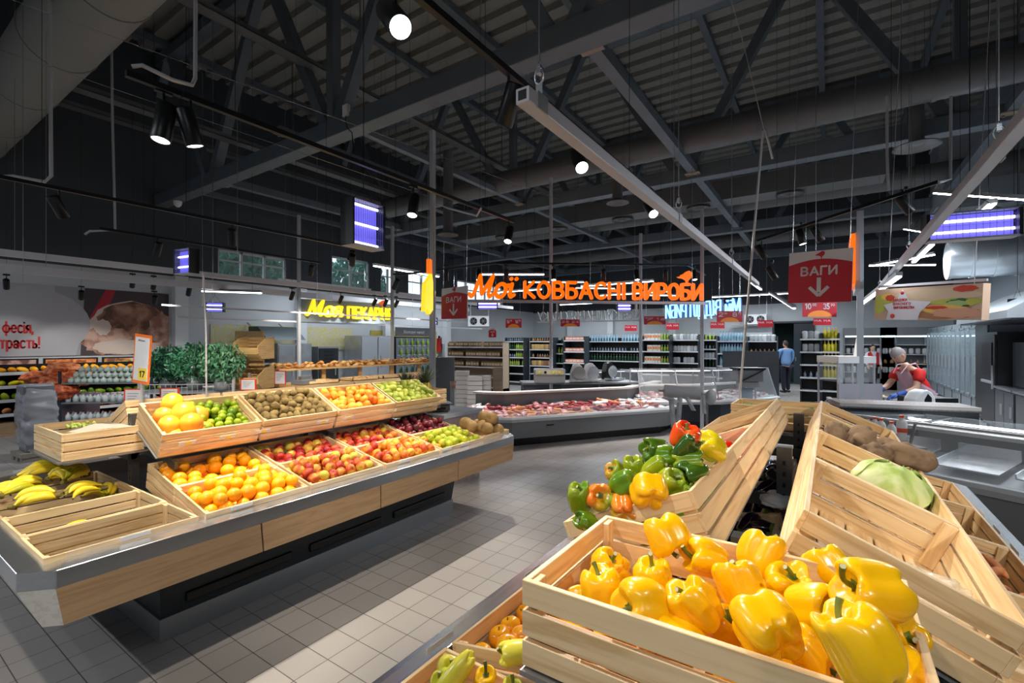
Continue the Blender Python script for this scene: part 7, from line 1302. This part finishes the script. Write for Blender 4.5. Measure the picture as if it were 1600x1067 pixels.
# mural and posters on the left wall
def wallpic(name, label, y0, y1, z0, z1, layers, mats, cat='picture'):
    mb = MB(); mb.bx(0, .02, 0, y1-y0, 0, z1-z0, 0)
    for q, (pts, m) in enumerate(layers): mb.poly([(.021+.0006*q, (y1-y0)*min(1, max(0, a)), (z1-z0)*min(1, max(0, b))) for a, b in pts], m)
    t = thing(name, label, cat, (XL+.006, y0, z0)); mb.obj('printed_panel', mats, t); return t
def ell(cx, cz, rx, rz, n=28, irr=0, s=0): return [(cx+rx*math.cos(2*PI*k/n)*(1+irr*math.sin(3*k+s)), cz+rz*math.sin(2*PI*k/n)*(1+irr*math.sin(2*k+s*2))) for k in range(n)]
PIC = [mat('mural_white', (.40, .40, .43), .6), mat('mural_dark', (.06, .045, .05), .6), mat('mural_red', (.40, .02, .04), .6), ramp_mat('mural_bowl', [(.35, (.10, .04, .025)), (.5, (.26, .12, .07)), (.65, (.40, .24, .16))], 3, .6, rnd=0, distort=1), ramp_mat('mural_hands', [(.4, (.28, .12, .08)), (.6, (.58, .38, .30))], 4, .6, rnd=0), mat('mural_grey', (.30, .31, .34), .6), mat('mural_cream', (.60, .50, .44), .6)]
m0, m1 = 0.0, 5.12; ym = lambda px: (atx(px, 535, -14).y-m0)/(m1-m0)
t = wallpic('food_mural', 'huge wall picture with a white circle, red words and a bowl of meat', m0, m1, 1.46, 2.98, [
    ([(ym(85), 0), (ym(262), 0), (ym(262), 1), (ym(85), 1)], 5), ([(ym(125), 0), (1, 0), (1, 1), (ym(132), 1)], 1), ([(ym(133), .45), (ym(165), 1), (ym(180), 1), (ym(150), .3)], 2), (ell(ym(205), .42, .155, .42, irr=.03), 6), (ell(ym(208), .50, .135, .33, irr=.04), 3), (ell(ym(168), .22, .09, .22, irr=.12), 4), (ell(ym(252), .30, .06, .38, irr=.1), 4), (ell(ym(160), .42, .03, .12, irr=.1), 6), (ell(ym(200), .12, .13, .12, irr=.15, s=2), 6),
    (ell(ym(28), .46, .225, .52, 40), 0), ([(0, 0), (ym(118), 0), (ym(128), .35), (0, .5)], 0)], PIC)
text_obj('фесія,', .36, mat('mural_text_red', (.55, .03, .03), .5), 'lettering', t, Matrix.Translation((.03, atx(2, 535, -14).y-m0, .48)) @ Matrix.Rotation(PI/2, 4, 'Z'), .004, weight=.13, width=atx(52, 535, -14).y-atx(2, 535, -14).y)
text_obj('трасть!', .36, mat('mural_text_red', (1, 0, 0)), 'lettering', t, Matrix.Translation((.03, atx(0, 535, -14).y-m0-.02, .16)) @ Matrix.Rotation(PI/2, 4, 'Z'), .004, weight=.13, width=atx(64, 535, -14).y-atx(0, 535, -14).y)
PM = [ramp_mat('poster_ham', [(.4, (.20, .08, .06)), (.55, (.62, .34, .28)), (.7, (.72, .55, .46))], 4, .6, rnd=0, distort=1), ramp_mat('poster_carrot', [(.4, (.35, .08, .02)), (.55, (.85, .26, .06)), (.7, (.85, .50, .25))], 5, .6, rnd=0, distort=1.5), ramp_mat('poster_eggs', [(.42, (.25, .10, .04)), (.5, (.75, .35, .08)), (.6, (.70, .60, .55))], 4, .6, rnd=0, distort=.8)]
for i, (a, b, lab) in enumerate(((-40, 60, 'poster of sliced ham under the big mural'), (67, 153, 'poster of orange vegetables under the big mural'), (159, 240, 'poster of eggs and salmon under the big mural'), (248, 262, 'narrow poster at the end of the row under the mural'))):
    y0, y1 = atx(a, 535, -14).y, atx(b, 535, -14).y; t = thing('food_poster', lab, 'poster', (XL, y0, .93)); MB().bx(0, .015, 0, y1-y0, 0, .48).obj('poster_frame', BLACK, t); MB().bx(.015, .022, .04, y1-y0-.04, .03, .45).obj('poster_picture', PM[i % 3], t)
# ================================================================ people
def skin_body(name, joints, edges, m, root=0, sub=2, parent=None):
    """one continuous surface grown over a skeleton; joints = [(pos, radius x, radius y)]"""
    me = bpy.data.meshes.new(name); me.from_pydata([j[0] for j in joints], edges, []); o = bpy.data.objects.new(name, me); COL.objects.link(o)
    md = o.modifiers.new('skin', 'SKIN'); md.use_smooth_shade = True; md.branch_smoothing = .6
    if not me.skin_vertices: me.attributes.new
    bpy.context.view_layer.objects.active = o
    lay = me.skin_vertices[0].data if me.skin_vertices else None
    if lay:
        for i, j in enumerate(joints): lay[i].radius = (j[1], j[2] if len(j) > 2 else j[1]); lay[i].use_root = (i == root)
    s = o.modifiers.new('sub', 'SUBSURF'); s.levels = sub; s.render_levels = sub
    dg = bpy.context.evaluated_depsgraph_get(); dg.update(); me2 = bpy.data.meshes.new_from_object(o.evaluated_get(dg)); bpy.data.objects.remove(o)
    for p in me2.polygons: p.use_smooth = True
    me2.materials.clear(); me2.materials.append(m); me2.name = name
    o = bpy.data.objects.new(name, me2); COL.objects.link(o)
    if parent: o.parent = parent
    return o
SKIN = mat('skin', (.62, .36, .25), .5); HAIRD = mat('hair_dark', (.02, .015, .012), .6)
def chainmesh(name, chains, m, parent, n=12):
    mb = MB()
    for pts, rs in chains: mb.tube(pts, rs, n)
    return mb.obj(name, m, parent)
def head(parent, c, fwd, skin=SKIN, hair=HAIRD, haircut='short', s=1.0):
    """head with face: fwd = facing direction (parent space)"""
    f = Vector(fwd).normalized(); up = Vector((0, 0, 1)); sd = f.cross(up).normalized(); u2 = sd.cross(f); R = Matrix((sd, f, u2)).transposed(); c = Vector(c)
    def rf(a, b):
        x, y, z = math.sin(a)*math.cos(b), math.sin(a)*math.sin(b), math.cos(a); w = 1-.22*max(0, -z)**1.4; p = Vector((x*.073*w, y*.092*(1-.10*max(0, -z)), z*.115))
        if y > 0: p.y += .016*math.exp(-((x/.16)**2+((z+.12)/.16)**2)) - .004*math.exp(-((abs(x)-.33)**2+(z-.08)**2)/.02) + .006*math.exp(-((x/.3)**2+((z+.45)/.08)**2)) + .006*math.exp(-((x/.25)**2+((z+.85)/.15)**2))
        return R @ (p*s)+c
    o = sphere_like(rf, 32, 24).obj('head', skin, parent)
    mb = MB()
    for sx in (-1, 1): cc = c+R @ (Vector((sx*.073, -.005, .0))*s); sphere_like(lambda a, b: cc+R @ (Vector((.012*math.sin(a)*math.cos(b), .018*math.sin(a)*math.sin(b), .030*math.cos(a)))*s), 10, 8, mb)
    mb.obj('ears', skin, parent); mb = MB()
    for sx in (-1, 1): cc = c+R @ (Vector((sx*.028, .083, .008))*s); sphere_like(lambda a, b: cc+R @ (Vector((.012*math.sin(a)*math.cos(b), .006*math.sin(a)*math.sin(b), .007*math.cos(a)))*s), 8, 6, mb)
    mb.obj('eyes', BLACK, parent); MB().box(c+R @ (Vector((0, .090, -.052))*s), (.04*s, .01, .010), 0, R).obj('mouth', mat('lips', (.40, .12, .10), .5), parent)
    if hair:
        lim = {'short': 1.55, 'long': 2.3, 'cap': 1.45}[haircut]
        def hf(a, b):
            y = math.sin(b); front = max(0, y); aa = min(a, lim-.75*front+.7*max(0, -y) if haircut != 'cap' else lim+.3*max(0, -y)); p = Vector(rf(aa, b))-c; return c+p*1.09+Vector((0, 0, .004))
        sphere_like(hf, 28, 16).obj('hair' if haircut != 'cap' else 'hair_net', hair, parent)
    return R
def hand(parent, wrist, dirv, m, s=1.0, curl=.5, name='hand'):
    d = Vector(dirv).normalized(); up = Vector((0, 0, 1)) if abs(d.z) < .9 else Vector((1, 0, 0)); sd = d.cross(up).normalized(); nn = sd.cross(d); w = Vector(wrist); mb = MB()
    mb.tube([w, w+d*.03*s, w+d*.085*s], [.024*s, .036*s, .034*s], 10)
    for k in range(4):
        o = (k-1.5)*.019*s; L = [.062, .072, .068, .052][k]*s; p0 = w+d*.08*s+sd*o; p1 = p0+(d-nn*curl*.3)*L*.45; p2 = p1+(d-nn*curl*.9)*L*.32; p3 = p2+(d-nn*curl*1.4)*L*.25; mb.tube([p0, p1, p2, p3], [.0095*s, .009*s, .0085*s, .006*s], 7)
    p0 = w+d*.02*s-sd*.028*s; mb.tube([p0, p0+(d*.7-sd*.7)*.03*s, p0+(d*.9-sd*.5-nn*.3*curl)*.06*s], [.012*s, .010*s, .007*s], 7)
    return mb.obj(name, m, parent)
def standing(t, H, top_m, leg_m, arms, facing, sleeves=True, hairm=HAIRD, haircut='short', wide=1.0, lean=0, stride=.0, shoe=BLACK, skirt=False, arm_m=None, female=False):
    """facing is the local +y / -y direction of the figure; arms = ((elbow, wrist), (elbow, wrist)) in local coordinates"""
    k = H/1.75; v = lambda x, y, z: (x*k, y*k, z*k); f = facing; sw = (.19 if not female else .165)*wide
    J = [(v(0, 0, .98), .115*k, .09*k), (v(0, f*.01+lean*.3, 1.15), .10*k, .08*k), (v(0, f*.01+lean*.8, 1.35), .12*k, .09*k), (v(0, lean, 1.46), .08*k, .07*k), (v(0, lean*1.1, 1.53), .055*k, .055*k),
         (v(sw, lean, 1.42), .05*k), (v(-sw, lean, 1.42), .05*k), (v(.10, 0, .88), .075*k), (v(-.10, 0, .88), .075*k), (v(.105, stride*.5+.02*f, .50), .062*k), (v(-.105, -stride*.5+.02*f, .50), .062*k), (v(.11, stride, .10), .045*k), (v(-.11, -stride, .10), .045*k)]
    E = [(0, 1), (1, 2), (2, 3), (3, 4), (3, 5), (3, 6), (0, 7), (0, 8), (7, 9), (8, 10), (9, 11), (10, 12)]; n = len(J)
    for i, (el, wr) in enumerate(arms):
        J += [(tuple(Vector(el)*k), .045*k), (tuple(Vector(wr)*k), .028*k)]; E += [(5+i, n+2*i), (n+2*i, n+2*i+1)]
    skin_body('body', J, E, SKIN, 0, 2, t)
    # clothes a little larger than the body
    Jt = [(v(0, 0, .86), .178*k*wide, .14*k), (v(0, lean*.3, 1.15), .150*k*wide, .115*k), (v(0, lean*.8, 1.35), .182*k*wide, .13*k), (v(0, lean, 1.455), .11*k, .095*k), (v(sw+.01, lean, 1.42), .075*k), (v(-sw-.01, lean, 1.42), .075*k)]; Et = [(0, 1), (1, 2), (2, 3), (3, 4), (3, 5)]; n = 6
    for i, (el, wr) in enumerate(arms):
        e = Vector(el)*k; w = Vector(wr)*k; J_ = [(tuple(e if sleeves else Vector(J[5+i][0]).lerp(e, .75)), .06*k)]; Jt += J_; Et += [(4+i, n)]; n += 1
        if sleeves: Jt += [(tuple(e.lerp(w, .93)), .042*k)]; Et += [(n-1, n)]; n += 1
    skin_body('shirt', Jt, Et, top_m, 0, 2, t)
    Jl = [(v(0, 0, 1.0), .168*k*wide, .13*k), (v(.10, 0, .87), .105*k), (v(-.10, 0, .87), .105*k), (v(.105, stride*.5+.02*f, .50), .078*k), (v(-.105, -stride*.5+.02*f, .50), .078*k), (v(.11, stride, .07), .062*k), (v(-.11, -stride, .07), .062*k)]
    skin_body('trousers', Jl, [(0, 1), (0, 2), (1, 3), (2, 4), (3, 5), (4, 6)], leg_m, 0, 2, t)
    for sx in (1, -1): MB().box((0, 0, .04), (.095, .27, .07)).obj('shoe', shoe, t, (sx*.11*k, stride*sx+f*.05, 0), bevel=.025)
    for i, (el, wr) in enumerate(arms): d = (Vector(wr)-Vector(el)); hand(t, Vector(wr)*k, d, SKIN if arm_m is None else arm_m, k*.95)
    head(t, v(0, lean*1.2+f*.02, 1.64), (0, f, -.1), hair=hairm, haircut=haircut, s=k)
p = atz(1228, 613, 0); t = thing('person', 'man in a light blue shirt and dark trousers seen from behind near the door', 'person', p, cy+.1)
standing(t, 1.80, mat('shirt_light_blue', (.16, .30, .55), .7), mat('trousers_navy', (.012, .015, .030), .8), (((.27, .04, 1.16), (.24, .16, .95)), ((-.27, .04, 1.16), (-.24, .16, .95))), 1, True, wide=1.15, stride=.05)
p = atz(1363, 610, 0); t = thing('person', 'woman in a red vest over a white shirt walking in the far aisle', 'person', p, cy-.1)
standing(t, 1.66, mat('shirt_white', (.60, .62, .64), .7), mat('trousers_black', (.012, .012, .015), .8), (((.25, -.02, 1.16), (.25, -.10, .95)), ((-.25, .0, 1.16), (-.24, -.12, .96))), -1, True, haircut='short', female=True, stride=.12)
VR = mat('vest_red', (.55, .02, .03), .6)
for sx in (-1, 1): MB().prism([(sx*.05, -.135, .95), (sx*.19, -.06, .95), (sx*.19, -.06, 1.36), (sx*.10, -.07, 1.42), (sx*.045, -.13, 1.25)][::sx], (0, -.012, 0)).obj('vest_half', VR, t)
MB().prism([(-.19, .10, .93), (.19, .10, .93), (.19, .08, 1.38), (-.19, .08, 1.38)], (0, .012, 0)).obj('vest_back', VR, t)
# worker in a red shirt and pink apron, bending over the counter, facing left in the picture
p = atd(1437, 600, 6.9); t = thing('person', 'worker in a hair net, red shirt and pale pink apron bending over the counter', 'person', (p.x, p.y, 0), cy+PI/2)
# local +y points to the left of the picture
J = [((0, 0, .95), .12, .09), ((0, .02, 1.10), .09, .08), ((0, .12, 1.28), .09, .08), ((0, .19, 1.39), .07, .06), ((0, .24, 1.46), .05, .05), ((.15, .16, 1.34), .045), ((-.15, .16, 1.34), .045), ((.1, 0, .86), .10), ((-.1, 0, .86), .10), ((.1, .02, .48), .065), ((-.1, -.02, .48), .065), ((.1, -.02, .1), .045), ((-.1, -.06, .1), .045), ((.23, .28, 1.10), .045), ((.15, .50, 1.02), .03), ((-.23, .24, 1.10), .045), ((-.17, .46, 1.0), .03)]
skin_body('body', J, [(0, 1), (1, 2), (2, 3), (3, 4), (3, 5), (3, 6), (0, 7), (0, 8), (7, 9), (8, 10), (9, 11), (10, 12), (5, 13), (13, 14), (6, 15), (15, 16)], SKIN, 0, 2, t)
RS = mat('shirt_red', (.60, .015, .012), .7); AP = mat('apron_pink', (.62, .40, .50), .7); GL = mat('glove_blue', (.04, .10, .42), .5)
skin_body('shirt', [((0, -.01, .92), .19, .15), ((0, .02, 1.10), .175, .14), ((0, .12, 1.27), .19, .15), ((0, .17, 1.375), .14, .12), ((.18, .15, 1.33), .095), ((-.18, .15, 1.33), .095), ((.22, .24, 1.18), .066), ((-.22, .21, 1.18), .066)], [(0, 1), (1, 2), (2, 3), (3, 4), (3, 5), (4, 6), (5, 7)], RS, 0, 2, t)
skin_body('trousers', [((0, 0, .96), .17, .14), ((.1, 0, .86), .11), ((-.1, 0, .86), .11), ((.1, .02, .48), .08), ((-.1, -.02, .48), .08), ((.1, -.02, .06), .065), ((-.1, -.06, .06), .065)], [(0, 1), (0, 2), (1, 3), (2, 4), (3, 5), (4, 6)], mat('trousers_black', (0, 0, 0)), 0, 2, t)
mb = MB(); N1, N2 = 10, 14; vs = []
for i in range(N1+1):
    z = .45+.88*i/N1; yc = .0 if z < 1.05 else (z-1.05)*.42; w = .235 if z < 1.1 else .235-(z-1.1)*.35; dp = .185 if z < 1.0 else .17
    for j in range(N2+1): sp_ = 1.25 if z < 1.02 else max(.5, 1.25-(z-1.02)*4.0); a = PI/2+(j/N2-.5)*PI*sp_; fl = 1+.25*max(0, (.95-z)); vs.append((w*math.cos(a)*fl, yc+dp*math.sin(a)*fl+.006*math.sin(9*a), z))
vs2 = [(x*1.02, y*1.02+.003, z) for x, y, z in vs]; n_ = len(vs); F1 = [(i*(N2+1)+j, i*(N2+1)+j+1, (i+1)*(N2+1)+j+1, (i+1)*(N2+1)+j) for i in range(N1) for j in range(N2)]
mb.add(vs+vs2, F1+[tuple(n_+q for q in f[::-1]) for f in F1], 0, True); mb.obj('apron', AP, t)
chainmesh('apron_straps', [([(.07, .33, 1.30), (.09, .25, 1.42), (.07, .12, 1.45), (.03, .0, 1.32)], [.008]*4), ([(-.07, .33, 1.30), (-.09, .25, 1.42), (-.07, .12, 1.45), (-.03, .0, 1.32)], [.008]*4), ([(.2, -.08, 1.02), (0, -.15, 1.0), (-.2, -.08, 1.02)], [.012]*3)], AP, t, 8)
chainmesh('glove_cuffs', [([(.185, .40, 1.055), (.15, .50, 1.02)], [.042, .034]), ([(-.195, .36, 1.045), (-.17, .46, 1.0)], [.042, .034])], GL, t)
hand(t, (.15, .50, 1.02), (-.25, .9, -.35), GL, 1.0, .8, 'gloved_hand'); hand(t, (-.17, .46, 1.0), (.25, .9, -.3), GL, 1.0, .8, 'gloved_hand')
head(t, (0, .31, 1.56), (0, 1, -.55), hair=mat('hair_net_grey', (.28, .25, .25), .6), haircut='cap', s=1.0)
for sx in (1, -1): MB().box((0, 0, .04), (.1, .27, .08)).obj('shoe', BLACK, t, (sx*.1, .02, 0), bevel=.025)
# food on the board the worker is handling
q = t.matrix_basis @ Vector((0, .62, .90)); o = MB().bx(-.2, .2, -.14, .14, 0, .02).obj('cutting_board', mat('board_black', (.02, .02, .02), .5), None, q, (0, 0, cy)); tag(o, 'black cutting board under the gloved hands', 'board')
t2 = bag('bread_loaf', 'pale loaf being cut by the worker', q+Vector((0, 0, .055)), .11, .05, .035, 4, mat('loaf_pale', (.70, .58, .38), .7), 'bread')
q2 = Vector((q.x, q.y, 0)); t = thing('prep_table', 'dark table in front of the worker carrying the cutting board', 'table', q2, cy); MB().box((0, 0, .87), (.7, .6, .05)).obj('table_top', SHELFSTEEL, t); MB().box((0, .1, .42), (.6, .4, .84)).obj('table_body', SSD, t)
